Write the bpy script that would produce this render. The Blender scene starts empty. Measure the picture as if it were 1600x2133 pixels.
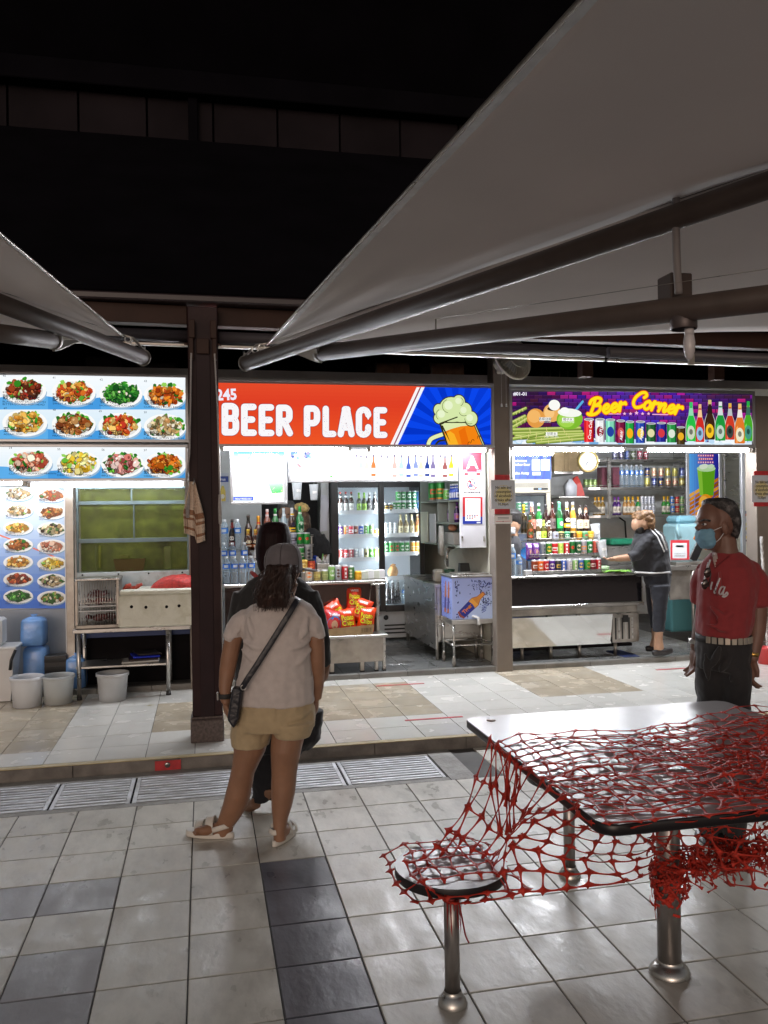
import bpy, math, random
from math import sin, cos, pi, radians, hypot, atan2
from mathutils import Vector, Matrix, noise

# camera, sky, exposure
scene = bpy.context.scene
COL = scene.collection
CAM_H, CAM_YAW, CAM_ROLL, CAM_F = 1.576, 0.212695, 0.013674, 1743.48
cam = bpy.data.cameras.new('camera')
cam_ob = bpy.data.objects.new('camera', cam)
COL.objects.link(cam_ob)
_F = Vector((sin(CAM_YAW), cos(CAM_YAW), 0)); _R = Vector((cos(CAM_YAW), -sin(CAM_YAW), 0)); _U = Vector((0, 0, 1))
_R2 = _R * cos(CAM_ROLL) - _U * sin(CAM_ROLL); _U2 = _R * sin(CAM_ROLL) + _U * cos(CAM_ROLL)
_m = Matrix((_R2, _U2, -_F)).transposed().to_4x4(); _m.translation = (0, 0, CAM_H)
cam_ob.matrix_world = _m
cam.sensor_fit = 'HORIZONTAL'; cam.sensor_width = 36.0; cam.lens = 36.0 * CAM_F / 1600.0
cam.clip_start = 0.05; cam.clip_end = 400
scene.camera = cam_ob

world = bpy.data.worlds.new('World'); scene.world = world; world.use_nodes = True
_nt = world.node_tree; _nt.nodes.clear()
_sky = _nt.nodes.new('ShaderNodeTexSky'); _sky.sky_type = 'NISHITA'; _sky.sun_disc = False
_sky.sun_elevation = radians(4.0); _sky.sun_rotation = radians(200.0)
_sky.air_density = 1.0; _sky.dust_density = 3.0
_hs = _nt.nodes.new('ShaderNodeHueSaturation'); _hs.inputs['Saturation'].default_value = 0.35
_bg = _nt.nodes.new('ShaderNodeBackground'); _bg.inputs['Strength'].default_value = 0.16
_wo = _nt.nodes.new('ShaderNodeOutputWorld')
_mx = _nt.nodes.new('ShaderNodeMix'); _mx.data_type = 'RGBA'; _mx.blend_type = 'MULTIPLY'; _mx.inputs[0].default_value = 1.0; _mx.inputs[7].default_value = (1.0, 0.93, 0.91, 1)
_nt.links.new(_sky.outputs[0], _hs.inputs['Color']); _nt.links.new(_hs.outputs[0], _mx.inputs[6]); _nt.links.new(_mx.outputs[2], _bg.inputs[0]); _nt.links.new(_bg.outputs[0], _wo.inputs[0])
TUBE_STRENGTH = 300.0
scene.view_settings.view_transform = 'Standard'; scene.view_settings.look = 'None'
scene.view_settings.exposure = 0.0; scene.view_settings.gamma = 1.0; scene.view_settings.use_curve_mapping = False
scene.render.engine = 'CYCLES'
scene.cycles.use_denoising = True
scene.cycles.max_bounces = 7; scene.cycles.diffuse_bounces = 4; scene.cycles.glossy_bounces = 4; scene.cycles.transmission_bounces = 6
scene.cycles.transparent_max_bounces = 16
scene.cycles.sample_clamp_indirect = 6.0
scene.cycles.caustics_reflective = False; scene.cycles.caustics_refractive = False

def P(px, py, X=None, Y=None, Z=None, d=None):
    """measured point of the photograph (1600 x 2133) carried onto a plane of the place"""
    r = _F + _R2 * ((px - 800) / CAM_F) - _U2 * ((py - 1066.5) / CAM_F)
    if X is not None: t = X / r.x
    elif Y is not None: t = Y / r.y
    elif Z is not None: t = (Z - CAM_H) / r.z
    else: t = d
    return Vector((0, 0, CAM_H)) + r * t

def PX(px, Y): return P(px, 1066, Y=Y).x
RND = random.Random(7)

# colours and materials
def lin(c):
    """sRGB 0-255 -> linear"""
    o = []
    for v in c[:3]:
        v = v / 255.0
        o.append(v / 12.92 if v <= 0.04045 else ((v + 0.055) / 1.055) ** 2.4)
    return tuple(o)

MATS = {}
def mat(name, rgb=None, rough=0.5, metal=0.0, noise_amt=0.0, noise_scale=8.0, bump=0.0, bump_scale=60.0, spec=0.5, emit=None, emit_s=0.0,
        alpha=None, coat=0.0, obj_var=0.0, attr=False, stretch=None, rough_var=0.0, sheen=0.0, trans=0.0, sss=0.0, dirt=None, dirt_amt=0.0, dirt_scale=3.0):
    """procedural principled material; rgb is a LINEAR base colour"""
    if name in MATS: return MATS[name]
    m = bpy.data.materials.new(name); m.use_nodes = True; MATS[name] = m
    nt = m.node_tree; N = nt.nodes; L = nt.links
    b = N['Principled BSDF']
    b.inputs['Roughness'].default_value = rough; b.inputs['Metallic'].default_value = metal
    b.inputs['Specular IOR Level'].default_value = spec
    if coat: b.inputs['Coat Weight'].default_value = coat; b.inputs['Coat Roughness'].default_value = 0.08
    if sheen: b.inputs['Sheen Weight'].default_value = sheen
    if trans: b.inputs['Transmission Weight'].default_value = trans
    if sss:
        b.inputs['Subsurface Weight'].default_value = sss; b.inputs['Subsurface Radius'].default_value = (0.02, 0.008, 0.004); b.inputs['Subsurface Scale'].default_value = 0.3
    if attr:
        at = N.new('ShaderNodeAttribute'); at.attribute_name = 'Col'; src = at.outputs['Color']
    else:
        rg = N.new('ShaderNodeRGB'); rg.outputs[0].default_value = (*rgb, 1); src = rg.outputs[0]
    tc = N.new('ShaderNodeTexCoord'); vec = tc.outputs['Object']
    oi = None
    if obj_var or noise_amt or bump or dirt:
        oi = N.new('ShaderNodeObjectInfo')
        ad = N.new('ShaderNodeVectorMath'); ad.operation = 'MULTIPLY_ADD'
        cx = N.new('ShaderNodeCombineXYZ')
        for i in range(3): L.new(oi.outputs['Random'], cx.inputs[i])
        L.new(cx.outputs[0], ad.inputs[0]); ad.inputs[1].default_value = (37.0, 61.0, 23.0); L.new(vec, ad.inputs[2]); vec = ad.outputs[0]
        if stretch:
            mp = N.new('ShaderNodeVectorMath'); mp.operation = 'MULTIPLY'; L.new(vec, mp.inputs[0]); mp.inputs[1].default_value = stretch; vec = mp.outputs[0]
    def scaled(src, fac_out, lo, hi):
        mr = N.new('ShaderNodeMapRange'); L.new(fac_out, mr.inputs[0]); mr.inputs[3].default_value = lo; mr.inputs[4].default_value = hi
        vm = N.new('ShaderNodeVectorMath'); vm.operation = 'SCALE'; L.new(src, vm.inputs[0]); L.new(mr.outputs[0], vm.inputs['Scale'])
        return vm.outputs[0]
    if noise_amt:
        nz = N.new('ShaderNodeTexNoise'); nz.inputs['Scale'].default_value = noise_scale; nz.inputs['Detail'].default_value = 6; L.new(vec, nz.inputs['Vector'])
        mr0 = N.new('ShaderNodeMapRange'); L.new(nz.outputs['Fac'], mr0.inputs[0]); mr0.inputs[1].default_value = 0.3; mr0.inputs[2].default_value = 0.7
        src = scaled(src, mr0.outputs[0], 1 - noise_amt, 1 + noise_amt)
        if rough_var:
            mr = N.new('ShaderNodeMapRange'); L.new(nz.outputs['Fac'], mr.inputs[0]); mr.inputs[1].default_value = 0.3; mr.inputs[2].default_value = 0.7
            mr.inputs[3].default_value = max(0.02, rough - rough_var); mr.inputs[4].default_value = min(1, rough + rough_var); L.new(mr.outputs[0], b.inputs['Roughness'])
    if obj_var: src = scaled(src, oi.outputs['Random'], 1 - obj_var, 1 + obj_var)
    if dirt:
        nz = N.new('ShaderNodeTexNoise'); nz.inputs['Scale'].default_value = dirt_scale; nz.inputs['Detail'].default_value = 8; nz.inputs['Roughness'].default_value = 0.65; L.new(vec, nz.inputs['Vector'])
        mr = N.new('ShaderNodeMapRange'); L.new(nz.outputs['Fac'], mr.inputs[0]); mr.inputs[1].default_value = 0.48; mr.inputs[2].default_value = 0.72; mr.inputs[4].default_value = dirt_amt
        mx = N.new('ShaderNodeMix'); mx.data_type = 'RGBA'; L.new(mr.outputs[0], mx.inputs[0]); L.new(src, mx.inputs[6]); mx.inputs[7].default_value = (*dirt, 1); src = mx.outputs[2]
    L.new(src, b.inputs['Base Color'])
    if bump:
        nb = N.new('ShaderNodeTexNoise'); nb.inputs['Scale'].default_value = bump_scale; nb.inputs['Detail'].default_value = 5; L.new(vec, nb.inputs['Vector'])
        bp = N.new('ShaderNodeBump'); bp.inputs['Strength'].default_value = bump; bp.inputs['Distance'].default_value = 0.01; L.new(nb.outputs['Fac'], bp.inputs['Height']); L.new(bp.outputs[0], b.inputs['Normal'])
    if emit is not None:
        b.inputs['Emission Color'].default_value = (*emit, 1); b.inputs['Emission Strength'].default_value = emit_s
    if alpha is not None: b.inputs['Alpha'].default_value = alpha
    return m

def clear_mat(name, rgb, mixfac=0.25, rough=0.08):
    """thin clear plastic or glass: mostly see-through with a sharp reflection and a tint"""
    if name in MATS: return MATS[name]
    m = bpy.data.materials.new(name); m.use_nodes = True; MATS[name] = m
    nt = m.node_tree; N = nt.nodes; L = nt.links; N.clear()
    o = N.new('ShaderNodeOutputMaterial'); t = N.new('ShaderNodeBsdfTransparent'); g = N.new('ShaderNodeBsdfPrincipled')
    g.inputs['Base Color'].default_value = (*rgb, 1); g.inputs['Roughness'].default_value = rough
    lw = N.new('ShaderNodeLayerWeight'); lw.inputs['Blend'].default_value = 0.35
    mr = N.new('ShaderNodeMapRange'); L.new(lw.outputs['Facing'], mr.inputs[0]); mr.inputs[3].default_value = mixfac; mr.inputs[4].default_value = min(1.0, mixfac + 0.55)
    mx = N.new('ShaderNodeMixShader'); L.new(mr.outputs[0], mx.inputs[0]); L.new(t.outputs[0], mx.inputs[1]); L.new(g.outputs[0], mx.inputs[2])
    t.inputs['Color'].default_value = (0.96, 0.97, 0.98, 1)
    L.new(mx.outputs[0], o.inputs['Surface'])
    return m

def add_translucency(m, c, f):
    nt = m.node_tree; N = nt.nodes; L = nt.links; t = N.new('ShaderNodeBsdfTranslucent'); t.inputs[0].default_value = (*c, 1); mx = N.new('ShaderNodeMixShader'); mx.inputs[0].default_value = f
    L.new(N['Principled BSDF'].outputs[0], mx.inputs[1]); L.new(t.outputs[0], mx.inputs[2]); L.new(mx.outputs[0], N['Material Output'].inputs[0])
def glow_mat(name, rgb=None, s=1.0, sample=True, attr=False):
    if name in MATS: return MATS[name]
    m = bpy.data.materials.new(name); m.use_nodes = True; MATS[name] = m
    nt = m.node_tree; N = nt.nodes; L = nt.links; N.clear()
    o = N.new('ShaderNodeOutputMaterial'); e = N.new('ShaderNodeEmission'); e.inputs['Strength'].default_value = s
    if attr:
        at = N.new('ShaderNodeAttribute'); at.attribute_name = 'Col'; L.new(at.outputs['Color'], e.inputs['Color'])
    else: e.inputs['Color'].default_value = (*rgb, 1)
    L.new(e.outputs[0], o.inputs['Surface'])
    m.cycles.emission_sampling = 'FRONT_BACK' if sample else 'NONE'
    return m

# mesh builder
class MB:
    def __init__(s): s.v = []; s.f = []; s.mi = []; s.sm = []; s.c = []; s.m = 0; s.col = (0.5, 0.5, 0.5); s.smooth = False
    def add(s, vs, fs, smooth=None, col=None):
        n = len(s.v); s.v += [tuple(v) for v in vs]
        for f in fs:
            s.f.append(tuple(i + n for i in f)); s.mi.append(s.m); s.sm.append(s.smooth if smooth is None else smooth); s.c.append(col or s.col)
        return s
    def quad(s, a, b, c, d, col=None): return s.add((a, b, c, d), ((0, 1, 2, 3),), False, col)
    def box(s, x0, x1, y0, y1, z0, z1, b=0.0, M=None):
        if b <= 0:
            vs = [(x, y, z) for x in (x0, x1) for y in (y0, y1) for z in (z0, z1)]
            fs = [(0, 1, 3, 2), (4, 6, 7, 5), (0, 4, 5, 1), (2, 3, 7, 6), (0, 2, 6, 4), (1, 5, 7, 3)]
        else:
            b = min(b, (x1 - x0) * .45, (y1 - y0) * .45, (z1 - z0) * .45)
            vs = []; idx = {}
            for i, (x, sx) in enumerate(((x0, 1), (x1, -1))):
                for j, (y, sy) in enumerate(((y0, 1), (y1, -1))):
                    for k, (z, sz) in enumerate(((z0, 1), (z1, -1))):
                        for a in range(3):
                            idx[i, j, k, a] = len(vs)
                            vs.append((x + (0 if a == 0 else sx * b), y + (0 if a == 1 else sy * b), z + (0 if a == 2 else sz * b)))
            fs = []
            for i in (0, 1):
                q = [idx[i, 0, 0, 0], idx[i, 1, 0, 0], idx[i, 1, 1, 0], idx[i, 0, 1, 0]]; fs.append(q if i else q[::-1])
                q = [idx[0, i, 0, 1], idx[1, i, 0, 1], idx[1, i, 1, 1], idx[0, i, 1, 1]]; fs.append(q[::-1] if i else q)
                q = [idx[0, 0, i, 2], idx[1, 0, i, 2], idx[1, 1, i, 2], idx[0, 1, i, 2]]; fs.append(q if i else q[::-1])
            for i in (0, 1):
                for j in (0, 1):
                    fs.append([idx[0, i, j, 1], idx[1, i, j, 1], idx[1, i, j, 2], idx[0, i, j, 2]])
                    fs.append([idx[i, 0, j, 0], idx[i, 1, j, 0], idx[i, 1, j, 2], idx[i, 0, j, 2]])
                    fs.append([idx[i, j, 0, 0], idx[i, j, 1, 0], idx[i, j, 1, 1], idx[i, j, 0, 1]])
                    for k in (0, 1): fs.append([idx[i, j, k, 0], idx[i, j, k, 1], idx[i, j, k, 2]])
            c = Vector(((x0 + x1) / 2, (y0 + y1) / 2, (z0 + z1) / 2)); out = []
            for f in fs:
                p = [Vector(vs[i]) for i in f]; n = (p[1] - p[0]).cross(p[2] - p[0]); cc = sum(p, Vector()) / len(p)
                out.append(tuple(f) if n.dot(cc - c) > 0 else tuple(f[::-1]))
            fs = out
        if M is not None: vs = [M @ Vector(v) for v in vs]
        return s.add(vs, fs, False)
    def loft(s, rings, cap0=True, cap1=True, closed=True, smooth=True, cols=None):
        """rings: lists of points, all the same length"""
        n = len(rings[0]); base = len(s.v)
        for r in rings: s.v += [tuple(p) for p in r]
        for i in range(len(rings) - 1):
            for j in range(n if closed else n - 1):
                k = (j + 1) % n
                s.f.append((base + i * n + j, base + i * n + k, base + (i + 1) * n + k, base + (i + 1) * n + j)); s.mi.append(s.m); s.sm.append(smooth); s.c.append(cols[i] if cols else s.col)
        if cap0: s.f.append(tuple(base + j for j in range(n))[::-1]); s.mi.append(s.m); s.sm.append(False); s.c.append(cols[0] if cols else s.col)
        if cap1: s.f.append(tuple(base + (len(rings) - 1) * n + j for j in range(n))); s.mi.append(s.m); s.sm.append(False); s.c.append(cols[-1] if cols else s.col)
        return s
    def lathe(s, prof, c=(0, 0, 0), n=16, cap0=True, cap1=True, cols=None, smooth=True, M=None):
        rings = []
        for r, z in prof:
            ring = [Vector((c[0] + r * cos(2 * pi * j / n), c[1] + r * sin(2 * pi * j / n), c[2] + z)) for j in range(n)]
            rings.append([M @ p for p in ring] if M is not None else ring)
        return s.loft(rings, cap0, cap1, True, smooth, cols)
    def tube(s, path, r, n=8, cap=True, smooth=True, flat=1.0, up=None):
        path = [Vector(p) for p in path]; rr = r if isinstance(r, (list, tuple)) else [r] * len(path); rings = []
        prev = None
        for i, p in enumerate(path):
            t = (path[min(i + 1, len(path) - 1)] - path[max(i - 1, 0)])
            if t.length < 1e-9: t = Vector((0, 0, 1))
            t.normalize()
            if prev is None:
                a = Vector(up) if up is not None else (Vector((0, 0, 1)) if abs(t.z) < 0.9 else Vector((1, 0, 0)))
                e1 = (a - t * a.dot(t)).normalized()
            else: e1 = (prev - t * prev.dot(t)).normalized()
            prev = e1; e2 = t.cross(e1)
            rings.append([p + e1 * (rr[i] * flat * cos(2 * pi * j / n)) + e2 * (rr[i] * sin(2 * pi * j / n)) for j in range(n)])
        return s.loft(rings, cap, cap, True, smooth)
    def cyl(s, a, b, r, n=12, r2=None, smooth=True): return s.tube([a, b], [r, r if r2 is None else r2], n, True, smooth)
    def ell(s, c, r, n=14, m=8, M=None, col=None):
        vs = []; fs = []
        for i in range(m + 1):
            th = pi * i / m
            for j in range(n):
                ph = 2 * pi * j / n
                p = Vector((r[0] * sin(th) * cos(ph), r[1] * sin(th) * sin(ph), r[2] * cos(th)))
                if M is not None: p = M @ p
                vs.append(Vector(c) + p)
        for i in range(m):
            for j in range(n):
                k = (j + 1) % n; fs.append((i * n + j, (i + 1) * n + j, (i + 1) * n + k, i * n + k))
        return s.add(vs, fs, True, col)
    def prism(s, poly, y0, y1, smooth=False):
        """poly in (x, z), extruded along y"""
        n = len(poly); vs = [(p[0], y0, p[1]) for p in poly] + [(p[0], y1, p[1]) for p in poly]
        fs = [tuple(range(n)), tuple(range(2 * n - 1, n - 1, -1))] + [(j, (j + 1) % n + 0, (j + 1) % n + n, j + n)[::-1] for j in range(n)]
        return s.add(vs, fs, smooth)
    def mesh(s, name, mats):
        me = bpy.data.meshes.new(name); me.from_pydata(s.v, [], s.f)
        ms = mats if isinstance(mats, (list, tuple)) else [mats]
        for m in ms: me.materials.append(m)
        me.polygons.foreach_set('material_index', s.mi); me.polygons.foreach_set('use_smooth', s.sm)
        a = me.color_attributes.new('Col', 'FLOAT_COLOR', 'CORNER')
        buf = []
        for f, c in zip(s.f, s.c): buf += [c[0], c[1], c[2], 1.0] * len(f)
        a.data.foreach_set('color', buf)
        me.update(); return me
    def build(s, name, mats, parent=None, loc=None, kind=None, label=None):
        o = bpy.data.objects.new(name, s.mesh(name, mats)); COL.objects.link(o)
        if parent is not None: o.parent = parent
        if loc is not None: o.location = loc
        if kind: o['kind'] = kind
        if label: o['label'] = label
        return o

def tag(o, label, cat, group=None, kind='thing'):
    o['label'] = label; o['category'] = cat; o['kind'] = kind
    if group: o['group'] = group
    return o
def thing(name, label, cat, loc=(0, 0, 0), rz=0.0, group=None):
    o = bpy.data.objects.new(name, None); COL.objects.link(o); o.location = loc; o.rotation_euler = (0, 0, rz); o.empty_display_size = 0.1
    return tag(o, label, cat, group)
def struct(name, mb, mats, parent=None):
    o = mb.build(name, mats, parent)
    o['kind'] = 'structure'
    return o
def link_mesh(name, me, parent=None, loc=(0, 0, 0), rot=None, scale=None):
    o = bpy.data.objects.new(name, me); COL.objects.link(o)
    if parent is not None: o.parent = parent
    o.location = loc
    if rot: o.rotation_euler = rot
    if scale: o.scale = scale
    return o
ORD = ['first', 'second', 'third', 'fourth', 'fifth', 'sixth', 'seventh', 'eighth', 'ninth', 'tenth', 'eleventh', 'twelfth', 'thirteenth', 'fourteenth', 'fifteenth', 'sixteenth', 'seventeenth', 'eighteenth', 'nineteenth', 'twentieth']

# flat print (posters, sign faces, lettering)
_TXT = {}
def text_polys(body, bold=0.0, res=2):
    k = (body, bold, res)
    if k not in _TXT:
        cu = bpy.data.curves.new('lettering', 'FONT'); cu.body = body; cu.size = 1.0; cu.resolution_u = res; cu.offset = bold
        ob = bpy.data.objects.new('lettering', cu); me = ob.to_mesh()
        vs = [(v.co.x, v.co.y) for v in me.vertices]; fs = [tuple(p.vertices) for p in me.polygons]
        ob.to_mesh_clear(); bpy.data.objects.remove(ob); bpy.data.curves.remove(cu)
        x0 = min((v[0] for v in vs), default=0); x1 = max((v[0] for v in vs), default=1)
        _TXT[k] = (vs, fs, x0, x1)
    return _TXT[k]

class Print:
    """flat artwork in (u, v) metres on a panel: origin o, u to the right, v up, n towards the viewer"""
    def __init__(s, o, u=(1, 0, 0), v=(0, 0, 1), step=0.0004, seed=1):
        s.o = Vector(o); s.u = Vector(u).normalized(); s.vv = Vector(v).normalized(); s.n = s.u.cross(s.vv); s.step = step; s.mb = MB(); s.L = 1.0; s.r = random.Random(seed)
    def p(s, x, y, dz=0.0): return s.o + s.u * x + s.vv * y + s.n * ((s.L + dz) * s.step)
    def poly(s, pts, col, dz=0.0, raw=False):
        s.mb.add([s.p(x, y, dz) for x, y in pts], [tuple(range(len(pts)))], False, col if raw else lin(col)); return s
    def rect(s, x0, y0, x1, y1, col, dz=0.0): return s.poly(((x0, y0), (x1, y0), (x1, y1), (x0, y1)), col, dz)
    def grad(s, x0, y0, x1, y1, c0, c1, n=10, horiz=False):
        for i in range(n):
            t = (i + .5) / n; c = tuple(a + (b - a) * t for a, b in zip(c0, c1)); a = i / n; b = (i + 1) / n
            if horiz: s.rect(x0 + (x1 - x0) * a, y0, x0 + (x1 - x0) * b, y1, c)
            else: s.rect(x0, y0 + (y1 - y0) * a, x1, y0 + (y1 - y0) * b, c)
        return s
    def ell(s, x, y, rx, ry, col, dz=0.0, n=18, rot=0.0, jit=0.0):
        ca, sa = cos(rot), sin(rot); pts = []
        for i in range(n):
            a = 2 * pi * i / n; k = 1 + (s.r.uniform(-jit, jit) if jit else 0)
            ex, ey = rx * k * cos(a), ry * k * sin(a); pts.append((x + ex * ca - ey * sa, y + ex * sa + ey * ca))
        return s.poly(pts, col, dz)
    def stroke(s, path, w, col, dz=0.0, cap=True):
        path = [Vector((a, b)) for a, b in path]; ws = w if isinstance(w, (list, tuple)) else [w] * len(path); Lp = []; Rp = []
        for i, q in enumerate(path):
            t = path[min(i + 1, len(path) - 1)] - path[max(i - 1, 0)]
            t = t.normalized() if t.length > 1e-9 else Vector((1, 0)); nn = Vector((-t.y, t.x)) * ws[i] / 2; Lp.append(q + nn); Rp.append(q - nn)
        for i in range(len(path) - 1): s.poly([Rp[i], Rp[i + 1], Lp[i + 1], Lp[i]], col, dz)
        if cap:
            s.ell(path[0].x, path[0].y, ws[0] / 2, ws[0] / 2, col, dz, 10); s.ell(path[-1].x, path[-1].y, ws[-1] / 2, ws[-1] / 2, col, dz, 10)
        return s
    def text(s, x, y, h, body, col, bold=0.0, sx=1.0, dz=0.0, align='l', rot=0.0, shear=0.0, res=2, width=None):
        vs, fs, x0, x1 = text_polys(body, bold, res); k = h / 0.73
        if width: sx = width / max(1e-6, (x1 - x0) * k)
        off = {'l': x0, 'c': (x0 + x1) / 2, 'r': x1}[align]; ca, sa = cos(rot), sin(rot); out = []
        for a, b in vs:
            a2 = (a - off + shear * b) * k * sx; b2 = b * k; out.append(s.p(x + a2 * ca - b2 * sa, y + a2 * sa + b2 * ca, dz))
        s.mb.add(out, fs, False, lin(col)); return s
    def build(s, name, m, parent=None, **k): return s.mb.build(name, m, parent, **k)
# heights and lines of the place
ZP, ZS, YK, YS = 0.075, 0.12, 5.34, 7.43
TX0, TY0, TILE = -0.972, 3.82, 0.30

M_grout = mat('grout', (0.10, 0.095, 0.09), 0.8, noise_amt=.3, noise_scale=5)
M_tile_l = mat('slate_tile_light', (0.57, 0.545, 0.485), 0.36, spec=.42, noise_amt=.14, noise_scale=7, bump=.22, bump_scale=20, obj_var=.09, rough_var=.12, stretch=(1.6, .8, 1), dirt=(.17, .15, .13), dirt_amt=.4, dirt_scale=5)
M_tile_m = mat('slate_tile_mid', (0.25, 0.24, 0.255), 0.36, spec=.4, noise_amt=.16, noise_scale=7, bump=.22, bump_scale=20, obj_var=.08, rough_var=.12, stretch=(1.6, .8, 1))
M_tile_d = mat('slate_tile_dark', (0.105, 0.105, 0.125), 0.36, spec=.38, noise_amt=.2, noise_scale=7, bump=.22, bump_scale=20, obj_var=.1, rough_var=.1, stretch=(1.6, .8, 1))
M_tile_w = mat('white_floor_tile', (0.66, 0.65, 0.61), 0.22, noise_amt=.06, noise_scale=5, bump=.05, bump_scale=14, obj_var=.07, rough_var=.08, dirt=(.22, .2, .17), dirt_amt=.30, dirt_scale=5)
M_tile_b = mat('beige_floor_tile', (0.43, 0.37, 0.28), 0.24, noise_amt=.10, noise_scale=5, bump=.05, bump_scale=14, obj_var=.07, rough_var=.08, dirt=(.6, .58, .52), dirt_amt=.35, dirt_scale=4)
M_tile_s = mat('stall_floor_tile', (0.22, 0.225, 0.22), 0.16, noise_amt=.12, noise_scale=6, bump=.08, bump_scale=15, obj_var=.06, rough_var=.08, dirt=(.08, .08, .08), dirt_amt=.5, dirt_scale=3)
M_conc = mat('concrete_kerb', (0.17, 0.155, 0.14), 0.75, noise_amt=.3, noise_scale=9, bump=.4, bump_scale=50, dirt=(.05, .045, .04), dirt_amt=.5, dirt_scale=5)
M_conc_l = mat('pale_concrete', (0.33, 0.32, 0.30), 0.7, noise_amt=.22, noise_scale=10, bump=.4, bump_scale=60, dirt=(.14, .12, .1), dirt_amt=.5, dirt_scale=6)
M_yellow = mat('yellow_nosing', (0.46, 0.37, 0.20), 0.5, noise_amt=.2, noise_scale=12, dirt=(.3, .26, .18), dirt_amt=.5)
M_redtape = mat('red_tape', (0.42, 0.02, 0.025), 0.5, noise_amt=.25, noise_scale=20)
M_steel = mat('stainless_steel', (0.50, 0.49, 0.47), 0.30, metal=.9, noise_amt=.10, noise_scale=6, bump=.012, bump_scale=6, rough_var=.06, stretch=(1, 1, 3))
M_steel_mirror = mat('polished_steel', (0.58, 0.57, 0.55), 0.09, metal=1.0, noise_amt=.05, noise_scale=3, bump=.10, bump_scale=3.0)
M_steel_dark = mat('worn_steel', (0.36, 0.34, 0.31), 0.38, metal=.85, noise_amt=.25, noise_scale=7, rough_var=.12, dirt=(.12, .1, .08), dirt_amt=.5)
M_alu = mat('aluminium_frame', (0.42, 0.43, 0.45), 0.35, metal=.6, noise_amt=.08)
M_maroon = mat('dark_maroon_paint', (0.020, 0.007, 0.008), 0.5, spec=.2, noise_amt=.25, noise_scale=6, bump=.1, bump_scale=40, dirt=(.04, .025, .022), dirt_amt=.3)
M_brown = mat('brown_beam_paint', (0.034, 0.016, 0.011), 0.55, spec=.2, noise_amt=.2, noise_scale=5)
M_wall = mat('white_wall_tile', (0.74, 0.76, 0.76), 0.35, noise_amt=.07, noise_scale=4, dirt=(.3, .3, .26), dirt_amt=.35)
M_wall_cream = mat('cream_wall', (0.62, 0.60, 0.50), 0.45, noise_amt=.08, noise_scale=4, dirt=(.3, .27, .2), dirt_amt=.35)
M_pillar = mat('taupe_pillar_paint', (0.20, 0.17, 0.145), 0.5, noise_amt=.08, noise_scale=5, bump=.05, dirt=(.1, .08, .07), dirt_amt=.3)
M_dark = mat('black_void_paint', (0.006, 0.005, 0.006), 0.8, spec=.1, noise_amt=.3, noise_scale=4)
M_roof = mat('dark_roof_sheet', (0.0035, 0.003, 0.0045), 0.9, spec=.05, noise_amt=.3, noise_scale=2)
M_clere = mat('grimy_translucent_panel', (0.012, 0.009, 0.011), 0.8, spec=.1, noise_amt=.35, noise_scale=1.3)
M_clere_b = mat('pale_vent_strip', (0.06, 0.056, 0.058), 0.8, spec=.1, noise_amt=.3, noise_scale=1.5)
M_white = mat('white_plastic', (0.68, 0.69, 0.70), 0.35, noise_amt=.04)
M_white_d = mat('aged_white_plastic', (0.50, 0.48, 0.42), 0.4, noise_amt=.12, noise_scale=8, dirt=(.25, .22, .15), dirt_amt=.4)
M_black = mat('black_plastic', (0.015, 0.015, 0.016), 0.35)
M_rubber = mat('black_rubber', (0.02, 0.02, 0.02), 0.7)
M_print = mat('printed_sheet', attr=True, rough=0.4, spec=0.4)
M_glow_tube = glow_mat('lit_tube_glass', (0.93, 0.95, 1.0), TUBE_STRENGTH)
M_lit1 = glow_mat('backlit_print', attr=True, s=1.0, sample=False)
M_lit2 = glow_mat('bright_backlit_print', attr=True, s=1.9, sample=True)

# ground, platform, stall floor
g = MB(); g.box(-40, 44, -40, YK, -0.30, -0.006); ground = struct('ground', g, M_grout)
g = MB(); g.box(-14, 16, YK + 0.012, YS + 0.02, -0.28, ZP - 0.006); platform = struct('pavement', g, M_grout)
g = MB(); g.box(-14, 16, YS + 0.012, 10.8, -0.27, ZS - 0.006); stall_floor = struct('stall_floor', g, M_grout)
g = MB(); g.box(-60, 60, 10.9, 70, -0.31, -0.02); struct('back_ground', g, M_dark)

def tile_mesh(w, d, m, t=0.012, b=0.0022):
    q = MB().box(-w / 2, w / 2, -d / 2, d / 2, -t, 0, b); return q.mesh('tile', m)
gap = 0.0055
TL, TM, TD = (tile_mesh(TILE - gap, TILE - gap, m) for m in (M_tile_l, M_tile_m, M_tile_d))
tr = random.Random(3)
def lay(name, me, parent, x, y, z):
    o = link_mesh(name, me, parent, (x, y, z + tr.uniform(-.0007, .0003)), (tr.uniform(-.0012, .0012), tr.uniform(-.0012, .0012), 0)); return o
mid = {(0, 0), (1, 0), (1, 2), (1, 3), (0, 3), (0, 4), (1, 4), (-1, 2), (-1, 3), (2, 5)}
for c in range(-2, 13):
    for r in range(-5, 9):
        y = TY0 - TILE * (r + .5); x = TX0 + TILE * (c + .5)
        dpt = x * sin(CAM_YAW) + y * cos(CAM_YAW)
        if dpt < 1.9 or (y > 4.72 and x < 1.6) or y > 5.3: continue
        lat = x * cos(CAM_YAW) - y * sin(CAM_YAW)
        if abs(lat) > dpt * .46 + .35: continue
        lay('tile', TD if (c == 4 and r >= 0) else (TM if (c, r) in mid else TL), ground, x, y, 0)
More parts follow.
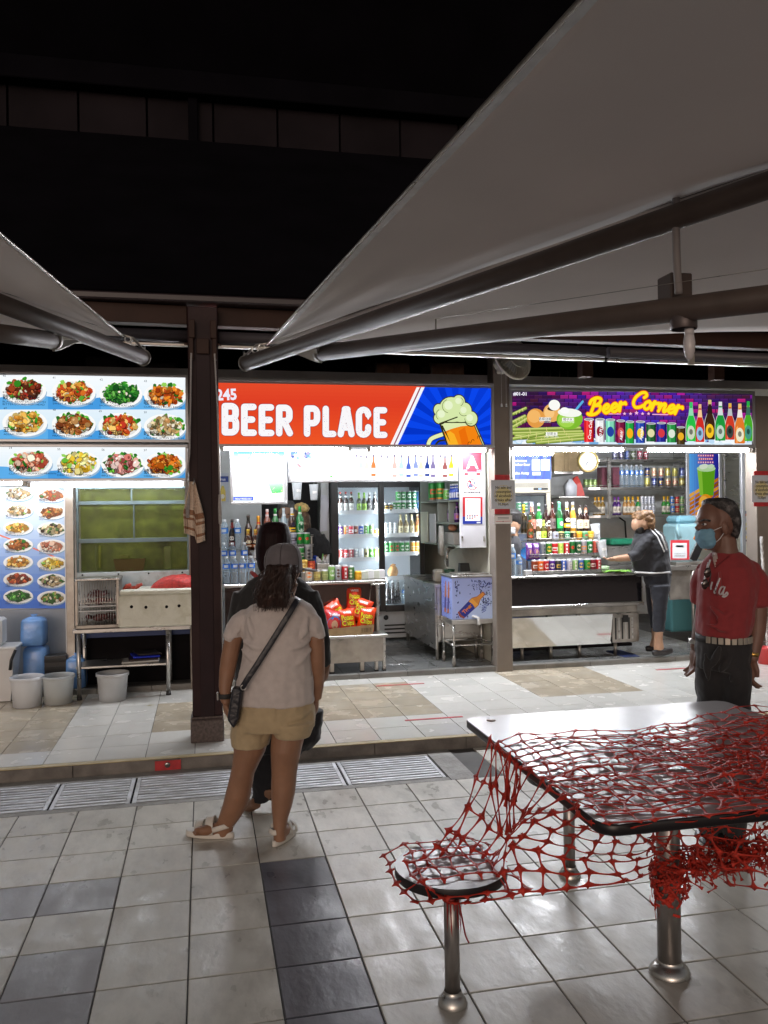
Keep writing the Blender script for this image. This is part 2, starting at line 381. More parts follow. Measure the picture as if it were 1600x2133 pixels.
def ring_sheet(parent):
    q = MB(); z = -0.003
    for a in ((-9, -2.2, -1.5, 4.72), (3.6, 9, -1.5, 4.72), (-2.2, 3.6, -1.5, 1.0)): q.quad((a[0], a[2], z), (a[1], a[2], z), (a[1], a[3], z), (a[0], a[3], z))
    o = q.build('far_tiling', mat('far_tiling', (0.36, 0.35, 0.33), 0.4, noise_amt=.15, noise_scale=4), parent); o['kind'] = 'structure'
ring_sheet(ground)

TW, TB = (tile_mesh(TILE - .004, TILE - .004, m, .01, .0015) for m in (M_tile_w, M_tile_b))
beige = set()
def in_px(x, y, z):
    d = Vector((x, y, z)) - Vector((0, 0, CAM_H)); zz = d.dot(_F); return 800 + CAM_F * d.dot(_R2) / zz, 1066.5 - CAM_F * d.dot(_U2) / zz
for k in range(-4, 22):
    for r in range(0, 7):
        x = TX0 + TILE * (k + .5); y = YK + 0.055 + TILE * (r + .5)
        if y > YS + .1: continue
        b = (k <= -1 and 1 <= r <= 6) or (k in (2, 3) and r >= 2 and r <= 4) or (k in (4, 5) and r == 2) or (6 <= k <= 8 and 2 <= r <= 5) or (12 <= k <= 14 and 3 <= r <= 6) or (k == 3 and r == 1)
        lay('tile', TB if b else TW, platform, x, y, ZP)
TS = tile_mesh(.296, .296, M_tile_s, .01, .0015)
for k in range(0, 17):
    for r in range(0, 9):
        x = .02 + .3 * (k + .5); y = YS + .06 + .3 * (r + .5)
        if y > 10.2: continue
        lay('tile', TS, stall_floor, x, y, ZS)
g = MB();
for i in range(-8, 20):
    x0 = i * .62 - .17; g.box(x0 + .0015, x0 + .6185, YK - .006 + .002 * (i % 2), YK + .012, -.05, ZP - .004, .003)
kerb = struct('kerb', g, M_conc, platform)
g = MB(); g.box(-6, 12, YK - .010, YK + .045, ZP - .003, ZP + .002, .002); struct('kerb_nosing', g, M_yellow, platform)
g = MB(); a = P(323, 1597, Y=YK); g.box(a.x, a.x + .155, YK - .0125, YK - .006, .004, .062); struct('red_kerb_mark', g, M_redtape, platform)
g = MB(); g.lathe([(.0, .004), (.016, .004), (.018, 0), (.0, -.001)], (0, 0, 0), 14, M=Matrix.Translation((a.x + .075, YK - .0126, .035)) @ Matrix.Rotation(radians(90), 4, 'X')); struct('kerb_stud', g, M_steel, platform)
g = MB()
for i in range(-8, 26):
    x0 = i * .45; g.box(x0 + .001, x0 + .449, YS - .012, YS + .055, ZP - .01, ZS + .001, .004)
struct('stall_kerb', g, M_conc_l if False else mat('stall_kerb_stone', (0.19, 0.185, 0.17), 0.45, noise_amt=.15, noise_scale=8, dirt=(.06, .055, .05), dirt_amt=.5), stall_floor)
for (xa, ya, xb, yb) in ((843, 1500, 965, 1494), (783, 1429, 884, 1424), (1368, 1396, 1440, 1391)):
    A = P(xa, ya, Z=ZP); B = P(xb, yb, Z=ZP); w = .028; q = MB()
    q.box(A.x, B.x, (A.y + B.y) / 2 - w / 2, (A.y + B.y) / 2 + w / 2, ZP, ZP + .0025)
    tag(q.build('floor_tape', M_redtape), {843: 'red tape strip on the pale platform tiles near the table corner', 783: 'red tape strip on the platform in front of the potato chip counter', 1368: 'red tape strip on the platform beside the man in red'}[xa], 'floor tape', 'red queue tapes stuck on the platform')

# drain grating
Y0g, Y1g = 4.775, 5.225
g = MB()
g.box(-6, 1.40, Y1g + .003, YK - .014, -.02, .001, .002); g.box(-6, 1.40, 4.715, Y0g - .003, -.02, .001, .002); g.box(1.403, 1.56, 4.715, YK - .014, -.02, .0015, .002)
struct('drain_surround', g, M_conc_l, ground)
g = MB(); g.box(-6, 1.40, 4.73, 5.26, -.005, -.0048); struct('drain_channel', g, M_dark, ground)
M_galv = mat('galvanised_steel', (0.56, 0.57, 0.60), 0.42, metal=.4, noise_amt=.2, noise_scale=12, rough_var=.12, dirt=(.16, .14, .11), dirt_amt=.3, dirt_scale=4)
seps = [1.395, .795, .195, -.41, -.84, -1.44, -2.04]
glab = ['steel drain grating at the right end of the gutter', 'steel drain grating second from the right end, under the red tape', 'steel drain grating behind the standing women', 'short steel drain grating left of the woman in shorts', 'narrow steel drain grating before the dark pillar', 'steel drain grating at the left edge beside the kerb']
nb = 10; bw = (Y1g - Y0g) / nb
for i in range(6):
    x1, x0 = seps[i], seps[i + 1]
    t = thing('drain_grating', glab[i], 'drain grating', ((x0 + x1) / 2, (Y0g + Y1g) / 2, 0), group='steel gratings over the drain'); w = (x1 - x0) / 2 - .006
    q = MB()
    q.box(-w, -w + .022, -(Y1g - Y0g) / 2, (Y1g - Y0g) / 2, -.03, .002, .002); q.build('frame', M_galv, t); q = MB().box(w - .022, w, -(Y1g - Y0g) / 2, (Y1g - Y0g) / 2, -.03, .002, .002)
    q.build('frame', M_galv, t)
    q = MB().box(-w + .0225, w - .0225, -bw / 2 + .007, bw / 2 - .007, -.022, .003, .002); bm = q.mesh('bar', M_galv)
    for j in range(nb): link_mesh('bar', bm, t, (0, -(Y1g - Y0g) / 2 + bw * (j + .5), tr.uniform(-.0012, .0006)))

# stall building shell
g = MB(); g.box(-14, 16, 10.6, 10.75, 0, 2.80); struct('back_wall', g, M_wall)
g = MB(); g.box(-14, 16, 7.55, 10.6, 2.78, 2.86); struct('stall_ceiling', g, M_wall)
for nm, x0, x1 in (('partition_wall', -.10, .13), ('partition_wall', 2.69, 2.78), ('partition_wall', 6.5, 6.6), ('partition_wall', -5.1, -5.0)):
    g = MB(); g.box(x0, x1, 7.56, 10.6, 0, 2.779); struct(nm, g, M_wall_cream if x0 > 2 else M_wall)
def pillar(x0, x1, label, ztop=2.69, y0=7.38, y1=7.55):
    t = thing('pillar', label, 'pillar', ((x0 + x1) / 2, (y0 + y1) / 2, ZP - .005), group='taupe pillars between the stalls')
    q = MB().box(-(x1 - x0) / 2, (x1 - x0) / 2, -(y1 - y0) / 2, (y1 - y0) / 2, 0, ztop - ZP, .006); q.build('shaft', M_pillar, t); return t
pillar(2.648, 2.806, 'taupe pillar between the red sign and the purple sign, fan on top', 3.2)
pillar(5.398, 5.57, 'taupe pillar at the right end of the purple sign')
pillar(-.125, .15, 'pale stall pillar hidden behind the dark maroon column')
def zpx(px, py, Y): return P(px, py, Y=Y).z
t = thing('column', 'dark maroon steel column on a concrete footing at the platform edge', 'column', (.012, 5.74, ZP))
q = MB().box(-.098, .098, -.075, .095, .165, zpx(425, 641, 5.7) - ZP, .006); q.build('shaft', M_maroon, t)
q = MB().box(-.045, .045, -.082, -.075, .165, 2.62, .002); q.build('channel_cover', mat('dark_plum_paint', (0.017, 0.007, 0.009), 0.5, spec=.2, noise_amt=.2, noise_scale=5), t)
q = MB().box(-.112, .104, -.105, .105, -.004, .150, .008); q.box(-.106, .100, -.088, .10, .150, .166, .003); q.build('footing', mat('granite_footing', (0.075, 0.055, 0.05), 0.6, noise_amt=.5, noise_scale=60, bump=.3, bump_scale=80), t)
q = MB()
for sx in (-1, 1):
    q.box(sx * .075 - .014, sx * .075 + .014, -.115, -.08, 2.52, 2.66, .003); q.box(sx * .07 - .02, sx * .07 + .02, -.12, -.085, 2.66, 2.78, .004)
    q.cyl((sx * .095, -.11, 2.62), (sx * .12, -.11, 2.62), .008, 8)
q.box(-.04, .04, -.105, -.083, 2.56, 2.66, .003); q.build('pulley_bracket', M_brown, t)
M_cord = mat('grey_cord', (0.33, 0.31, 0.30), 0.7, noise_amt=.2, noise_scale=80)
q = MB().tube([(-.075, -.115, 2.56), (-.085, -.118, 2.2), (-.095, -.12, 1.9), (-.118, -.12, 1.72)], .006, 6)
for i in range(3): q.tube([(-.118 + .004 * i, -.12, 1.72), (-.125 + .012 * i, -.125, 1.60), (-.118 + .006 * i, -.12, 1.48)], .005, 6)
tag(q.build('hanging_cord', M_cord, None, (.012, 5.74, ZP)), 'grey cord hanging down the left side of the maroon column', 'cord', 'pull cords on the maroon column')
q = MB().tube([(.075, -.115, 2.56), (.088, -.118, 2.2), (.094, -.119, 1.78), (.096, -.12, 1.62)], .0055, 6); q.lathe([(.0, 0), (.010, .01), (.013, .1), (.009, .2), (0, .21)], (.096, -.12, 1.43), 8); q.tube([(.096, -.12, 1.44), (.097, -.12, 1.28)], .005, 6)
tag(q.build('hanging_cord', M_cord, None, (.012, 5.74, ZP)), 'grey cord with a wooden toggle on the right side of the maroon column', 'cord', 'pull cords on the maroon column')

def beam(name, y0, y1, z0, z1, x0, x1, m, label, b=.004):
    t = tag(MB().box(x0, x1, y0, y1, z0, z1, b).build(name, m, None, (.012, 5.74, 0)), label, 'beam'); t.rotation_euler = (0, 0, radians(2.2)); return t
zb0, zb1 = zpx(425, 680, 5.8), zpx(425, 641, 5.8)
beam('roof_beam', .02, .12, zb0, zb1, -6, -.10, M_brown, 'brown roof beam running left from the maroon column head')
beam('roof_beam', .02, .12, zb0, zb1, .10, 8, M_brown, 'brown roof beam running right from the maroon column head')
zr0, zr1 = zpx(425, 721, 5.7), zpx(425, 690, 5.7)
def rail(x0, x1, label):
    t = thing('blind_rail', label, 'blind rail', (.012, 5.74, 0)); t.rotation_euler = (0, 0, radians(2.2))
    q = MB().tube([(x0, -.02, (zr0 + zr1) / 2 + .014), (x1, -.02, (zr0 + zr1) / 2 + .014)], .042, 14); q.build('roller', mat('rolled_blind', (.035, .03, .035), .5, noise_amt=.2, noise_scale=20, stretch=(.1, 6, 6)), t)
    q = MB().box(x0, x1, -.035, .0, zr0 - .004, zr0 + .014, .003); q.build('weight_bar', M_steel_dark, t)
rail(-6, -.09, 'rolled up blind rail left of the maroon column'); rail(.10, 2.97, 'rolled up blind rail from the maroon column to the lamp'); rail(3.0, 8, 'rolled up blind rail right of the hanging lamp')
for k, x in enumerate((2.9, 4.15, 4.9)):
    q = MB().box(-.05, .05, -.04, .06, 2.70, 3.35, .003); tag(q.build('roof_post', M_brown, None, (x + .3, 6.6, 0)), ('slim brown roof post above the left end of the purple sign', 'slim brown roof post above the bottles of the purple sign', 'slim brown roof post near the right end of the purple sign')[k], 'post', 'slim brown posts above the purple sign')
gz = zpx(425, 617, 5.7)
RT = math.tan(radians(2.2))
roof = thing('roof', 'dark pitched roof of the stall block with a clerestory strip', 'roof', (0, 0, 0))
def slab(name, a, b, m, t=.05, parent=roof):
    q = MB(); (y0, z0), (y1, z1) = a, b
    n = Vector((0, -(z1 - z0), (y1 - y0))).normalized() * t; vs = []
    for x in (-16, 20): vs += [(x, y0 + x * RT * 0, z0), (x, y1, z1), (x, y1 + n.y, z1 + n.z), (x, y0 + n.y, z0 + n.z)]
    q.add(vs, ((0, 1, 2, 3), (7, 6, 5, 4), (0, 4, 5, 1), (1, 5, 6, 2), (2, 6, 7, 3), (3, 7, 4, 0))); q.build(name, m, parent)
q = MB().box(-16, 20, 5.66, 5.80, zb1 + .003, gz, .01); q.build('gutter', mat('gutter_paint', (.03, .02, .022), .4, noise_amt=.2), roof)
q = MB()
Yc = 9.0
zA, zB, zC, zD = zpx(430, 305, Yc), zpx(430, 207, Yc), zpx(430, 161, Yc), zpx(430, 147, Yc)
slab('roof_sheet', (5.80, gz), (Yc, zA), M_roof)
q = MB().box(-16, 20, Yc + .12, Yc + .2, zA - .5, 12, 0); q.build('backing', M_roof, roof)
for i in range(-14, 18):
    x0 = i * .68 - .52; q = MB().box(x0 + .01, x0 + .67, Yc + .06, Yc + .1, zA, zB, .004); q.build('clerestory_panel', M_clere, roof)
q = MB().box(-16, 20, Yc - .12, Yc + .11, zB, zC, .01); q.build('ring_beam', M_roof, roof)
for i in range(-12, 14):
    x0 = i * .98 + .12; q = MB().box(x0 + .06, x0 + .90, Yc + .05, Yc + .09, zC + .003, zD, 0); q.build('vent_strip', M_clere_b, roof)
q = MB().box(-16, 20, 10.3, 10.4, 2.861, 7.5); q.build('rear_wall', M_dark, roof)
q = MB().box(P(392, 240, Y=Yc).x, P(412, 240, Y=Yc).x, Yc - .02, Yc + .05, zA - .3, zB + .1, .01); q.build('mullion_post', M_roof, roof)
slab('sky_cover_slab', (Yc + .1, zD + .005), (Yc - 4.2, zD + 4.6), M_roof, .06)  # added dark overhang that hides the bright sky above the roof
# signs, menus, posters
def plane_print(Y, px, py, step=0.0004, seed=1):
    o = P(px, py, Y=Y); pr = Print(o, (1, 0, 0), (0, 0, 1), step, seed)
    def U(x, y):
        q = P(x, y, Y=Y); return (q.x - o.x, q.z - o.z)
    pr.U = U; pr.k = (P(px + 10, py, Y=Y).x - o.x) / 10.0       # metres per pixel
    pr.pp = lambda pts, c, dz=0.0: pr.poly([U(*a) for a in pts], c, dz)
    pr.pr = lambda x0, y0, x1, y1, c, dz=0.0: pr.poly([U(x0, y1), U(x1, y1), U(x1, y0), U(x0, y0)], c, dz)
    pr.pe = lambda x, y, rx, ry, c, dz=0.0, **k: pr.ell(*U(x, y), rx * pr.k, ry * pr.k, c, dz, **k)
    pr.ps = lambda pts, w, c, dz=0.0, **k: pr.stroke([U(*a) for a in pts], ([x * pr.k for x in w] if isinstance(w, list) else w * pr.k), c, dz, **k)
    pr.pt = lambda x, y, h, body, c, dz=0.0, **k: pr.text(*U(x, y), h * pr.k, body, c, dz=dz, **({**k, 'width': k['width'] * pr.k} if 'width' in k else k))
    return pr

def smooth_path(pts, n=6):
    out = []
    for i in range(len(pts) - 1):
        p0 = pts[max(i - 1, 0)]; p1 = pts[i]; p2 = pts[i + 1]; p3 = pts[min(i + 2, len(pts) - 1)]
        for j in range(n):
            t = j / n; out.append(tuple(0.5 * ((2 * p1[a]) + (-p0[a] + p2[a]) * t + (2 * p0[a] - 5 * p1[a] + 4 * p2[a] - p3[a]) * t * t + (-p0[a] + 3 * p1[a] - 3 * p2[a] + p3[a]) * t ** 3) for a in range(len(p1))))
    out.append(tuple(pts[-1])); return out

GREEN = [(60, 150, 40), (110, 190, 60), (40, 110, 35), (150, 210, 90)]
FOOD = {
 'red': [(150, 60, 30), (190, 80, 40), (120, 40, 25), (210, 120, 70), (170, 50, 40), (90, 45, 25)],
 'sweet': [(215, 110, 40), (235, 160, 60), (190, 70, 30), (245, 200, 110), (200, 60, 40)],
 'green': [(40, 120, 40), (80, 170, 60), (30, 90, 35), (120, 200, 90), (60, 140, 50)],
 'curry': [(205, 100, 25), (225, 130, 40), (180, 75, 20), (240, 160, 70), (160, 60, 20)],
 'gold': [(220, 160, 60), (240, 190, 90), (200, 130, 40), (250, 215, 130), (185, 110, 35)],
 'brown': [(170, 95, 40), (200, 125, 60), (140, 70, 30), (220, 160, 95), (120, 60, 30)],
 'clam': [(235, 215, 170), (210, 170, 110), (250, 240, 215), (180, 130, 80), (120, 110, 70)],
 'prawn': [(225, 140, 105), (240, 180, 150), (200, 100, 70), (250, 215, 190), (190, 80, 60)],
 'yellow': [(245, 205, 60), (250, 225, 110), (225, 175, 40), (255, 240, 160)],
 'pink': [(210, 120, 110), (180, 80, 80), (235, 170, 160), (150, 70, 60), (240, 210, 200)],
 'veg': [(60, 120, 45), (100, 160, 70), (200, 190, 120), (150, 90, 50), (40, 90, 35)],
 'mush': [(225, 205, 160), (60, 45, 35), (190, 160, 110), (90, 130, 60), (240, 230, 200)]}
def dish(pr, x, y, rx, ry, kind, seed, garnish=True, plate=True, leaf=False, n=70, base=None):
    r = random.Random(seed); pal = FOOD[kind]; L0 = pr.L
    if plate:
        pr.pe(x + 1.5, y + ry * .22, rx * 1.15, ry * 1.14, (150, 185, 215), 0, n=26)
        pr.L += 1; pr.pe(x, y + ry * .05, rx * 1.16, ry * 1.16, (252, 252, 250), 0, n=28)
        pr.L += 1; pr.pe(x, y + ry * .06, rx * .98, ry * .96, (228, 228, 224), 0, n=26)
    if leaf:
        pr.L += 1; pr.pp([(x - rx * 1.05, y - ry * .1), (x + rx * .1, y - ry * .95), (x + rx * 1.05, y + ry * .2), (x - rx * .05, y + ry * .98)], (45, 95, 40))
    pr.L += 1; pr.pe(x, y + ry * .05, rx * .86, ry * .78, tuple(int(v * .72) for v in pal[0]), 0, n=20, jit=.08)
    if garnish:
        for i in range(14):
            a = r.uniform(-2.6, -.2) if r.random() < .6 else r.uniform(0, 6.28); q = r.uniform(.65, 1.0)
            pr.pe(x + rx * q * cos(a), y + ry * q * sin(a) * .9, rx * r.uniform(.09, .2), ry * r.uniform(.1, .2), r.choice(GREEN), 1 + r.random(), n=7, rot=r.uniform(0, 3), jit=.35)
    pr.L += 2
    for i in range(n):
        a = r.uniform(0, 6.28); q = math.sqrt(r.random()) * .82; c = r.choice(pal); s = r.uniform(.75, 1.12)
        if r.random() < .07: c = r.choice(GREEN)
        if r.random() < .05: c = (250, 240, 215)
        c = tuple(max(0, min(255, int(v * s))) for v in c)
        fx, fy = x + rx * q * cos(a), y + ry * q * sin(a) * .85
        sz = r.uniform(.06, .21); asp = r.uniform(.35, 1.0); rot = r.uniform(0, 3.14); dz = i / n * 2.2
        pr.pe(fx, fy + 1, rx * sz * 1.05, rx * sz * asp * 1.05, tuple(int(v * .5) for v in c), dz, n=7, rot=rot, jit=.22)
        pr.pe(fx, fy, rx * sz, rx * sz * asp, c, dz + .02, n=8, rot=rot, jit=.22)
        if r.random() < .4: pr.pe(fx - rx * sz * .25, fy - rx * sz * asp * .3, rx * sz * .4, rx * sz * asp * .3, tuple(min(255, v + 45) for v in c), dz + .04, n=6, rot=rot, jit=.2)
    pr.L = L0

def lightbox(name, label, cat, Y, x0, y0, x1, y1, fr=4, depth=.13, m=None, group=None, tilt=0):
    """aluminium box sign with its face on plane Y; pixel corners give its size"""
    A = P(x0, y1, Y=Y); B = P(x1, y0, Y=Y); k = (B.x - A.x) / (x1 - x0); f = fr * k
    zc0, zc1 = (P(x0, y1, Y=Y).z + P(x1, y1, Y=Y).z) / 2, (P(x0, y0, Y=Y).z + P(x1, y0, Y=Y).z) / 2
    t = thing(name, label, cat, (0, 0, 0), 0, group)
    q = MB().box(A.x - f, B.x + f, Y + .004, Y + depth, zc0 - f, zc1 + f, .004); q.build('housing', M_alu, t)
    for nm, bx in (('frame_rail', (A.x - f, B.x + f, zc1, zc1 + f)), ('frame_rail', (A.x - f, B.x + f, zc0 - f, zc0)), ('frame_stile', (A.x - f, A.x, zc0, zc1)), ('frame_stile', (B.x, B.x + f, zc0, zc1))):
        q = MB().box(bx[0], bx[1], Y - .014, Y + .004, bx[2], bx[3], .003); q.build(nm, M_alu, t)
    return t
def lerp_c(a, b, t): return tuple(a[i] + (b[i] - a[i]) * t for i in range(3))
YF = 7.38
def seafood(y0, y1, rows, label, seed):
    t = lightbox('menu_sign', label, 'menu sign', YF, -230, y0, 386, y1, 6, .14, group='backlit seafood menu signs')
    pr = plane_print(YF - .002, 0, (y0 + y1) / 2, seed=seed)
    h = y1 - y0
    for i in range(12): pr.pr(-230, y0 + h * i / 12, 386, y0 + h * (i + 1) / 12, lerp_c((247, 252, 255), (215, 236, 250), i / 11))
    pr.L = 2
    for (yy, rw) in rows:
        b0 = yy + 19; xs = list(range(-230, 387, 22))
        for i in range(len(xs) - 1):
            f = lambda x: b0 - 4 + 5 * sin(x * .03 + seed)
            pr.pp([(xs[i], min(y1, b0 + 22)), (xs[i + 1], min(y1, b0 + 22)), (xs[i + 1], f(xs[i + 1])), (xs[i], f(xs[i]))], (70, 155, 225) if (i // 5) % 2 else (95, 175, 235))
    pr.L = 4
    for (yy, rw) in rows:
        for (x, dy, kind, num, zh, en, price) in rw:
            dish(pr, x, yy + dy, 41, 26, kind, x * 7 + int(yy), n=120, leaf=(kind in ('pink',)))
    pr.L = 18
    for (yy, rw) in rows:
        for (x, dy, kind, num, zh, en, price) in rw:
            ln = en.split('\n');
            pr.pt(x - 44, yy + dy - 27, 5, num, (40, 60, 80))
            pr.pt(x - 44, yy + dy + 19.5, 9.5, zh, (20, 24, 34), 1, bold=.012)
            for i, l in enumerate(ln): pr.pt(x - 44, yy + dy + 26.5 + 5.4 * i, 4.4, l, (20, 30, 60), 1, sx=1.25)
            if price: pr.pt(x - 44, yy + dy + 7, 4.5, price, (60, 45, 40), 1)
    pr.build('artwork', M_lit1, t)
    return t
seafood(781, 915, [(812, [(-50, 2, 'sweet', '39', '麦片虾', 'CEREAL PRAWN', ''), (50, 0, 'red', '40', '豉汁苦瓜鱼头', 'BLACK BEAN SAUCE WITH\nBITTERGOURD FISH HEAD', '$20'), (154, 4, 'sweet', '41', '酸甜鸡', 'SWEET & SOUR CHICKEN', '$12'), (252, 8, 'green', '42', '香港芥兰', 'HONGKONG KAI LAN', ''), (344, 11, 'curry', '43', '咖喱鱼头', 'CURRY FISH HEAD $25/30', '')]),
                   (880, [(-50, 0, 'brown', '46', '苏东', 'SOTONG', ''), (52, 0, 'gold', '47', '亚叁鱼', 'ASSAM FISH', ''), (154, 3, 'brown', '48', '虾酱鸡', 'PRAWN PASTE CHICKEN', '$12/18'), (250, 6, 'sweet', '49', '宫保田鸡', 'DRIED CHILLI FROG', ''), (344, 8, 'clam', '50', '啦啦米粉', 'LALA BEE HOON $12/18/24', '')])],
        'upper backlit seafood menu sign with two rows of dishes on white and blue', 3)
seafood(931, 997, [(961, [(-50, 0, 'prawn', '53', '奶油虾', 'BUTTER PRAWN', ''), (63, 1, 'prawn', '54', '砂煲醉虾', 'CLAYPOT DRUNKEN PRAWN', '$18/28'), (164, 4, 'yellow', '55', '炸苏东', 'DEEP FRIED SOTONG', '$15/20/25'), (256, 5, 'pink', '56', '烧烤鱼', 'BBQ FISH', ''), (344, 6, 'curry', '57', '螃蟹米粉', 'CRAB BEE HOON', '')])],
        'lower backlit seafood menu sign with a single row of dishes above the tube light', 5)
t = thing('menu_board', 'blue photo menu board with small dishes beside the green tank', 'menu board')
Yb = 7.84
A, B = P(-40, 1268, Y=Yb), P(138, 1014, Y=Yb); q = MB().box(A.x, B.x, Yb + .002, Yb + .03, A.z, B.z, .003); q.build('panel', M_white, t)
pr = plane_print(Yb, 0, 1140)
for i in range(14): pr.pr(-40, 1014 + 18.1 * i, 138, 1014 + 18.1 * (i + 1), lerp_c((205, 225, 248), (70, 120, 215), max(0, (i - 4) / 9.0)))
pr.L = 2; pr.ps([(-40, 1100), (40, 1130), (138, 1170)], 3, (235, 120, 90), 0)
kinds = ['clam', 'curry', 'clam', 'brown', 'gold', 'mush', 'brown', 'prawn', 'gold', 'yellow', 'red', 'mush', 'green', 'veg']
zhs = ['清蒸啦啦', '咖喱虾', '姜葱生蚝', '甘榜螺', '咸蛋鸡', '椒盐苏东', '炸鸡翅', '虾米辣椒', '炸馒头', '炸云吞', '海鲜豆腐', '豆腐煲', '马来风光', '炒白菜']
for i in range(7):
    for j in range(2):
        x = 38 + 70 * j; y = 1028 + 35.6 * i + 3 * j; pr.L = 4
        dish(pr, x, y, 27, 14, kinds[i * 2 + j], 100 + i * 2 + j, n=34, garnish=False, leaf=(i + j) % 3 == 0)
        pr.L = 18; pr.pt(x - 26, y + 13, 5, zhs[i * 2 + j], (30, 40, 70), 0); pr.pt(x - 26, y + 16.5, 2.2, 'FRIED ' + ('SEAFOOD', 'PRAWN', 'SQUID')[(i + j) % 3] + ' $10/15', (40, 50, 90), 0, sx=1.3)
    x = -32; pr.L = 4; dish(pr, x, 1026 + 35.6 * i, 27, 14, kinds[(i * 2 + 5) % 14], 160 + i, n=24, garnish=False)
pr.build('artwork', M_print, t)
t = lightbox('shop_sign', 'red backlit BEER PLACE sign with a foaming beer mug on blue', 'shop sign', YF, 440, 799, 1022.5, 926, 6, .15, group='shop signs above the drink stalls')
pr = plane_print(YF - .002, 740, 865, seed=4)
for i in range(16):
    c = lerp_c((222, 62, 36), (240, 88, 38), abs(i - 4) / 12.0) if i > 4 else lerp_c((228, 74, 42), (222, 62, 36), i / 5.0)
    pr.pp([(440, 797 + i * 8.1), (885, 804.5 + i * 7.7), (885, 804.5 + (i + 1) * 7.7), (440, 797 + (i + 1) * 8.1)], c)
pr.L = 2
pr.pp([(883, 806.5), (1022.5, 809), (1022.5, 926), (826, 926)], (10, 70, 235))
rays = [(955, 885)]
cx, cy = 955, 905
def clip_blue(pts):
    def clip(poly, f):
        out = []
        for i in range(len(poly)):
            a, b = poly[i], poly[(i + 1) % len(poly)]; fa, fb = f(a), f(b)
            if fa >= 0: out.append(a)
            if (fa >= 0) != (fb >= 0): k = fa / (fa - fb); out.append((a[0] + (b[0] - a[0]) * k, a[1] + (b[1] - a[1]) * k))
        return out
    for f in (lambda p: p[1] - 808, lambda p: 926 - p[1], lambda p: 1022 - p[0], lambda p: (p[0] - 826) - (926 - p[1]) * 57 / 119.0):
        pts = clip(pts, f)
        if len(pts) < 3: return None
    return pts
pr.L = 3
for i in range(22):
    a0 = 2 * pi * i / 22; a1 = a0 + pi / 22
    q = clip_blue([(cx, cy), (cx + 260 * cos(a0), cy + 260 * sin(a0)), (cx + 260 * cos(a1), cy + 260 * sin(a1))])
    if q: pr.pp(q, (4, 52, 200) if i % 2 else (6, 58, 214))
pr.L = 4
pr.pp([(868, 806.4), (874.5, 806.5), (820, 926), (813, 926)], (250, 246, 246)); pr.pp([(874.5, 806.5), (877.5, 806.5), (823, 926), (820, 926)], (150, 45, 75)); pr.pp([(877.5, 806.5), (884.5, 806.6), (829, 926), (822.5, 926)], (244, 248, 255))
def glyph(ch, x0, x1, y0, y1, col, w, pr, dz):
    W = x1 - x0; H = y1 - y0
    f = lambda a, b: (x0 + w / 2 + a * (W - w), y1 - w / 2 - b * (H - w))
    arc = lambda a, b, ra, rb, t0, t1, n=8: [(a + ra * cos(radians(t0 + (t1 - t0) * i / n)), b + rb * sin(radians(t0 + (t1 - t0) * i / n))) for i in range(n + 1)]
    S = {'B': [[(0, 0), (0, 1)], [(0, 1), (.5, 1)] + arc(.55, .83, .42, .17, 90, 0) + arc(.55, .70, .42, .17, 0, -90) + [(0, .53)], [(0, .53), (.55, .53)] + arc(.6, .35, .40, .18, 90, 0) + arc(.6, .18, .40, .18, 0, -90) + [(0, 0)]],
         'E': [[(0, 0), (0, 1)], [(0, 1), (1, 1)], [(0, .51), (.86, .51)], [(0, 0), (1.03, 0)]],
         'R': [[(0, 0), (0, 1)], [(0, 1), (.5, 1)] + arc(.55, .82, .42, .18, 90, 0) + arc(.55, .66, .42, .18, 0, -90) + [(0, .48)], [(.45, .48), (1.02, 0)]],
         'P': [[(0, 0), (0, 1)], [(0, 1), (.5, 1)] + arc(.58, .80, .42, .20, 90, 0) + arc(.58, .62, .42, .20, 0, -90) + [(0, .42)]],
         'L': [[(0, 1), (0, 0)], [(0, 0), (1, 0)]],
         'A': [[(0, 0), (.42, 1)], [(1, 0), (.58, 1)], [(.38, 1), (.62, 1)], [(.2, .27), (.8, .27)]],
         'C': [arc(.5, .80, .5, .20, 0, 90)[0:1] + [(1, .72)] + arc(.5, .80, .5, .20, 0, 180) + arc(.5, .20, .5, .20, 180, 360) + [(1, .30)]]}
    for path in S[ch]: pr.ps([f(*p) for p in path], w, col, dz)
    return S[ch], f
word = [('B', 462, 498, 839.5, 907), ('E', 502.5, 534.5, 841, 908), ('E', 539, 571, 842, 908.5), ('R', 575, 610, 843, 909), ('P', 633, 667, 844.5, 910), ('L', 672, 701, 845, 910.5), ('A', 703, 739, 846, 911), ('C', 741, 773.5, 847, 912), ('E', 778, 807, 848, 912.5)]
sp = random.Random(8)
for ch, x0, x1, y0, y1 in word:
    pr.L = 5; glyph(ch, x0 - .9, x1 + .9, y0 - .9, y1 + .9, (120, 40, 70), 15.0, pr, 0)
    pr.L = 6; S, f = glyph(ch, x0, x1, y0, y1, (250, 248, 250), 13.2, pr, 0)
    pr.L = 7
    for k in range(36):
        path = sp.choice(S); i = sp.randrange(len(path) - 1); a = sp.random(); p = [path[i][j] + (path[i + 1][j] - path[i][j]) * a for j in (0, 1)]
        if p[1] > .75 and sp.random() < .6: continue
        x, y = f(*p); pr.pe(x + sp.uniform(-5, 5), y + sp.uniform(-5, 5), sp.uniform(.3, 1.0), sp.uniform(.25, .7), sp.choice([(178, 186, 225), (200, 205, 235), (226, 120, 110), (150, 150, 190)]), sp.random(), n=5, rot=sp.uniform(0, 3), jit=.3)
pr.L = 6; pr.pt(451, 833.5, 22, '245', (240, 236, 250), bold=.035, rot=radians(3), width=40)
Z = lambda X, Y_: (740 + X / 5.0, 760 + Y_ / 5.0); ol = (48, 46, 22); foam = (214, 232, 170)
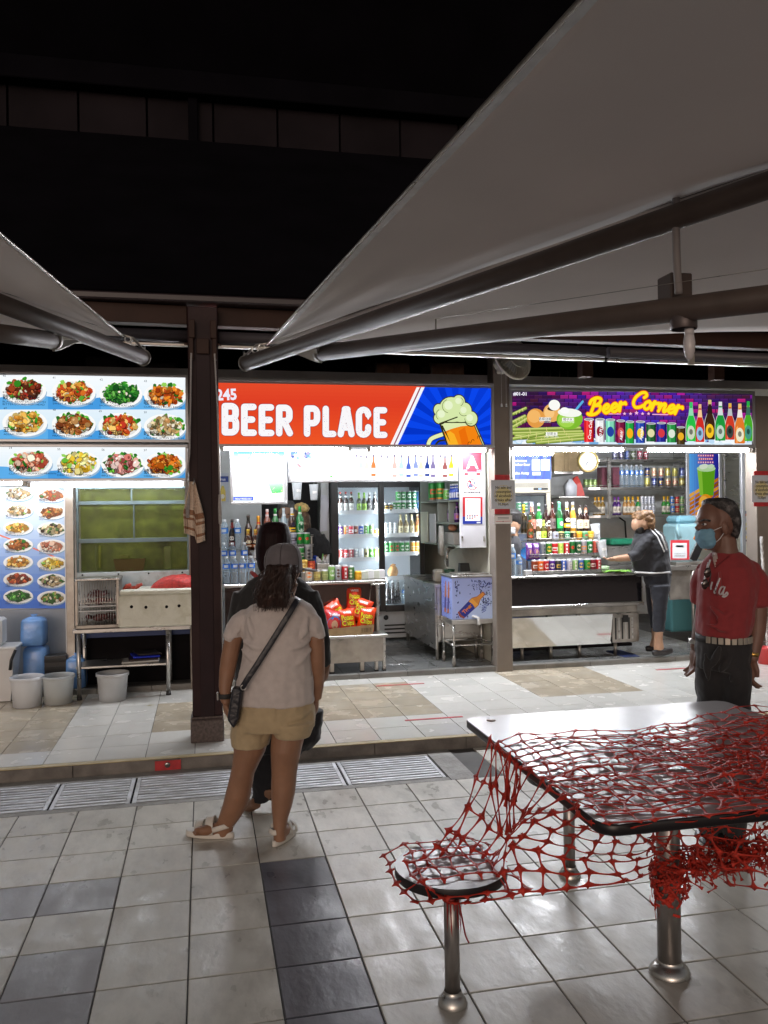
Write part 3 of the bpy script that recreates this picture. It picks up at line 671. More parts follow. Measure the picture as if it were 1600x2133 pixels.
circ = [(1000, 455, 132, 122), (1078, 385, 68, 72), (868, 470, 56, 64), (880, 555, 66, 62), (1140, 475, 76, 84), (1205, 560, 72, 78), (1000, 540, 150, 60), (1100, 560, 90, 40)]
hp = [Z(*a) for a in ((905, 725), (800, 765), (765, 815), (765, 845))]
pr.L = 7; pr.ps(smooth_path(hp), 10.5, ol); pr.L = 8; pr.ps(smooth_path(hp), 8, (228, 238, 180)); pr.L = 9; pr.ps(smooth_path([Z(940, 790), Z(870, 800), Z(835, 850)]), 6, ol); pr.L = 10; pr.ps(smooth_path([Z(945, 800), Z(880, 812), Z(850, 850)]), 3.6, (20, 60, 190))
pr.L = 11; pr.pp([Z(868, 600), Z(1250, 600), Z(1352, 832), Z(950, 832)], ol)
pr.L = 12; pr.pp([Z(884, 606), Z(1240, 606), Z(1338, 832), Z(968, 832)], (222, 236, 175))
pr.L = 13; pr.pp([Z(918, 700), Z(1000, 668), Z(1100, 640), Z(1240, 626), Z(1318, 832), Z(972, 832)], (244, 134, 20))
pr.L = 14; pr.pp([Z(930, 730), Z(985, 690), Z(1030, 720), Z(1075, 832), Z(978, 832)], (250, 178, 40)); pr.pp([Z(1075, 690), Z(1140, 650), Z(1190, 832), Z(1110, 832)], (236, 112, 12))
pr.L = 15; pr.ps([Z(905, 640), Z(948, 720), Z(985, 800)], [4, 2.4, .4], ol); pr.ps([Z(890, 620), Z(962, 832)], 2.0, ol); pr.ps([Z(1243, 640), Z(1325, 832)], 2.0, ol)
for x, y in ((1185, 815), (1222, 790), (1285, 750)): pr.ps(smooth_path([Z(x - 14, y + 17), Z(x - 10, y - 5), Z(x + 8, y - 12), Z(x + 14, y + 2)]), 1.2, (120, 60, 10))
for x, y, rx, ry in circ: pr.L = 16; pr.pe(*Z(x, y), rx / 5 + 1.6, ry / 5 + 1.6, ol, 0, n=24)
for x, y, rx, ry in circ: pr.L = 17; pr.pe(*Z(x, y), rx / 5 - .6, ry / 5 - .6, foam, 0, n=24)
pr.L = 18
for x, y, r_, a0, a1 in ((975, 430, 70, 110, 260), (1075, 385, 48, -60, 60), (1130, 480, 52, 200, 300), (1195, 560, 56, 180, 290), (900, 520, 60, 120, 230)):
    pr.ps([Z(x + r_ * cos(radians(a0 + (a1 - a0) * i / 9)), y - r_ * sin(radians(a0 + (a1 - a0) * i / 9))) for i in range(10)], 1.0, (70, 80, 40))
    pr.pe(*Z(x - 5, y - 8), r_ / 7.5, r_ / 7.5, (232, 244, 205), -.5, n=14)
pr.L = 18; pr.ps([Z(878, 612), Z(1060, 545)], 2.6, ol)
pr.build('artwork', M_lit1, t)
t = lightbox('shop_sign', 'purple brick backlit Beer Corner sign with cans and bottles on ice', 'shop sign', YF, 1067.5, 817, 1566, 926, 6, .15, group='shop signs above the drink stalls')
pr = plane_print(YF - .002, 1316, 870, seed=6)
x0, x1, ya, yb = 1067.5, 1566, 816, 926
pr.pr(x0, ya, x1, yb, (48, 16, 66)); pr.L = 2; br = random.Random(4)
nrow = 15; rh = (yb - ya) / nrow
for j in range(nrow):
    x = x0 - (9 if j % 2 else 0)
    while x < x1:
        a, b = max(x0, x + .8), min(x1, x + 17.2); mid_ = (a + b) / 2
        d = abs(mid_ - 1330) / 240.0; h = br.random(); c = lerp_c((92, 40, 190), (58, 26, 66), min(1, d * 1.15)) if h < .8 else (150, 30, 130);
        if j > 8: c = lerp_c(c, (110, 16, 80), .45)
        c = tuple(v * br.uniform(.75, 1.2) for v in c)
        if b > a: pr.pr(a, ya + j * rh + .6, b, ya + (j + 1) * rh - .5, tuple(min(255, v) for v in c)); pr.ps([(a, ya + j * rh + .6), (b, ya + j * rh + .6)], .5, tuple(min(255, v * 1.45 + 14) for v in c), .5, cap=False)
        x += 18
pr.L = 4; pr.pt(1069, 823.5, 6.5, '#01-01', (248, 246, 255), bold=.03, width=26)
for i in range(60):
    x = br.uniform(x0 + 4, x1 - 4); pr.pe(x, 922 - br.uniform(-1, 6), br.uniform(5, 12), br.uniform(2.5, 6), br.choice([(225, 240, 252), (190, 220, 245), (245, 250, 255), (120, 175, 225)]), 3 + br.random() * 2, n=9, jit=.25) if 922 < 930 else None
pr.pr(x0, 921, x1, yb, (222, 238, 250), 2)
Z5 = lambda X, Y_: (1020 + X / 5.333, 740 + Y_ / 5.333)
def cane(pts, w, k):
    a, b = Z5(*pts[0]), Z5(*pts[1]); pr.ps([a, b], w, (86, 104, 40), k); pr.ps([(a[0], a[1] - w * .1), (b[0], b[1] - w * .1)], w * .8, (150, 172, 74), k + .3); pr.ps([(a[0], a[1] - w * .22), (b[0], b[1] - w * .22)], w * .3, (206, 216, 130), k + .5)
    n = 4
    for i in range(1, n):
        x, y = a[0] + (b[0] - a[0]) * i / n, a[1] + (b[1] - a[1]) * i / n; pr.ps([(x, y - w * .5), (x + .6, y + w * .5)], 1.1, (226, 214, 140), k + .7)
pr.L = 9
for k, (p, w) in enumerate((([(258, 655), (400, 590)], 6), ([(258, 745), (390, 680)], 7.5), ([(258, 800), (430, 700)], 8), ([(258, 830), (1000, 810)], 7), ([(258, 870), (1020, 850)], 7), ([(290, 900), (1040, 880)], 7.5), ([(320, 920), (700, 905)], 7), ([(420, 960), (1030, 895)], 7), ([(520, 975), (1040, 930)], 6.5), ([(258, 930), (600, 870)], 7))): cane(p, w, k * .9)
pr.L = 20; pr.pe(*Z5(690, 640), 17.5, 17, (236, 176, 96)); pr.pe(*Z5(510, 700), 18, 18, (228, 156, 72), 1); pr.pe(*Z5(490, 680), 13, 12, (244, 184, 104), 2); pr.pe(*Z5(660, 640), 10, 11, (250, 200, 130), 2); pr.pe(*Z5(690, 595), 9.5, 4.0, (60, 40, 30), 2.4); pr.pe(*Z5(715, 555), 11.5, 10, (250, 250, 244), 3)
pr.ps([Z5(940, 625), Z5(1030, 515)], 4.4, (92, 176, 228), 2); pr.pe(*Z5(885, 710), 26.5, 19.5, (128, 188, 50), 3, rot=.1); pr.pe(*Z5(850, 720), 17, 14, (164, 214, 80), 3.5); pr.pe(*Z5(885, 640), 24, 8, (246, 250, 240), 4, rot=-.05); pr.pe(*Z5(830, 615), 9, 6, (252, 252, 250), 4.4)
for X, Y_, zh, en in ((612, 725, '香椰烧椰', 'Thai Coconut'), (865, 730, '椰子水', 'Coconut Drink'), (685, 890, '甘蔗水', 'Sugar Cane Juice')):
    x, y = Z5(X, Y_); pr.pr(x - 12, y - 6.5, x + 12, y + 1, (250, 252, 246), 5.5); pr.pt(x, y - .3, 4.6, zh, (40, 50, 30), 6, align='c'); pr.pt(x, y + 4.2, 3.0, en, (250, 250, 250), 6, align='c')
def pcan(x, ytop, w, h, c, c2, word=None, tilt=0.0, top=(205, 208, 212)):
    f = lambda a, b: (x + a * w / 2 + b * tilt * 0, ytop + b * h)
    pr.pp([f(-1, .06), f(1, .06), f(.96, 1), f(-.96, 1)], c, 0); pr.pp([f(-.55, .06), f(-.15, .06), f(-.15, 1), f(-.55, 1)], tuple(min(255, v + 35) for v in c), .3); pr.pp([f(.7, .06), f(1, .06), f(.96, 1), f(.68, 1)], tuple(v * .6 for v in c), .3)
    pr.pe(x, ytop + h * .06, w / 2, h * .055, top, .5, n=12); pr.pe(x, ytop + h * .06, w / 2 * .75, h * .035, tuple(v * .75 for v in top), .7, n=12)
    if c2: pr.pe(x, ytop + h * .56, w * .36, h * .2, c2, .8, n=14)
    if word: pr.text(*pr.U(x + w * .16, ytop + h * .9), w * .30 * pr.k, word, (255, 255, 255), .02, dz=1, rot=radians(84), shear=.25)
pr.L = 30
for i, a in enumerate(((1226, 871, 21, 50, (218, 34, 36), None, 'Coca Cola'), (1249, 871, 20, 50, (236, 236, 238), (150, 30, 50), '100 PLUS'), (1270.5, 872, 20, 49, (130, 214, 180), (38, 70, 160), None), (1292, 874, 18.5, 49, (120, 20, 60), (210, 90, 90), 'A&W'), (1311, 876, 18, 48, (34, 160, 66), (250, 180, 30), None), (1333, 876, 20, 47, (38, 70, 170), (246, 206, 60), 'Ayataka'), (1355, 880, 20.5, 40, (34, 92, 50), (226, 220, 170), None), (1376.5, 879, 20, 42, (36, 40, 140), (214, 60, 70), None), (1398, 880, 20, 42, (40, 140, 66), (222, 232, 216), None), (1417, 888, 18, 38, (70, 52, 24), (240, 176, 40), None))): pcan(*a)
def pbot(x, y0, y1, w, c, cap, lab, neck=None):
    h = y1 - y0; pts = [(-.28, 0), (.28, 0), (.30, .12), (.36, .28), (.85, .48), (1, .6), (1, .97), (.9, 1), (-.9, 1), (-1, .97), (-1, .6), (-.85, .48), (-.36, .28), (-.30, .12)]
    F = lambda a, b: (x + a * w / 2, y0 + b * h)
    pr.pp([F(a * 1.12, b) for a, b in pts], (210, 214, 205), 0); pr.pp([F(*p) for p in pts], c, .3); pr.pp([F(-.7, .6), F(-.35, .55), F(-.4, .98), F(-.7, .98)], tuple(min(255, v + 50) for v in c), .5)
    pr.pp([F(-.32, -.01), F(.32, -.01), F(.34, .10), F(-.34, .10)], cap, .6)
    if neck: pr.pp([F(-.36, .14), F(.36, .14), F(.55, .34), F(-.55, .34)], neck, .6)
    pr.pe(x, y0 + h * .78, w * .42, h * .17, lab, .8, n=16); pr.pe(x, y0 + h * .76, w * .2, h * .07, tuple(v * .55 for v in lab), 1, n=10)
pr.L = 34
for a in ((1438, 839, 919, 20, (40, 190, 70), (60, 200, 110), (206, 214, 190), (150, 220, 180)), (1456.5, 843, 921, 18, (206, 44, 36), (236, 190, 130), (150, 190, 224), (246, 200, 150)), (1477, 834, 916, 21, (60, 36, 24), (214, 190, 120), (248, 196, 40), (40, 30, 26)), (1499, 838, 918, 21, (30, 150, 60), (226, 226, 230), (190, 214, 196), (214, 220, 222)), (1519, 841, 916, 19, (206, 60, 40), (230, 180, 70), (60, 70, 66), (190, 196, 196)), (1539.5, 842, 924, 21, (226, 120, 44), (240, 190, 120), (236, 232, 200), (240, 232, 226)), (1557, 837, 919, 18, (70, 170, 40), (40, 170, 70), (70, 150, 130), (60, 110, 90))): pbot(*a)
SC = {'B': (1.25, [[(.42, 1.75), (.30, .9), (.12, .05)], [(-.05, 1.35), (.1, 1.75), (.55, 1.95), (.98, 1.75), (.9, 1.3), (.5, 1.05), (.3, 1.02)], [(.5, 1.05), (.95, .95), (1.0, .45), (.65, .05), (.15, -.02), (-.15, .15)]]),
      'C': (1.2, [[(.95, 1.35), (1.12, 1.65), (.9, 1.95), (.5, 1.85), (.12, 1.25), (.08, .55), (.4, .03), (.85, .1), (1.15, .4)]]),
      'e': (.78, [[(.05, .42), (.42, .52), (.58, .8), (.38, 1.0), (.12, .75), (.1, .3), (.35, 0), (.62, .12), (.82, .42)]]),
      'r': (.72, [[(-.02, .3), (.14, 1.08), (.26, .85), (.6, .95)], [(.16, .95), (.14, .45), (.12, 0)], [(.58, .92), (.66, .78)]]),
      'o': (.8, [[(.4, 1.0), (.1, .75), (.08, .25), (.35, 0), (.62, .25), (.6, .75), (.4, 1.0), (.55, .8), (.85, .75)]]),
      'n': (.95, [[(.02, .5), (.16, 1.0), (.2, .6), (.12, 0)], [(.15, .45), (.42, .98), (.62, .85), (.58, .3), (.7, 0), (.95, .35)]])}
def script(pr, body, fx, size, w, col, dz, shear=.18, n=5):
    """fx(s) -> (px, py, angle) along the baseline, s in letter units"""
    s = 0
    for ch in body:
        adv, st = SC[ch]
        for path in st:
            q = []
            for a, b in smooth_path(path, n):
                bx, by, an = fx(s + a + shear * b); q.append((bx - sin(an) * -b * size * 0 + sin(an) * b * size, by - cos(an) * b * size))
            pr.ps(q, w, col, dz)
        s += adv
fB = lambda s: (1226 + 21.5 * s, 864.5 - 2.6 * s, radians(-7)); fC = lambda s: (1313 + 20 * s, 847.5 + 3.2 * s, radians(9))
for w, c, dz in ((9.6, (196, 26, 40), 0), (8.0, (246, 130, 20), .6), (5.6, (255, 226, 30), 1.2)):
    pr.L = 38; script(pr, 'Beer', fB, 17.0, w, c, dz); script(pr, 'Corner', fC, 17.0, w, c, dz)
def star(pr, x, y, r_, c): pr.pp([(x + r_ * (1 if i % 2 == 0 else .45) * sin(pi * i / 5), y - r_ * (1 if i % 2 == 0 else .45) * cos(pi * i / 5)) for i in range(10)], c)
for i in range(5): star(pr, 1299.5 + 12.5 * i, 862 - (1.5 if i == 2 else 0), 4.6 if i == 2 else 3.8, (252, 190, 226))
pr.ps([(1258, 862.5), (1291, 862.5)], 2, (252, 180, 220)); pr.ps([(1358, 863.5), (1390, 864)], 2, (252, 180, 220))
pr.build('artwork', M_lit1, t)
def tube_lamp(x0, x1, py, label, Y=7.41, r=.0145, m=None):
    A = P(x0, py, Y=Y); B = P(x1, py, Y=Y); z = (A.z + B.z) / 2
    t = thing('tube_light', label, 'tube light', (0, 0, 0), group='lit fluorescent tubes under the signs')
    q = MB().cyl((A.x + .02, Y, z), (B.x - .02, Y, z), r, 12); q.build('tube', m or M_glow_tube, t)
    q = MB().box(A.x - .01, B.x + .01, Y - .01, Y + .03, z + r + .004, z + r + .022, .003); q.build('batten', M_white, t)
    for x in (A.x, B.x):
        q = MB().box(x - .012, x + .02, Y - .016, Y + .016, z - .016, z + r + .004, .003); q.build('end_cap', M_white_d, t)
    return t
M_dimtube = glow_mat('dimmed_tube_glass', (0.93, 0.95, 1.0), TUBE_STRENGTH * .2)  # left tubes dimmed to keep glare off the menu board
tube_lamp(60, 385, 1010, 'lit tube light under the lower seafood menu sign', m=M_dimtube); tube_lamp(-260, 50, 1007, 'lit tube light at the left frame edge under the seafood sign', m=M_dimtube)
tube_lamp(462, 727, 934, 'lit tube light under the left half of the red sign'); tube_lamp(768, 1013, 937.5, 'lit tube light under the mug end of the red sign')
tube_lamp(1064, 1299, 937, 'lit tube light under the left half of the purple sign'); tube_lamp(1344, 1560, 937.5, 'lit tube light under the bottles of the purple sign'); tube_lamp(1062, 1148, 945.5, 'short lit tube light below the longer tube, near the taupe pillar', Y=7.47)
t = lightbox('menu_lightbox', 'square glaring menu lightbox hung at the left of the beer stall', 'menu lightbox', 7.52, 486, 941, 592, 1045, 5.5, .06)
pr = plane_print(7.518, 539, 993)
pr.pr(486, 941, 592, 1045, (252, 253, 255)); pr.L = 2
for i in range(6): pr.pr(486, 941 + 2.6 * i, 592, 941 + 2.6 * (i + 1), lerp_c((120, 185, 235), (235, 246, 255), i / 5))
pr.L = 3; pr.pt(540, 956, 10, '100% 鲜榨甘蔗水', (255, 255, 255), bold=.05, align='c', width=86); pr.pt(540, 956, 10, '100% 鲜榨甘蔗水', (170, 205, 225), -.4, bold=.075, align='c', width=88)
for i in range(8): pr.ps([(494, 966 + i * 7), (520, 966 + i * 7)], .7, (232, 232, 232), cap=False); pr.ps([(525, 966 + i * 7), (536, 966 + i * 7)], 1.1, (205, 214, 205), cap=False)
for i in range(10):
    y = 998 + 3 * i; pr.pp([(555 + i * 1.2, y), (590, y - 2), (590, y + 1), (555.6 + i * 1.2, y + 3)], lerp_c((236, 238, 240), (90, 214, 110), i / 9))
for i in range(26): pr.pe(br.uniform(532, 590), br.uniform(1012, 1043), br.uniform(1, 3), br.uniform(.5, 1), br.choice([(210, 232, 150), (236, 226, 140), (200, 235, 190), (130, 220, 120)]), 1 + br.random(), n=6, rot=br.uniform(0, 3))
pr.pr(486, 1034, 528, 1043, (80, 100, 215), 1); pr.pt(490, 1041, 4, 'FRESHLY PRESSED DAILY', (255, 255, 255), 2, width=34)
pr.build('artwork', M_lit2, t)
t = lightbox('menu_lightbox', 'long glaring lightbox with a row of printed liquor bottles', 'menu lightbox', 7.54, 606, 941, 948, 998, 5.5, .06)
pr = plane_print(7.538, 777, 970, seed=3)
pr.pr(606, 941, 948, 998, (252, 252, 255)); pr.L = 2
for i in range(16): pr.pe(br.uniform(607, 650), 942 + br.uniform(0, 12), br.uniform(2, 5), br.uniform(1.5, 4), br.choice([(120, 160, 200), (90, 110, 170), (150, 190, 205), (170, 160, 200)]), br.random() * 2, n=7, jit=.3)
pr.pp([(617, 966), (622, 966), (629, 972), (624, 974)], (206, 150, 160), 2)
bc = [(220, 225, 240), (200, 190, 220), (235, 190, 160), (150, 190, 210), (190, 235, 210), (60, 80, 150), (225, 210, 150), (170, 120, 110), (240, 220, 120), (205, 225, 235), (120, 170, 200)]
def pb2(x, y0, y1, w, c, lab):
    h = y1 - y0; pts = [(-.28, 0), (.28, 0), (.34, .3), (1, .5), (1, 1), (-1, 1), (-1, .5), (-.34, .3)]
    pr.pp([(x + a * w / 2, y0 + b * h) for a, b in pts], c, 1); pr.pr(x - w * .4, y0 + h * .62, x + w * .4, y0 + h * .88, lab, 1.5); pr.pr(x - w * .16, y0 - .5, x + w * .16, y0 + h * .1, (110, 100, 130), 1.6)
xs = [742, 752, 764, 778, 794, 808, 822, 836, 851, 866, 877, 890, 902, 917, 927, 940]
for i, x in enumerate(xs):
    strong = i in (3, 8, 11, 12, 14, 15); c = bc[(i * 3) % len(bc)] if not strong else [(196, 120, 70), (70, 90, 170), (38, 60, 130), (120, 110, 150), (150, 90, 90), (226, 190, 60)][(3, 8, 11, 12, 14, 15).index(i)]
    pb2(x, 947 + (i % 3) * 1.5, 994 - (i % 2) * 2, 9.5, c if strong else lerp_c(c, (255, 255, 255), .35), (240, 240, 240) if strong else (225, 230, 238))
for i in range(6): pr.ps([(650, 962 + i * 5), (700, 962 + i * 5)], .7, (222, 222, 226), cap=False)
pr.pe(690, 992, 4, 2, (90, 180, 80), 1, n=7, jit=.3)
pr.build('artwork', M_lit2, t)
M_rear = glow_mat('lightbox_added_rear_glow', (.95, .97, 1.0), 5.0)  # glowing lightbox backs added to brighten the beer stall interior
for a_, b_, c_, d_, y_ in ((486, 592, 941, 1045, 7.582), (606, 948, 941, 998, 7.602)):
    a, b = P(a_, d_, Y=y_), P(b_, c_, Y=y_); o = [o for o in bpy.data.objects if o.name.startswith('menu_lightbox')][0 if a_ == 486 else 1]
    MB().box(a.x, b.x, y_, y_ + .004, a.z, b.z).build('added_rear_glow', M_rear, o)
def sheet(name, label, cat, Y, x0, y0, x1, y1, draw, group=None, th=.002, m=None):
    A = P(x0, y1, Y=Y); B = P(x1, y0, Y=Y); t = thing(name, label, cat, (0, 0, 0), 0, group)
    q = MB().box(A.x, B.x, Y, Y + th, (A.z + P(x1, y1, Y=Y).z) / 2, (B.z + P(x0, y0, Y=Y).z) / 2, .0006); q.build('backing', M_white, t)
    pr = plane_print(Y - .0006, (x0 + x1) / 2, (y0 + y1) / 2); draw(pr); pr.build('print', m or M_print, t); return t
def d_A(p):
    p.pr(963, 942, 1003.5, 983, (176, 44, 62)); p.L = 2; p.pt(984, 976, 26, 'A', (235, 232, 240), align='c', bold=.012); p.pt(984.8, 975.4, 24, 'A', (60, 60, 110), -.4, align='c', bold=-.005)
    for i in range(3): p.ps([(965, 979 + i * 1.4), (973, 979 + i * 1.4)], .6, (230, 200, 205), cap=False); p.ps([(993, 979 + i * 1.4), (1002, 979 + i * 1.4)], .6, (230, 200, 205), cap=False)
sheet('hygiene_grade_poster', 'small red poster with a big letter A on the white cupboard door', 'poster', 7.668, 963, 942, 1003.5, 983, d_A)
def d_18(p):
    p.pr(967, 985, 1000.5, 1034, (248, 248, 250)); p.L = 2; p.pr(967, 985, 1000.5, 990, (190, 40, 50)); p.pt(984, 989.4, 3.6, 'NOTICE', (255, 255, 255), .5, align='c')
    p.pt(984, 994, 2.6, 'NO SALE OF TOBACCO', (40, 30, 40), align='c', width=29); p.pt(984, 997.6, 2.6, 'TO PERSONS BELOW 21', (40, 30, 40), align='c', width=29)
    p.pe(984, 1009.5, 11.3, 11.3, (190, 36, 44), 0, n=24); p.pe(984, 1009.5, 9.4, 9.4, (250, 250, 250), .4, n=24); p.pe(980, 1004, 2.6, 2.8, (40, 30, 40), .8); p.pp([(975, 1015), (978, 1007), (983, 1007.5), (986, 1016)], (90, 100, 130), .8); p.pe(989, 1006, 1.6, 3.4, (60, 70, 90), .8); p.ps([(976, 1002), (992, 1017)], 1.8, (190, 36, 44), 1.4)
    p.pr(967, 1023.5, 1000.5, 1028, (50, 50, 60)); p.pt(984, 1027.3, 3, 'FINES UP TO $10,000', (245, 245, 245), .5, align='c', width=29)
    for i in range(2): p.ps([(971, 1030 + i * 2), (997, 1030 + i * 2)], .7, (120, 120, 130), cap=False)
sheet('warning_poster', 'white warning poster with a red prohibition circle on the cupboard door', 'poster', 7.668, 967, 985, 1000.5, 1034, d_18)
def d_qr(p):
    p.pr(964, 1035.5, 1005, 1076, (196, 34, 44)); p.pr(964, 1076, 1005, 1091.5, (30, 52, 150)); p.L = 2; p.pr(969, 1038, 1001, 1085, (246, 246, 248)); p.pe(973, 1042, 1.5, 1.5, (60, 40, 70)); p.ps([(992, 1042), (998, 1042)], .6, (150, 150, 160)); p.ps([(977, 1047), (992, 1047)], .7, (120, 120, 130)); p.ps([(977, 1070), (995, 1070)], 1.2, (196, 34, 44), cap=False)
    for i in range(3):
        for j in range(5 - i): p.pr(972.5 + j * 5, 1072.5 + i * 3.4, 975.5 + j * 5, 1074.5 + i * 3.4, [(60, 70, 150), (190, 50, 60), (90, 90, 100)][(i + j) % 3], .3)
    p.pr(993, 1087, 1001, 1090, (230, 232, 240), .3)
sheet('payment_poster', 'red and blue bordered payment poster at the bottom of the cupboard door', 'poster', 7.668, 964, 1035.5, 1005, 1091.5, d_qr)
def notice(x0, x1, y0, y1, bx0, bx1, label, red=8, Y=7.374):
    def d(p):
        p.pr(x0, y0, x1, y1, (188, 194, 202)); p.L = 2; cx, cy = (x0 + x1) / 2 + .5, (y0 + y1) / 2 + 1; r_ = min(19, (x1 - x0) * .42)
        for i in range(40):
            a = 2 * pi * i / 40; p.pe(cx + r_ * cos(a), cy + r_ * sin(a) * 1.05, 1.0, .8, (196, 170, 70), 0, n=6)
        p.pe(cx, cy, r_ * .85, r_ * .85, (200, 190, 140), -.3, n=20)
        for i, l in enumerate(('No sale and', 'consumption', 'of alcoholic', 'drinks after', '10.30pm')):
            p.pt(cx, y0 + (y1 - y0) * (.30 + .145 * i), 5.6, l, (28, 28, 30), 1, align='c', bold=.02, width=min(36, (x1 - x0) * .74) * (len(l) / 12.0))
    t = sheet('notice', label, 'notice', Y, x0, y0, x1, y1, d, 'no alcohol notices on the stall pillars')
    for (ya, yb) in ((y0 - red - 3, y0 + 1), (y1 - 1, y1 + red + 3)):
        a, b = P(bx0, yb, Y=Y), P(bx1, ya, Y=Y); q = MB().box(a.x, b.x, Y + .0015, Y + .0055, a.z, b.z, .001); q.build('red_strap', M_redtape, t)
notice(1023.5, 1073, 1000, 1060, 1031, 1061.5, 'round no alcohol after 10.30pm notice strapped to the pillar between the stalls', Y=7.372)
notice(1567, 1606, 990, 1046, 1571, 1601, 'no alcohol notice strapped to the pillar at the right frame edge', 6, Y=7.372)
def d_c(p):
    p.pr(1029, 1073.5, 1067, 1091, (226, 224, 222)); p.L = 2
    for i in range(2): p.ps([(1037, 1078 + 3 * i), (1060, 1077.5 + 3 * i)], .9, (70, 70, 80), cap=False)
    p.ps([(1033, 1086.5), (1064, 1085.5)], 1, (200, 110, 110), cap=False); p.pe(1048, 1086, 1, 1, (30, 30, 30), .4)
sheet('paper_notice', 'small white paper notice curling off the pillar below the red strap', 'notice', 7.366, 1029, 1073.5, 1067, 1091, d_c)
def d_price(p):
    p.pr(1072, 946, 1148, 998, (36, 74, 190)); p.L = 2
    for i in range(5): p.pp([(1080 + i * 16, 998), (1084 + i * 16, 998), (1100 + i * 16, 946), (1095 + i * 16, 946)] if i < 4 else [(1072, 960), (1074, 960), (1078, 946), (1074, 946)], (26, 56, 156))
    p.L = 3; p.pt(1068, 962, 5, 'Guinness', (250, 250, 255), bold=.02, width=29); p.pt(1068, 970, 5, 'Anchor Beer', (250, 250, 255), bold=.02, width=36); p.pt(1068, 988, 5, 'Take Away', (250, 250, 255), bold=.02, width=34)
    p.pt(1115, 955, 3, 'Bottles', (220, 226, 250), align='c'); p.pt(1135, 955, 3, 'Can', (220, 226, 250), align='c')
    p.pr(1108, 957, 1125, 980, (206, 218, 240)); p.pr(1127, 957, 1145, 980, (206, 218, 240)); p.pr(1109, 983, 1126, 990, (206, 218, 240))
    p.pt(1116.5, 962.5, 4.6, '$6.50', (20, 24, 50), .5, align='c'); p.pt(1116.5, 970.5, 4.6, '$6.20', (20, 24, 50), .5, align='c'); p.pt(1136, 962.5, 4.6, '$6.30', (20, 24, 50), .5, align='c'); p.pt(1117.5, 988.5, 4.6, '+20¢', (20, 24, 50), .5, align='c')
sheet('price_board', 'blue beer price board above the small drinks freezer', 'price board', 8.55, 1068, 946, 1148, 998, d_price, th=.01)
def d_green(p):
    for i in range(12): p.pr(1435 + 5.3 * i, 945, 1435 + 5.3 * (i + 1), 1086, lerp_c((90, 170, 240), (36, 34, 150), i / 11))
    p.L = 2; r = random.Random(5)
    for j in range(7):
        for i in range(5): p.pp([(1435 + i * 13 + j * 0, 1030 + j * 9 - i * 7.5), (1447 + i * 13, 1023 + j * 9 - i * 7.5), (1447 + i * 13, 1030 + j * 9 - i * 7.5), (1435 + i * 13, 1037.5 + j * 9 - i * 7.5)], r.choice([(226, 150, 40), (200, 116, 24), (240, 176, 70), (150, 80, 16)])) if 1437 + j * 9 + 1030 - 1435 - i * 7.5 < 1084 + 360 else None
    p.pr(1435, 1074, 1499, 1086, (230, 236, 248), 1); p.pr(1435, 1078, 1470, 1085, (40, 40, 140), 1.5)
    p.L = 4; p.pp([(1452, 976), (1490, 974), (1486, 1032), (1458, 1032)], (96, 168, 30)); p.pp([(1452, 976), (1462, 975.5), (1465, 1032), (1458, 1032)], (140, 200, 60), .4); p.pe(1471, 976, 19.5, 6, (190, 226, 170), .8, n=18); p.pe(1466, 972, 10, 5, (226, 240, 216), 1.2, n=10, jit=.2); p.pe(1480, 971, 8, 4, (206, 232, 196), 1.2, n=10, jit=.2)
    p.pe(1470, 1048, 15, 17, (232, 150, 30), 1.5, n=20); p.pe(1466, 1044, 9, 10, (246, 180, 70), 1.9, n=16)
    for i, (w, c) in enumerate(((34, (226, 60, 80)), (30, (226, 60, 80)), (34, (200, 70, 130)))):
        for k in range(7): p.pe(1470 - w / 2 + w * (k + .5) / 7, 949 + 7 * i, 2.2, 2.4, c, .5, n=9); p.pe(1470 - w / 2 + w * (k + .5) / 7, 949 + 7 * i, 1.2, 1.3, (250, 240, 244), .8, n=8)
t = sheet('drink_poster', 'framed poster of a green iced drink behind the man in red', 'poster', 8.80, 1435, 945, 1499, 1086, d_green, th=.012, m=glow_mat('dim_backlit_print', attr=True, s=.75, sample=False))
for (x0_, y0_, x1_, y1_) in ((1431, 941, 1435, 1090), (1499, 941, 1503, 1090), (1435, 941, 1499, 945), (1435, 1086, 1499, 1090)):
    a, b = P(x0_, y1_, Y=8.79), P(x1_, y0_, Y=8.79); q = MB().box(a.x, b.x, 8.785, 8.81, a.z, b.z, .003); q.build('frame_bar', M_alu, t)
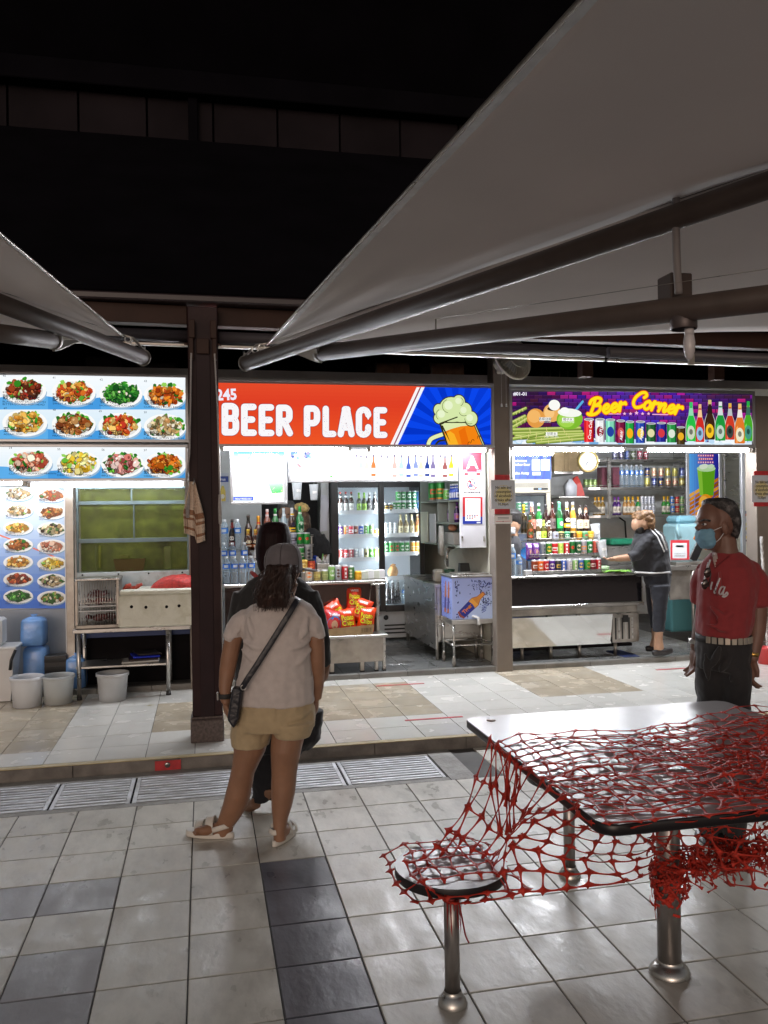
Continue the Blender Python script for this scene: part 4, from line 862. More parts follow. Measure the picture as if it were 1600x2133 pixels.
# cans, bottles, packs
M_can = mat('can_print', attr=True, rough=0.28, metal=0.25, spec=.6)
M_bot = mat('bottle_glass_print', attr=True, rough=0.12, spec=.7, coat=.5)
M_clear = clear_mat('clear_plastic', (0.62, 0.78, 0.92), .22)
M_clear_w = clear_mat('cloudy_plastic', (0.80, 0.84, 0.88), .55, .3)
M_pane = clear_mat('door_glass', (0.55, 0.65, 0.70), .04, .02)
M_paper = mat('paper_print', attr=True, rough=.6)
_cm = {}
def band(rings_cols):
    return rings_cols
def patch(mb, r, z0, z1, a0, a1, col, n=6, off=.0006, oval=False):
    """label patch on the front (-y) of a round container"""
    if oval:
        pts = []
        for i in range(14):
            t = 2 * pi * i / 14; a = -pi / 2 + (a0 + a1) / 2 + (a1 - a0) / 2 * cos(t); z = (z0 + z1) / 2 + (z1 - z0) / 2 * sin(t); pts.append((a, z))
        c = ((a0 + a1) / 2 - pi / 2, (z0 + z1) / 2); R = r + off
        vs = [(R * cos(c[0]), R * sin(c[0]), c[1])] + [(R * cos(a), R * sin(a), z) for a, z in pts]
        mb.add(vs, [(0, i + 1, (i + 1) % 14 + 1) for i in range(14)], True, col)
    else:
        R = r + off; rings = []
        vs = [];
        for i in range(n + 1):
            a = -pi / 2 + a0 + (a1 - a0) * i / n; vs += [(R * cos(a), R * sin(a), z0), (R * cos(a), R * sin(a), z1)]
        mb.add(vs, [(2 * i, 2 * i + 2, 2 * i + 3, 2 * i + 1) for i in range(n)], True, col)
def can_mesh(c, c2=None, style=0, h=.122, r=.033, lid=(200, 202, 205), band2=None):
    k = (tuple(c), c2 and tuple(c2), style, h, r, lid, band2)
    if k in _cm: return _cm[k]
    b = MB(); c = lin(c); L = lin(lid); c2 = lin(c2) if c2 else tuple(min(1, v * 1.6 + .1) for v in c); n = 16
    prof = [(r * .78, 0), (r * .86, .003), (r, .012), (r, h * .22), (r, h * .80), (r, h - .012), (r * .86, h - .003), (r * .86, h), (r * .80, h - .001), (r * .78, h - .004)]
    b2 = lin(band2) if band2 else c
    b.lathe(prof, n=n, cols=[L, L, b2 if style == 3 else c, c, b2, L, L, L, L, L])
    if style == 0: patch(b, r, h * .30, h * .72, -.85, .85, c2, oval=True); patch(b, r, h * .44, h * .56, -.5, .5, c, off=.001)
    elif style == 1:
        patch(b, r, h * .18, h * .82, -.28, .34, c2); patch(b, r, h * .3, h * .4, -.2, .26, c, off=.001); patch(b, r, h * .55, h * .68, -.2, .26, c, off=.001)
    elif style == 2:
        patch(b, r, h * .36, h * .62, -1.1, 1.1, c2); patch(b, r, h * .42, h * .54, -.8, .5, c, off=.001); patch(b, r, h * .1, h * .16, -1.2, 1.2, c2)
    elif style == 3: patch(b, r, h * .42, h * .64, -.6, .6, c2, oval=True)
    elif style == 4:
        for i in range(3): patch(b, r, h * (.22 + .2 * i), h * (.36 + .2 * i), -.5, .4, c2, oval=True)
    patch(b, r, h * .13, h * .16, .5, 1.2, tuple(v * .5 + .3 for v in c), off=.0008)
    _cm[k] = b.mesh('drink_can', M_can); return _cm[k]
def bottle_mesh(c, lab, cap, neck=None, h=.27, r=.033, style=0, lab2=None):
    k = ('b', tuple(c), lab, cap, neck, h, r, style, lab2)
    if k in _cm: return _cm[k]
    b = MB(); C = lin(c); K = lin(cap); N = lin(neck) if neck else C; n = 16
    prof = [(r * .9, 0), (r, .006), (r, h * .52), (r * .93, h * .60), (r * .50, h * .72), (r * .42, h * .80), (r * .40, h * .90), (r * .44, h * .905), (r * .44, h * .955), (r * .42, h), (r * .3, h)]
    b.lathe(prof, n=n, cols=[C, C, C, C, N, N, K, K, K, K, K])
    if lab:
        l = lin(lab); l2 = lin(lab2) if lab2 else tuple(v * .4 for v in l)
        if style == 0: patch(b, r, h * .14, h * .46, -1.3, 1.3, l, 8); patch(b, r, h * .22, h * .36, -.6, .6, l2, off=.0012, oval=True)
        elif style == 1: patch(b, r, h * .12, h * .48, -1.0, 1.0, l, oval=True); patch(b, r, h * .24, h * .36, -.55, .55, l2, off=.0012, oval=True)
        else: patch(b, r, h * .16, h * .30, -1.3, 1.3, l, 8); patch(b, r, h * .34, h * .48, -.8, .8, l2, off=.0012, oval=True); patch(b, r, h * .2, h * .25, -.7, .7, l2, off=.0012)
        patch(b, r * .46, h * .74, h * .80, -1.2, 1.2, l, 5, off=.002)
    _cm[k] = b.mesh('beer_bottle', M_bot); return _cm[k]
def water_mesh(h=.24, r=.032, tint=0, lab=(60, 130, 220), cap=(235, 240, 245)):
    k = ('w', h, r, tint, lab, cap)
    if k in _cm: return _cm[k]
    b = MB(); n = 14
    prof = [(r * .85, 0), (r, .008)]
    for i in range(6): z = h * (.08 + .075 * i); prof += [(r * (.96 if i % 2 else 1), z)]
    prof += [(r * .97, h * .55), (r * .97, h * .74), (r * .9, h * .80), (r * .45, h * .90), (r * .40, h * .93)]
    b.m = 0; b.lathe(prof, n=n, cap1=False)
    b.m = 1; b.lathe([(r * .985, h * .56), (r * .985, h * .73)], n=n, cap0=False, cap1=False, cols=[lin(lab)] * 2); b.lathe([(r * .44, h * .92), (r * .46, h * .925), (r * .46, h), (0.001, h)], n=10, cols=[lin(cap)] * 4)
    patch(b, r * .985, h * .6, h * .69, -.6, .6, lin((225, 235, 250)))
    _cm[k] = b.mesh('water_bottle', [M_clear, M_can]); return _cm[k]
def put(name, me, x, y, z, label, cat, group, rz=None, s=1.0):
    o = link_mesh(name, me, None, (x, y, z), (0, 0, RND.uniform(-.35, .35) if rz is None else rz));
    if s != 1: o.scale = (s, s, s)
    return tag(o, label, cat, group)
def row(items, Y, z, group, where, dx=0):
    """items: (px, mesh, name, words, category) standing on a shelf at height z; ordinals say which one"""
    n = len(items); cnt = {}
    for it in items: cnt[it[3]] = cnt.get(it[3], 0) + 1
    seen = {}
    for px, me, nm, words, cat in items:
        p = P(px, 1066, Y=Y); seen[words] = seen.get(words, 0) + 1
        pre = (ORD[seen[words] - 1] + ' ') if cnt[words] > 1 else ''
        tail = ' from the left' if cnt[words] > 1 else ''
        put(nm, me, p.x, Y + RND.uniform(-.006, .006), z, f'{pre}{words}{tail} {where}', cat, group)
def Zp(px, py, Y): return P(px, py, Y=Y).z
C_ = lambda px, c, w, c2=None, st=0, **k: (px, can_mesh(c, c2, st, **k), 'drink_can', w, 'can')
B_ = lambda px, c, lab, cap, w, **k: (px, bottle_mesh(c, lab, cap, **k), 'beer_bottle', w, 'bottle')
W_ = lambda px, w, **k: (px, water_mesh(**k), 'water_bottle', w, 'water bottle')
GR, DB, AMB = (26, 110, 44), (36, 18, 12), (58, 30, 14)

# big two-door drinks fridge
YFr = 9.25
fx0, fx1 = PX(690, YFr), PX(884, YFr)
zt, zb_ = Zp(790, 1004, YFr), ZS
fr = thing('drinks_fridge', 'tall two door glass drinks fridge full of cans and bottles', 'fridge')
fm = (PX(796, YFr))
def zf(py): return Zp(790, py, YFr)
q = MB().box(fx0, fx1, YFr + .05, YFr + .62, ZS + .02, zf(1274), .006); q.build('base_cabinet', M_white, fr)
for i in range(3):
    q = MB().box(fm + .02, fx1 - .01, YFr + .042, YFr + .05, zf(1306 + 8 * i), zf(1303 + 8 * i), .001); q.build('vent_slot', M_black, fr)
q = MB().lathe([(0, 0), (.026, 0), (.028, .006), (0, .006)], (0, 0, 0), 16, M=Matrix.Translation((PX(803, YFr), YFr + .05, zf(1288))) @ Matrix.Rotation(radians(90), 4, 'X')); q.build('lock_badge', M_black, fr)
q = MB().box(fx0, fx0 + .03, YFr + .05, YFr + .62, zf(1274), zt, 0); q.build('side_panel', M_black, fr); q = MB().box(fx1 - .03, fx1, YFr + .05, YFr + .62, zf(1274), zt, 0); q.build('side_panel', M_black, fr)
q = MB().box(fx0 + .03, fx1 - .03, YFr + .05, YFr + .62, zt - .03, zt, 0); q.build('top_panel', M_black, fr)
M_frin = mat('fridge_liner', (0.62, 0.68, 0.74), .35)
q = MB().box(fx0 + .03, fx1 - .03, YFr + .59, YFr + .60, zf(1274), zt - .03); q.build('liner_back', M_frin, fr)
for (a, b, nm) in ((690, 705, 'door_stile'), (789.5, 801, 'door_stile'), (874, 884, 'door_stile')):
    q = MB().box(PX(a, YFr), PX(b, YFr), YFr, YFr + .045, zf(1274), zt, .004); q.build(nm, M_black, fr)
for (a, b) in ((705, 789.5), (801, 874)):
    q = MB().box(PX(a, YFr), PX(b, YFr), YFr, YFr + .045, zf(1015), zt, .004); q.build('door_rail', M_black, fr)
    q = MB().box(PX(a, YFr), PX(b, YFr), YFr, YFr + .045, zf(1275), zf(1262), .004); q.build('door_rail', M_black, fr)
    q = MB().box(PX(a, YFr), PX(b, YFr), YFr + .02, YFr + .024, zf(1262), zf(1015)); q.build('glass', M_pane, fr)
M_led = glow_mat('fridge_led', (.85, .95, 1.0), 70)
for a in (697.5, 795, 880):
    q = MB(); x = PX(a, YFr); q.box(x - .012, x + .012, YFr + .056, YFr + .066, zf(1258), zf(1020)); q.build('light_strip', M_led, fr)
shelf_z = {}
for side, a, b, ys in (('left', 705, 789, (1066, 1115.5, 1164.5, 1207)), ('right', 801, 874, (1064.5, 1115, 1155, 1206))):
    for i, py in enumerate(ys):
        z1 = zf(py - 4.0); z0 = zf(py + 4.5); x0, x1 = PX(a, YFr) + .003, PX(b, YFr) - .003
        q = MB().box(x0, x1, YFr + .075, YFr + .08, z0, z1, .002); q.build('price_rail', M_white, fr)
        q = MB().box(x0, x1, YFr + .08, YFr + .585, z0 + .004, z0 + .012, 0); q.build('shelf', M_alu, fr); shelf_z[side, i] = z0 + .0125
YI = YFr + .14
def behind(items, k=.085):  # a second and third rank behind the front cans
    return items
F1 = [B_(709.5 + 11.3 * i, AMB, (232, 232, 226), (150, 40, 30), 'brown bottle with pale label', h=.245, r=.030) for i in range(3)] + [B_(748 + 11 * i, (60, 70, 20), (150, 200, 60), (120, 190, 60), 'bottle with lime label', neck=(150, 200, 70), h=.235, r=.029) for i in range(2)] + [B_(769.5, DB, (210, 210, 205), (190, 190, 190), 'dark bottle with round pale label', style=1, h=.235, r=.030), B_(781, DB, (215, 215, 205), (205, 205, 200), 'black bottle with white oval label', style=1, h=.24, r=.030)]
row(F1, YI, shelf_z['left', 0], 'drinks on the left fridge shelves', 'on the top left fridge shelf')
cl = [((96, 50, 130), 'purple'), ((236, 120, 40), 'orange'), ((190, 36, 60), 'crimson'), ((130, 70, 50), 'brown'), ((40, 90, 190), 'blue'), ((70, 150, 40), 'leaf green'), ((150, 200, 110), 'pale green')]
row([C_(709.5 + 10.6 * i, c, w + ' slim can', (240, 240, 235), (i % 4), h=.132, r=.0275) for i, (c, w) in enumerate(cl)] + [C_(783, (240, 150, 30), 'short orange can', (250, 230, 180), 0, h=.085, r=.027)], YI, shelf_z['left', 1], 'drinks on the left fridge shelves', 'on the second left fridge shelf')
cl = [((226, 70, 66), 'red'), ((206, 44, 50), 'scarlet'), ((150, 24, 36), 'dark red'), ((186, 192, 200), 'silver'), ((220, 224, 232), 'white'), ((214, 206, 160), 'black and cream'), ((90, 180, 60), 'bright green'), ((170, 190, 40), 'yellow green')]
row([C_(710 + 10.3 * i, c, w + ' soda can', (245, 245, 240) if i != 5 else (30, 30, 40), (1, 2, 1, 0, 4, 3, 3, 4)[i], h=.132, r=.0275) for i, (c, w) in enumerate(cl)], YI, shelf_z['left', 2], 'drinks on the left fridge shelves', 'on the third left fridge shelf')
g5 = [((40, 130, 60), 'mid green'), ((60, 150, 70), 'light green'), ((40, 130, 60), 'mid green'), ((28, 110, 60), 'emerald'), ((28, 110, 60), 'emerald'), ((70, 120, 200), 'blue')]
for lev in (0, 1): row([C_(819 + 11 * i, c, w + ' beer can', (230, 236, 230), 0, h=.120, r=.031) for i, (c, w) in list(enumerate(g5))[(0 if lev == 0 else 1):]], YI, shelf_z['right', 0] + lev * .121, 'beer cans in the right fridge door', ('lower' if lev == 0 else 'upper') + ' layer, top right fridge shelf')
row([C_(805, (40, 34, 20), 'black and gold can', (220, 170, 60), 0, h=.1, r=.031), C_(813, (40, 34, 20), 'black and gold can', (220, 170, 60), 0, h=.1, r=.031)], YI - .03, shelf_z['right', 0], 'beer cans in the right fridge door', 'in front on the top right fridge shelf')
row([C_(804.5 + 9.5 * i, (176, 180, 182), 'silver beer can', (210, 214, 214), 2, h=.15, r=.0285) for i in range(3)] + [B_(834 + 11.6 * i, (120, 100, 50), (226, 214, 170), (200, 190, 150), 'cream labelled beer bottle', neck=(210, 196, 150), h=.245, r=.030) for i in range(3)] + [B_(869.5, (150, 90, 40), (230, 170, 90), (220, 190, 140), 'amber beer bottle', h=.245, r=.030)], YI, shelf_z['right', 1], 'drinks on the right fridge shelves', 'on the second right fridge shelf')
row([C_(803 + 10.9 * i, (34, 140, 60) if i % 2 else (46, 120, 50), ('green tall can', 'darker green tall can')[i % 2 == 0], (200, 60, 50) if i in (1, 2) else (220, 230, 215), 0, h=.150, r=.031) for i in range(5)] + [C_(858.5 + 9.6 * i, (226, 160, 50), 'golden tall can', (246, 220, 160), 2, h=.150, r=.029) for i in range(2)], YI, shelf_z['right', 2], 'drinks on the right fridge shelves', 'on the third right fridge shelf')
q = MB().ell((0, 0, .075), (.062, .05, .075), 16, 10); q.tube([(-.03, 0, .148), (0, 0, .165), (.03, 0, .150)], .012, 6)
for v in range(len(q.v)):
    x, y, z = q.v[v]; k = 1 + .10 * noise.noise((x * 30, y * 30, z * 30)); q.v[v] = (x * k, y * k, max(0, z * k))
p = P(817, 1066, Y=YI); tag(q.build('bread_bag', mat('bread_crust', (.52, .27, .10), .35, noise_amt=.35, noise_scale=18, bump=.4, bump_scale=40), None, (p.x, YI, shelf_z['right', 3])), 'bag of brown bread on the empty white fridge shelf', 'bread')
zlow = zf(1262) - .0; row([B_(805 + 11 * i, (24, 16, 14), (60, 56, 60), (190, 190, 190), 'big dark bottle', neck=(40, 30, 26), h=.27, r=.036, style=1) for i in range(3)], YI, zf(1261), 'bottles in the bottom of the fridge', 'in the bottom fridge compartment')
row([W_(840 + 12.5 * i, 'clear water bottle', h=.21, r=.032) for i in range(2)], YI, zf(1261), 'bottles in the bottom of the fridge', 'in the bottom fridge compartment')
q = MB().box(PX(801, YFr), PX(874, YFr), YFr + .06, YFr + .585, zf(1262) - .012, zf(1262) - .001); q.build('bottom_shelf', M_alu, fr)
q = MB().ell((0, 0, .05), (.09, .05, .055), 12, 8); p = P(777, 1066, Y=YI)
tag(q.build('snack_pack', mat('purple_foil', (.10, .05, .18), .25, noise_amt=.3, noise_scale=20, bump=.5, bump_scale=30), None, (p.x, YI, shelf_z['left', 3])), 'crumpled purple snack pack at the bottom of the left fridge door', 'snack pack')
q = MB().lathe([(.035, 0), (.037, .07), (.033, .07), (.031, .006)], n=14, cap1=False); q.tube([(.036, 0, .055), (.065, 0, .05), (.062, 0, .02), (.036, 0, .015)], .006, 6); p = P(725, 1066, Y=YI)
tag(q.build('black_mug', M_black, None, (p.x, YI - .02, shelf_z['left', 3])), 'black mug on the lowest shelf of the left fridge door', 'mug')
# beer place back: white wall left, dark doorway, white strip
Yd = 9.6
q = MB().box(PX(545, Yd), PX(662, Yd), Yd, Yd + .04, ZS, 2.7); tag(q.build('doorway_curtain', mat('black_curtain', (.010, .009, .010), .8, noise_amt=.4, noise_scale=6, stretch=(8, 1, .6)), None), 'black curtained doorway behind the stall workers', 'curtain')
q = MB().box(.135, PX(545, Yd) - .002, Yd - .02, Yd + .05, 0, 2.77); struct('inner_wall', q, M_wall)
q = MB().box(PX(662, Yd) + .003, fx0 - .01, YFr + .10, YFr + .14, ZS, 2.7); struct('side_wall', q, M_wall)
q = MB(); x = PX(676, 9.3)
for i in range(5): q.add([(x - .035 + .006 * i, 9.32 - .004 * i, Zp(676, 1030 + 4 * i, 9.3)), (x + .03 + .006 * i, 9.32 - .004 * i, Zp(676, 1032 + 4 * i, 9.3)), (x + .035 - .004 * i, 9.32 - .004 * i, Zp(676, 1105 - 6 * i, 9.3)), (x - .05 + .01 * i, 9.32 - .004 * i, Zp(676, 1108 - 9 * i, 9.3))], [(0, 1, 2, 3)], False, lin((225, 226, 235)))
tag(q.build('receipt_bundle', M_paper, None), 'bundle of paper receipts hanging on the white strip beside the fridge', 'receipts')
def d_sm(p):
    p.pr(452, 985, 476, 1046, (206, 210, 220)); p.L = 2; p.pr(452, 992, 476, 1004, (30, 60, 150)); p.pt(463, 1001, 6, 'crus', (245, 245, 255), .5, align='c', bold=.03); p.pp([(462, 1012), (466, 1012), (470, 1024), (470, 1044), (458, 1044), (458, 1024)], (236, 206, 80), 1); p.pe(464, 1034, 4, 5, (250, 240, 220), 1.5)
sheet('drink_poster', 'small blue and yellow bottle poster at the back left of the beer stall', 'poster', 9.56, 452, 985, 477, 1046, d_sm)
# hanging plastic cups under the long lightbox
cup = MB(); cup.m = 0; cup.lathe([(.033, 0), (.036, .02), (.046, .15), (.049, .155), (.049, .165)], n=16, cap1=False); cup.m = 1; patch(cup, .041, .07, .095, -.5, .5, lin((240, 240, 240)), off=.004)
cup_me = cup.mesh('plastic_cup', [M_clear_w, M_can])
for i, (px, py, w) in enumerate(((619, 1041, 'wider cloudy'), (654, 1042, 'narrower cloudy'))):
    p = P(px, py, Y=7.95); o = put('plastic_cup', cup_me, p.x, 7.95, p.z, w + ' plastic sample cup hanging under the long lightbox', 'cup', 'sample cups hanging under the lightbox', s=(1.02, .92)[i])
    q = MB().tube([(0, 0, .16), (.01, 0, .22), (0, 0, .26)], .002, 5); q.build('hook', M_steel, o)

# beer place counter
Yc0 = 7.66; Ysh = 7.455
xr_ = P(803, 1210, Y=7.62).x; zct = Zp(800, 1208, 7.60); zsh = Zp(800, 1321, Ysh)
ct = thing('sales_counter', 'steel sales counter of the beer stall with a low front shelf', 'counter')
q = MB().box(.17, xr_, 7.60, 8.25, zct - .028, zct, .004); q.build('worktop', M_steel, ct)
q = MB().box(.18, xr_ - .09, Yc0, Yc0 + .012, zsh + .002, zct - .030, .002); q.build('front_panel', mat('brown_tint_steel', (.16, .115, .105), .16, metal=.8, noise_amt=.12, noise_scale=3, bump=.06, bump_scale=4, rough_var=.05), ct)
q = MB().box(xr_ - .088, xr_ - .058, Yc0 - .03, Yc0 + .03, zsh + .002, zct - .030, .003); q.build('corner_post', M_steel, ct)
q = MB().box(xr_ - .09, xr_ - .075, Yc0 + .03, 8.22, ZS + .25, zct - .03, .002); q.build('end_panel', M_steel_dark, ct)
q = MB().box(.17, P(808, 1320, Y=Ysh).x, Ysh, Yc0 + .01, zsh - .028, zsh, .004); q.build('front_shelf', M_steel, ct)
q = MB().box(.17, P(799, 1340, Y=Ysh + .03).x, Ysh + .03, Ysh + .045, Zp(800, 1377, Ysh + .03), zsh - .03, .002); q.build('apron_panel', M_steel_dark, ct)
for px in (692, 755, 785, 801):
    x = P(px, 1390, Y=Ysh + .05).x; r = .02 if px < 780 else .014; q = MB().box(x - r, x + r, Ysh + .05, Ysh + .09, ZS + .012, Zp(800, 1376, Ysh + .03) if px < 780 else zsh - .03, .003); q.build('leg', M_steel_dark if px < 780 else M_steel, ct)
    q = MB().box(x - r - .002, x + r + .002, Ysh + .048, Ysh + .092, ZS, ZS + .012, .002); q.build('foot', M_rubber, ct)
q = MB().tube([(xr_ - .13, Yc0 - .014, zct - .035), (xr_ - .15, Yc0 - .018, zct - .2), (xr_ - .155, Yc0 - .018, zct - .29)], .004, 6); q.lathe([(.0, 0), (.016, .002), (.016, .03), (.0, .032)], (xr_ - .155, Yc0 - .018, zct - .32), 12); q.build('hanging_key_lock', M_steel, ct)
q = MB().box(PX(771, 7.61), PX(798, 7.61), 7.585, 7.598, zct - .045, zct - .032, .002); q.build('sliding_latch', M_steel, ct)
row([C_(641, (206, 196, 180), 'white and orange tin', (236, 130, 40), 0, h=.125, r=.035), C_(659, (170, 150, 90), 'gold green short can', (200, 190, 110), 2, h=.105, r=.033), C_(675, (150, 160, 100), 'pale green short can', (190, 196, 140), 2, h=.105, r=.033), C_(689, (140, 190, 110), 'lime green tea can', (230, 240, 220), 0, h=.145, r=.031), C_(703, (176, 180, 186), 'silver can with brown dots', (90, 60, 50), 4, h=.145, r=.030), C_(716.5, (176, 30, 40), 'red cola can', (240, 235, 235), 1, h=.145, r=.031), C_(730, (70, 120, 60), 'green and cream can', (214, 216, 190), 4, h=.135, r=.029)], 7.665, zct, 'goods along the front of the beer counter', 'on the beer counter front')
row([C_(744, (226, 160, 30), 'small mustard jar', (250, 210, 90), 2, h=.085, r=.034, lid=(240, 180, 60))], 7.665, zct, 'goods along the front of the beer counter', 'on the beer counter front')
row([C_(632, (190, 150, 70), 'gold lidded jar', (230, 210, 150), 0, h=.11, r=.036, lid=(220, 180, 90)), C_(647, (170, 60, 40), 'red jar with black lid', (220, 120, 60), 0, h=.11, r=.036, lid=(30, 28, 28))], 7.80, zct + .085, 'jars behind the counter cans', 'raised behind the counter cans')
q = MB().box(PX(626, 7.8), PX(657, 7.8), 7.75, 7.85, zct, zct + .084, .004); tag(q.build('step_box', M_steel_dark, None), 'low steel step under the jars behind the woman with the cap', 'box')
t = thing('straw_tray', 'perforated steel tray of straws and paper napkins on the beer counter', 'tray'); xa, xb = PX(657, 7.86), PX(683, 7.86)
q = MB().box(xa, xb, 7.80, 7.92, zct + .07, zct + .155, .003); q.build('tray_body', M_steel, t)
for i in range(6): q = MB().ell((xa + .02 + .016 * i, 7.799, zct + .12), (.004, .002, .004), 8, 5); q.build('hole', M_black, t)
q = MB().box(xa + .01, xb - .01, 7.81, 7.91, zct, zct + .069, .003); q.build('tray_stand', M_steel_dark, t)
for i in range(9):
    q = MB(); x = xa + .012 + .0115 * i; q.box(-.009, .009, -.02, .02, 0, .07 + .02 * sin(i * 2.1), .002, M=Matrix.Translation((x, 7.86, zct + .13)) @ Matrix.Rotation(.25 * sin(i * 3.7), 4, 'Y')); q.build('napkin', M_white, t)
q = MB().tube([(xb - .02, 7.85, zct + .15), (xb + .005, 7.85, zct + .235)], .004, 6); q.build('straw', M_white, t)
q = MB().tube([(xa + .055, 7.85, zct + .15), (xa + .065, 7.85, zct + .245)], .006, 6); q.build('straw', mat('green_straw', (.12, .4, .08), .4), t)
for i in range(4):
    q = MB(); x = PX(757 + 12 * i, 7.78); q.box(-.035, .035, -.05, .05, 0, .075 + .006 * (i % 2), .003); tag(q.build('tissue_pack', M_white if i % 2 else mat('pale_pack', (.55, .58, .5), .5), None, (x, 7.80 + .01 * i, zct)), ('first', 'second', 'third', 'fourth')[i] + ' pale pack from the mustard jar along the beer counter', 'pack', 'pale packs at the right end of the beer counter')
def chip_bag(w, h, seed, c, art):
    b = MB(); r = random.Random(seed); nu, nv = 10, 12; C = lin(c)
    for sgn in (-1, 1):
        vs = [];
        for j in range(nv + 1):
            for i in range(nu + 1):
                u = i / nu * 2 - 1; v = j / nv * 2 - 1
                th = (1 - abs(u) ** 2.6) * (1 - abs(v) ** 4) * .055; pinch = 1 - .10 * (1 - abs(v)) ; wob = .006 * noise.noise((u * 3, v * 3, seed)) * (1 - v * v)
                vs.append((u * w / 2 * (pinch if abs(u) > .8 else 1), sgn * (th + wob + .0004), (v + 1) / 2 * h + .008 * noise.noise((u * 2.2, seed, sgn)) * (1 if j in (0, nv) else 0)))
        fs = [(j * (nu + 1) + i, j * (nu + 1) + i + 1, (j + 1) * (nu + 1) + i + 1, (j + 1) * (nu + 1) + i)[::(1 if sgn < 0 else -1)] for j in range(nv) for i in range(nu)]
        b.add(vs, fs, True, C)
    def S(x, z):
        u = x / (w / 2); v = z / h * 2 - 1; th = (1 - abs(u) ** 2.6) * (1 - abs(v) ** 4) * .055; wob = .006 * noise.noise((u * 3, v * 3, seed)) * (1 - v * v)
        return (x, -(th + wob + .0022), z)
    def T(body, x, z, hh, col, bold, width, lay=0):
        vs, fs, x0, x1 = text_polys(body, bold); k = hh / .73; sx = width / ((x1 - x0) * k); b.add([tuple(a - (.0006 * lay if q == 1 else 0) for q, a in enumerate(S(x + (p[0] - (x0 + x1) / 2) * k * sx, z + p[1] * k))) for p in vs], fs, False, lin(col))
    if art == 'chips':
        T('WISE', 0, h * .80, .020, (250, 240, 240), .03, .075);
        for l, z in (('Potato', h * .53), ('Chips', h * .30)): T(l, 0, z, .046, (60, 20, 10), .07, w * .70); T(l, 0, z, .046, (246, 226, 40), .03, w * .66, 1)
        T('ORIGINAL FLAVOUR', 0, h * .17, .014, (250, 220, 190), .01, w * .6)
    else:
        T('Twisties', 0, h * .74, .026, (240, 240, 250), .04, w * .6)
        vs = [S(0, h * .40)] + [S(.065 * cos(2 * pi * i / 18), h * .40 + .07 * sin(2 * pi * i / 18)) for i in range(18)]; b.add(vs, [(0, i + 1, (i + 1) % 18 + 1) for i in range(18)], True, lin((50, 130, 210)))
        vs = [S(0.002, h * .36)] + [S(.03 * cos(2 * pi * i / 10), h * .36 + .04 * sin(2 * pi * i / 10)) for i in range(10)]; b.add([(a[0], a[1] - .001, a[2]) for a in vs], [(0, i + 1, (i + 1) % 10 + 1) for i in range(10)], True, lin((200, 160, 130)))
    return b.mesh('chip_packet', mat('foil_pack', attr=True, rough=.3, spec=.6, bump=.25, bump_scale=25))
cb = [('chip_packet', chip_bag(.17, .215, 1, (226, 66, 22), 'chips'), 725, 1322, .07, -.06, .10, 'front orange potato chip packet in the carton, left of its twin'),
      ('chip_packet', chip_bag(.165, .22, 2, (232, 72, 20), 'chips'), 760, 1314, .09, .14, -.16, 'rightmost orange potato chip packet standing in the carton'),
      ('chip_packet', chip_bag(.17, .21, 3, (190, 36, 44), 'twist'), 693, 1322, .06, .10, .12, 'red snack packet with a blue disc beside the potato chips'),
      ('chip_packet', chip_bag(.17, .215, 4, (216, 60, 20), 'chips'), 712, 1297, .14, -.5, .3, 'orange chip packet lying behind the front packets'),
      ('chip_packet', chip_bag(.17, .215, 5, (222, 62, 20), 'chips'), 745, 1294, .15, .35, -.25, 'orange chip packet slumped at the back of the carton'),
      ('chip_packet', chip_bag(.15, .235, 6, (200, 56, 30), 'chips'), 738, 1275, .185, .02, .0, 'potato chip packet propped upright against the dark counter front')]
for nm, me, px, py, dy, ry, rz, lb in cb:
    p = P(px, py, Y=Ysh + dy); o = link_mesh(nm, me, None, (p.x, Ysh + dy, max(zsh + .02, p.z)), (radians(-8), ry, rz)); tag(o, lb, 'chip packet', 'snack packets on the low counter shelf')
q = MB(); xa, xb = PX(640, Ysh + .02), PX(775, Ysh + .02); z1 = zsh + .062
q.loft([[(xa, Ysh + .012, zsh), (xb - .01, Ysh + .012, zsh), (xb, Ysh + .20, zsh), (xa, Ysh + .20, zsh)], [(xa, Ysh + .006, z1 - .006), (xb, Ysh + .002, z1 + .03), (xb + .01, Ysh + .205, z1 + .02), (xa, Ysh + .205, z1 + .01)]], True, False, True, False)
q.loft([[(xa + .003, Ysh + .015, zsh + .004), (xb - .013, Ysh + .015, zsh + .004), (xb - .003, Ysh + .197, zsh + .004), (xa + .003, Ysh + .197, zsh + .004)], [(xa + .003, Ysh + .009, z1 - .006), (xb - .003, Ysh + .005, z1 + .03), (xb + .007, Ysh + .202, z1 + .02), (xa + .003, Ysh + .202, z1 + .01)]], True, False, True, False)
cbx = tag(q.build('cardboard_tray', mat('cardboard', (.40, .29, .16), .8, noise_amt=.15, noise_scale=14, dirt=(.25, .17, .09), dirt_amt=.4), None), 'low cut cardboard carton holding the snack packets', 'carton')
pr = Print((xb - .13, Ysh + .004, zsh + .02), (1, -.03, .05), (0, -.1, 1));
for i in range(16): pr.rect(.012 + i * .006, 0, .012 + i * .006 + RND.choice((.0015, .003)), .042, (80, 60, 40))
pr.build('barcode_print', M_print, cbx)
row([C_(680, (30, 26, 40), 'dark purple snack tub', (240, 150, 40), 0, h=.15, r=.035, lid=(40, 34, 50))], Ysh + .12, zsh + .06, 'snack packets on the low counter shelf', 'beside the black shirt on the shelf')
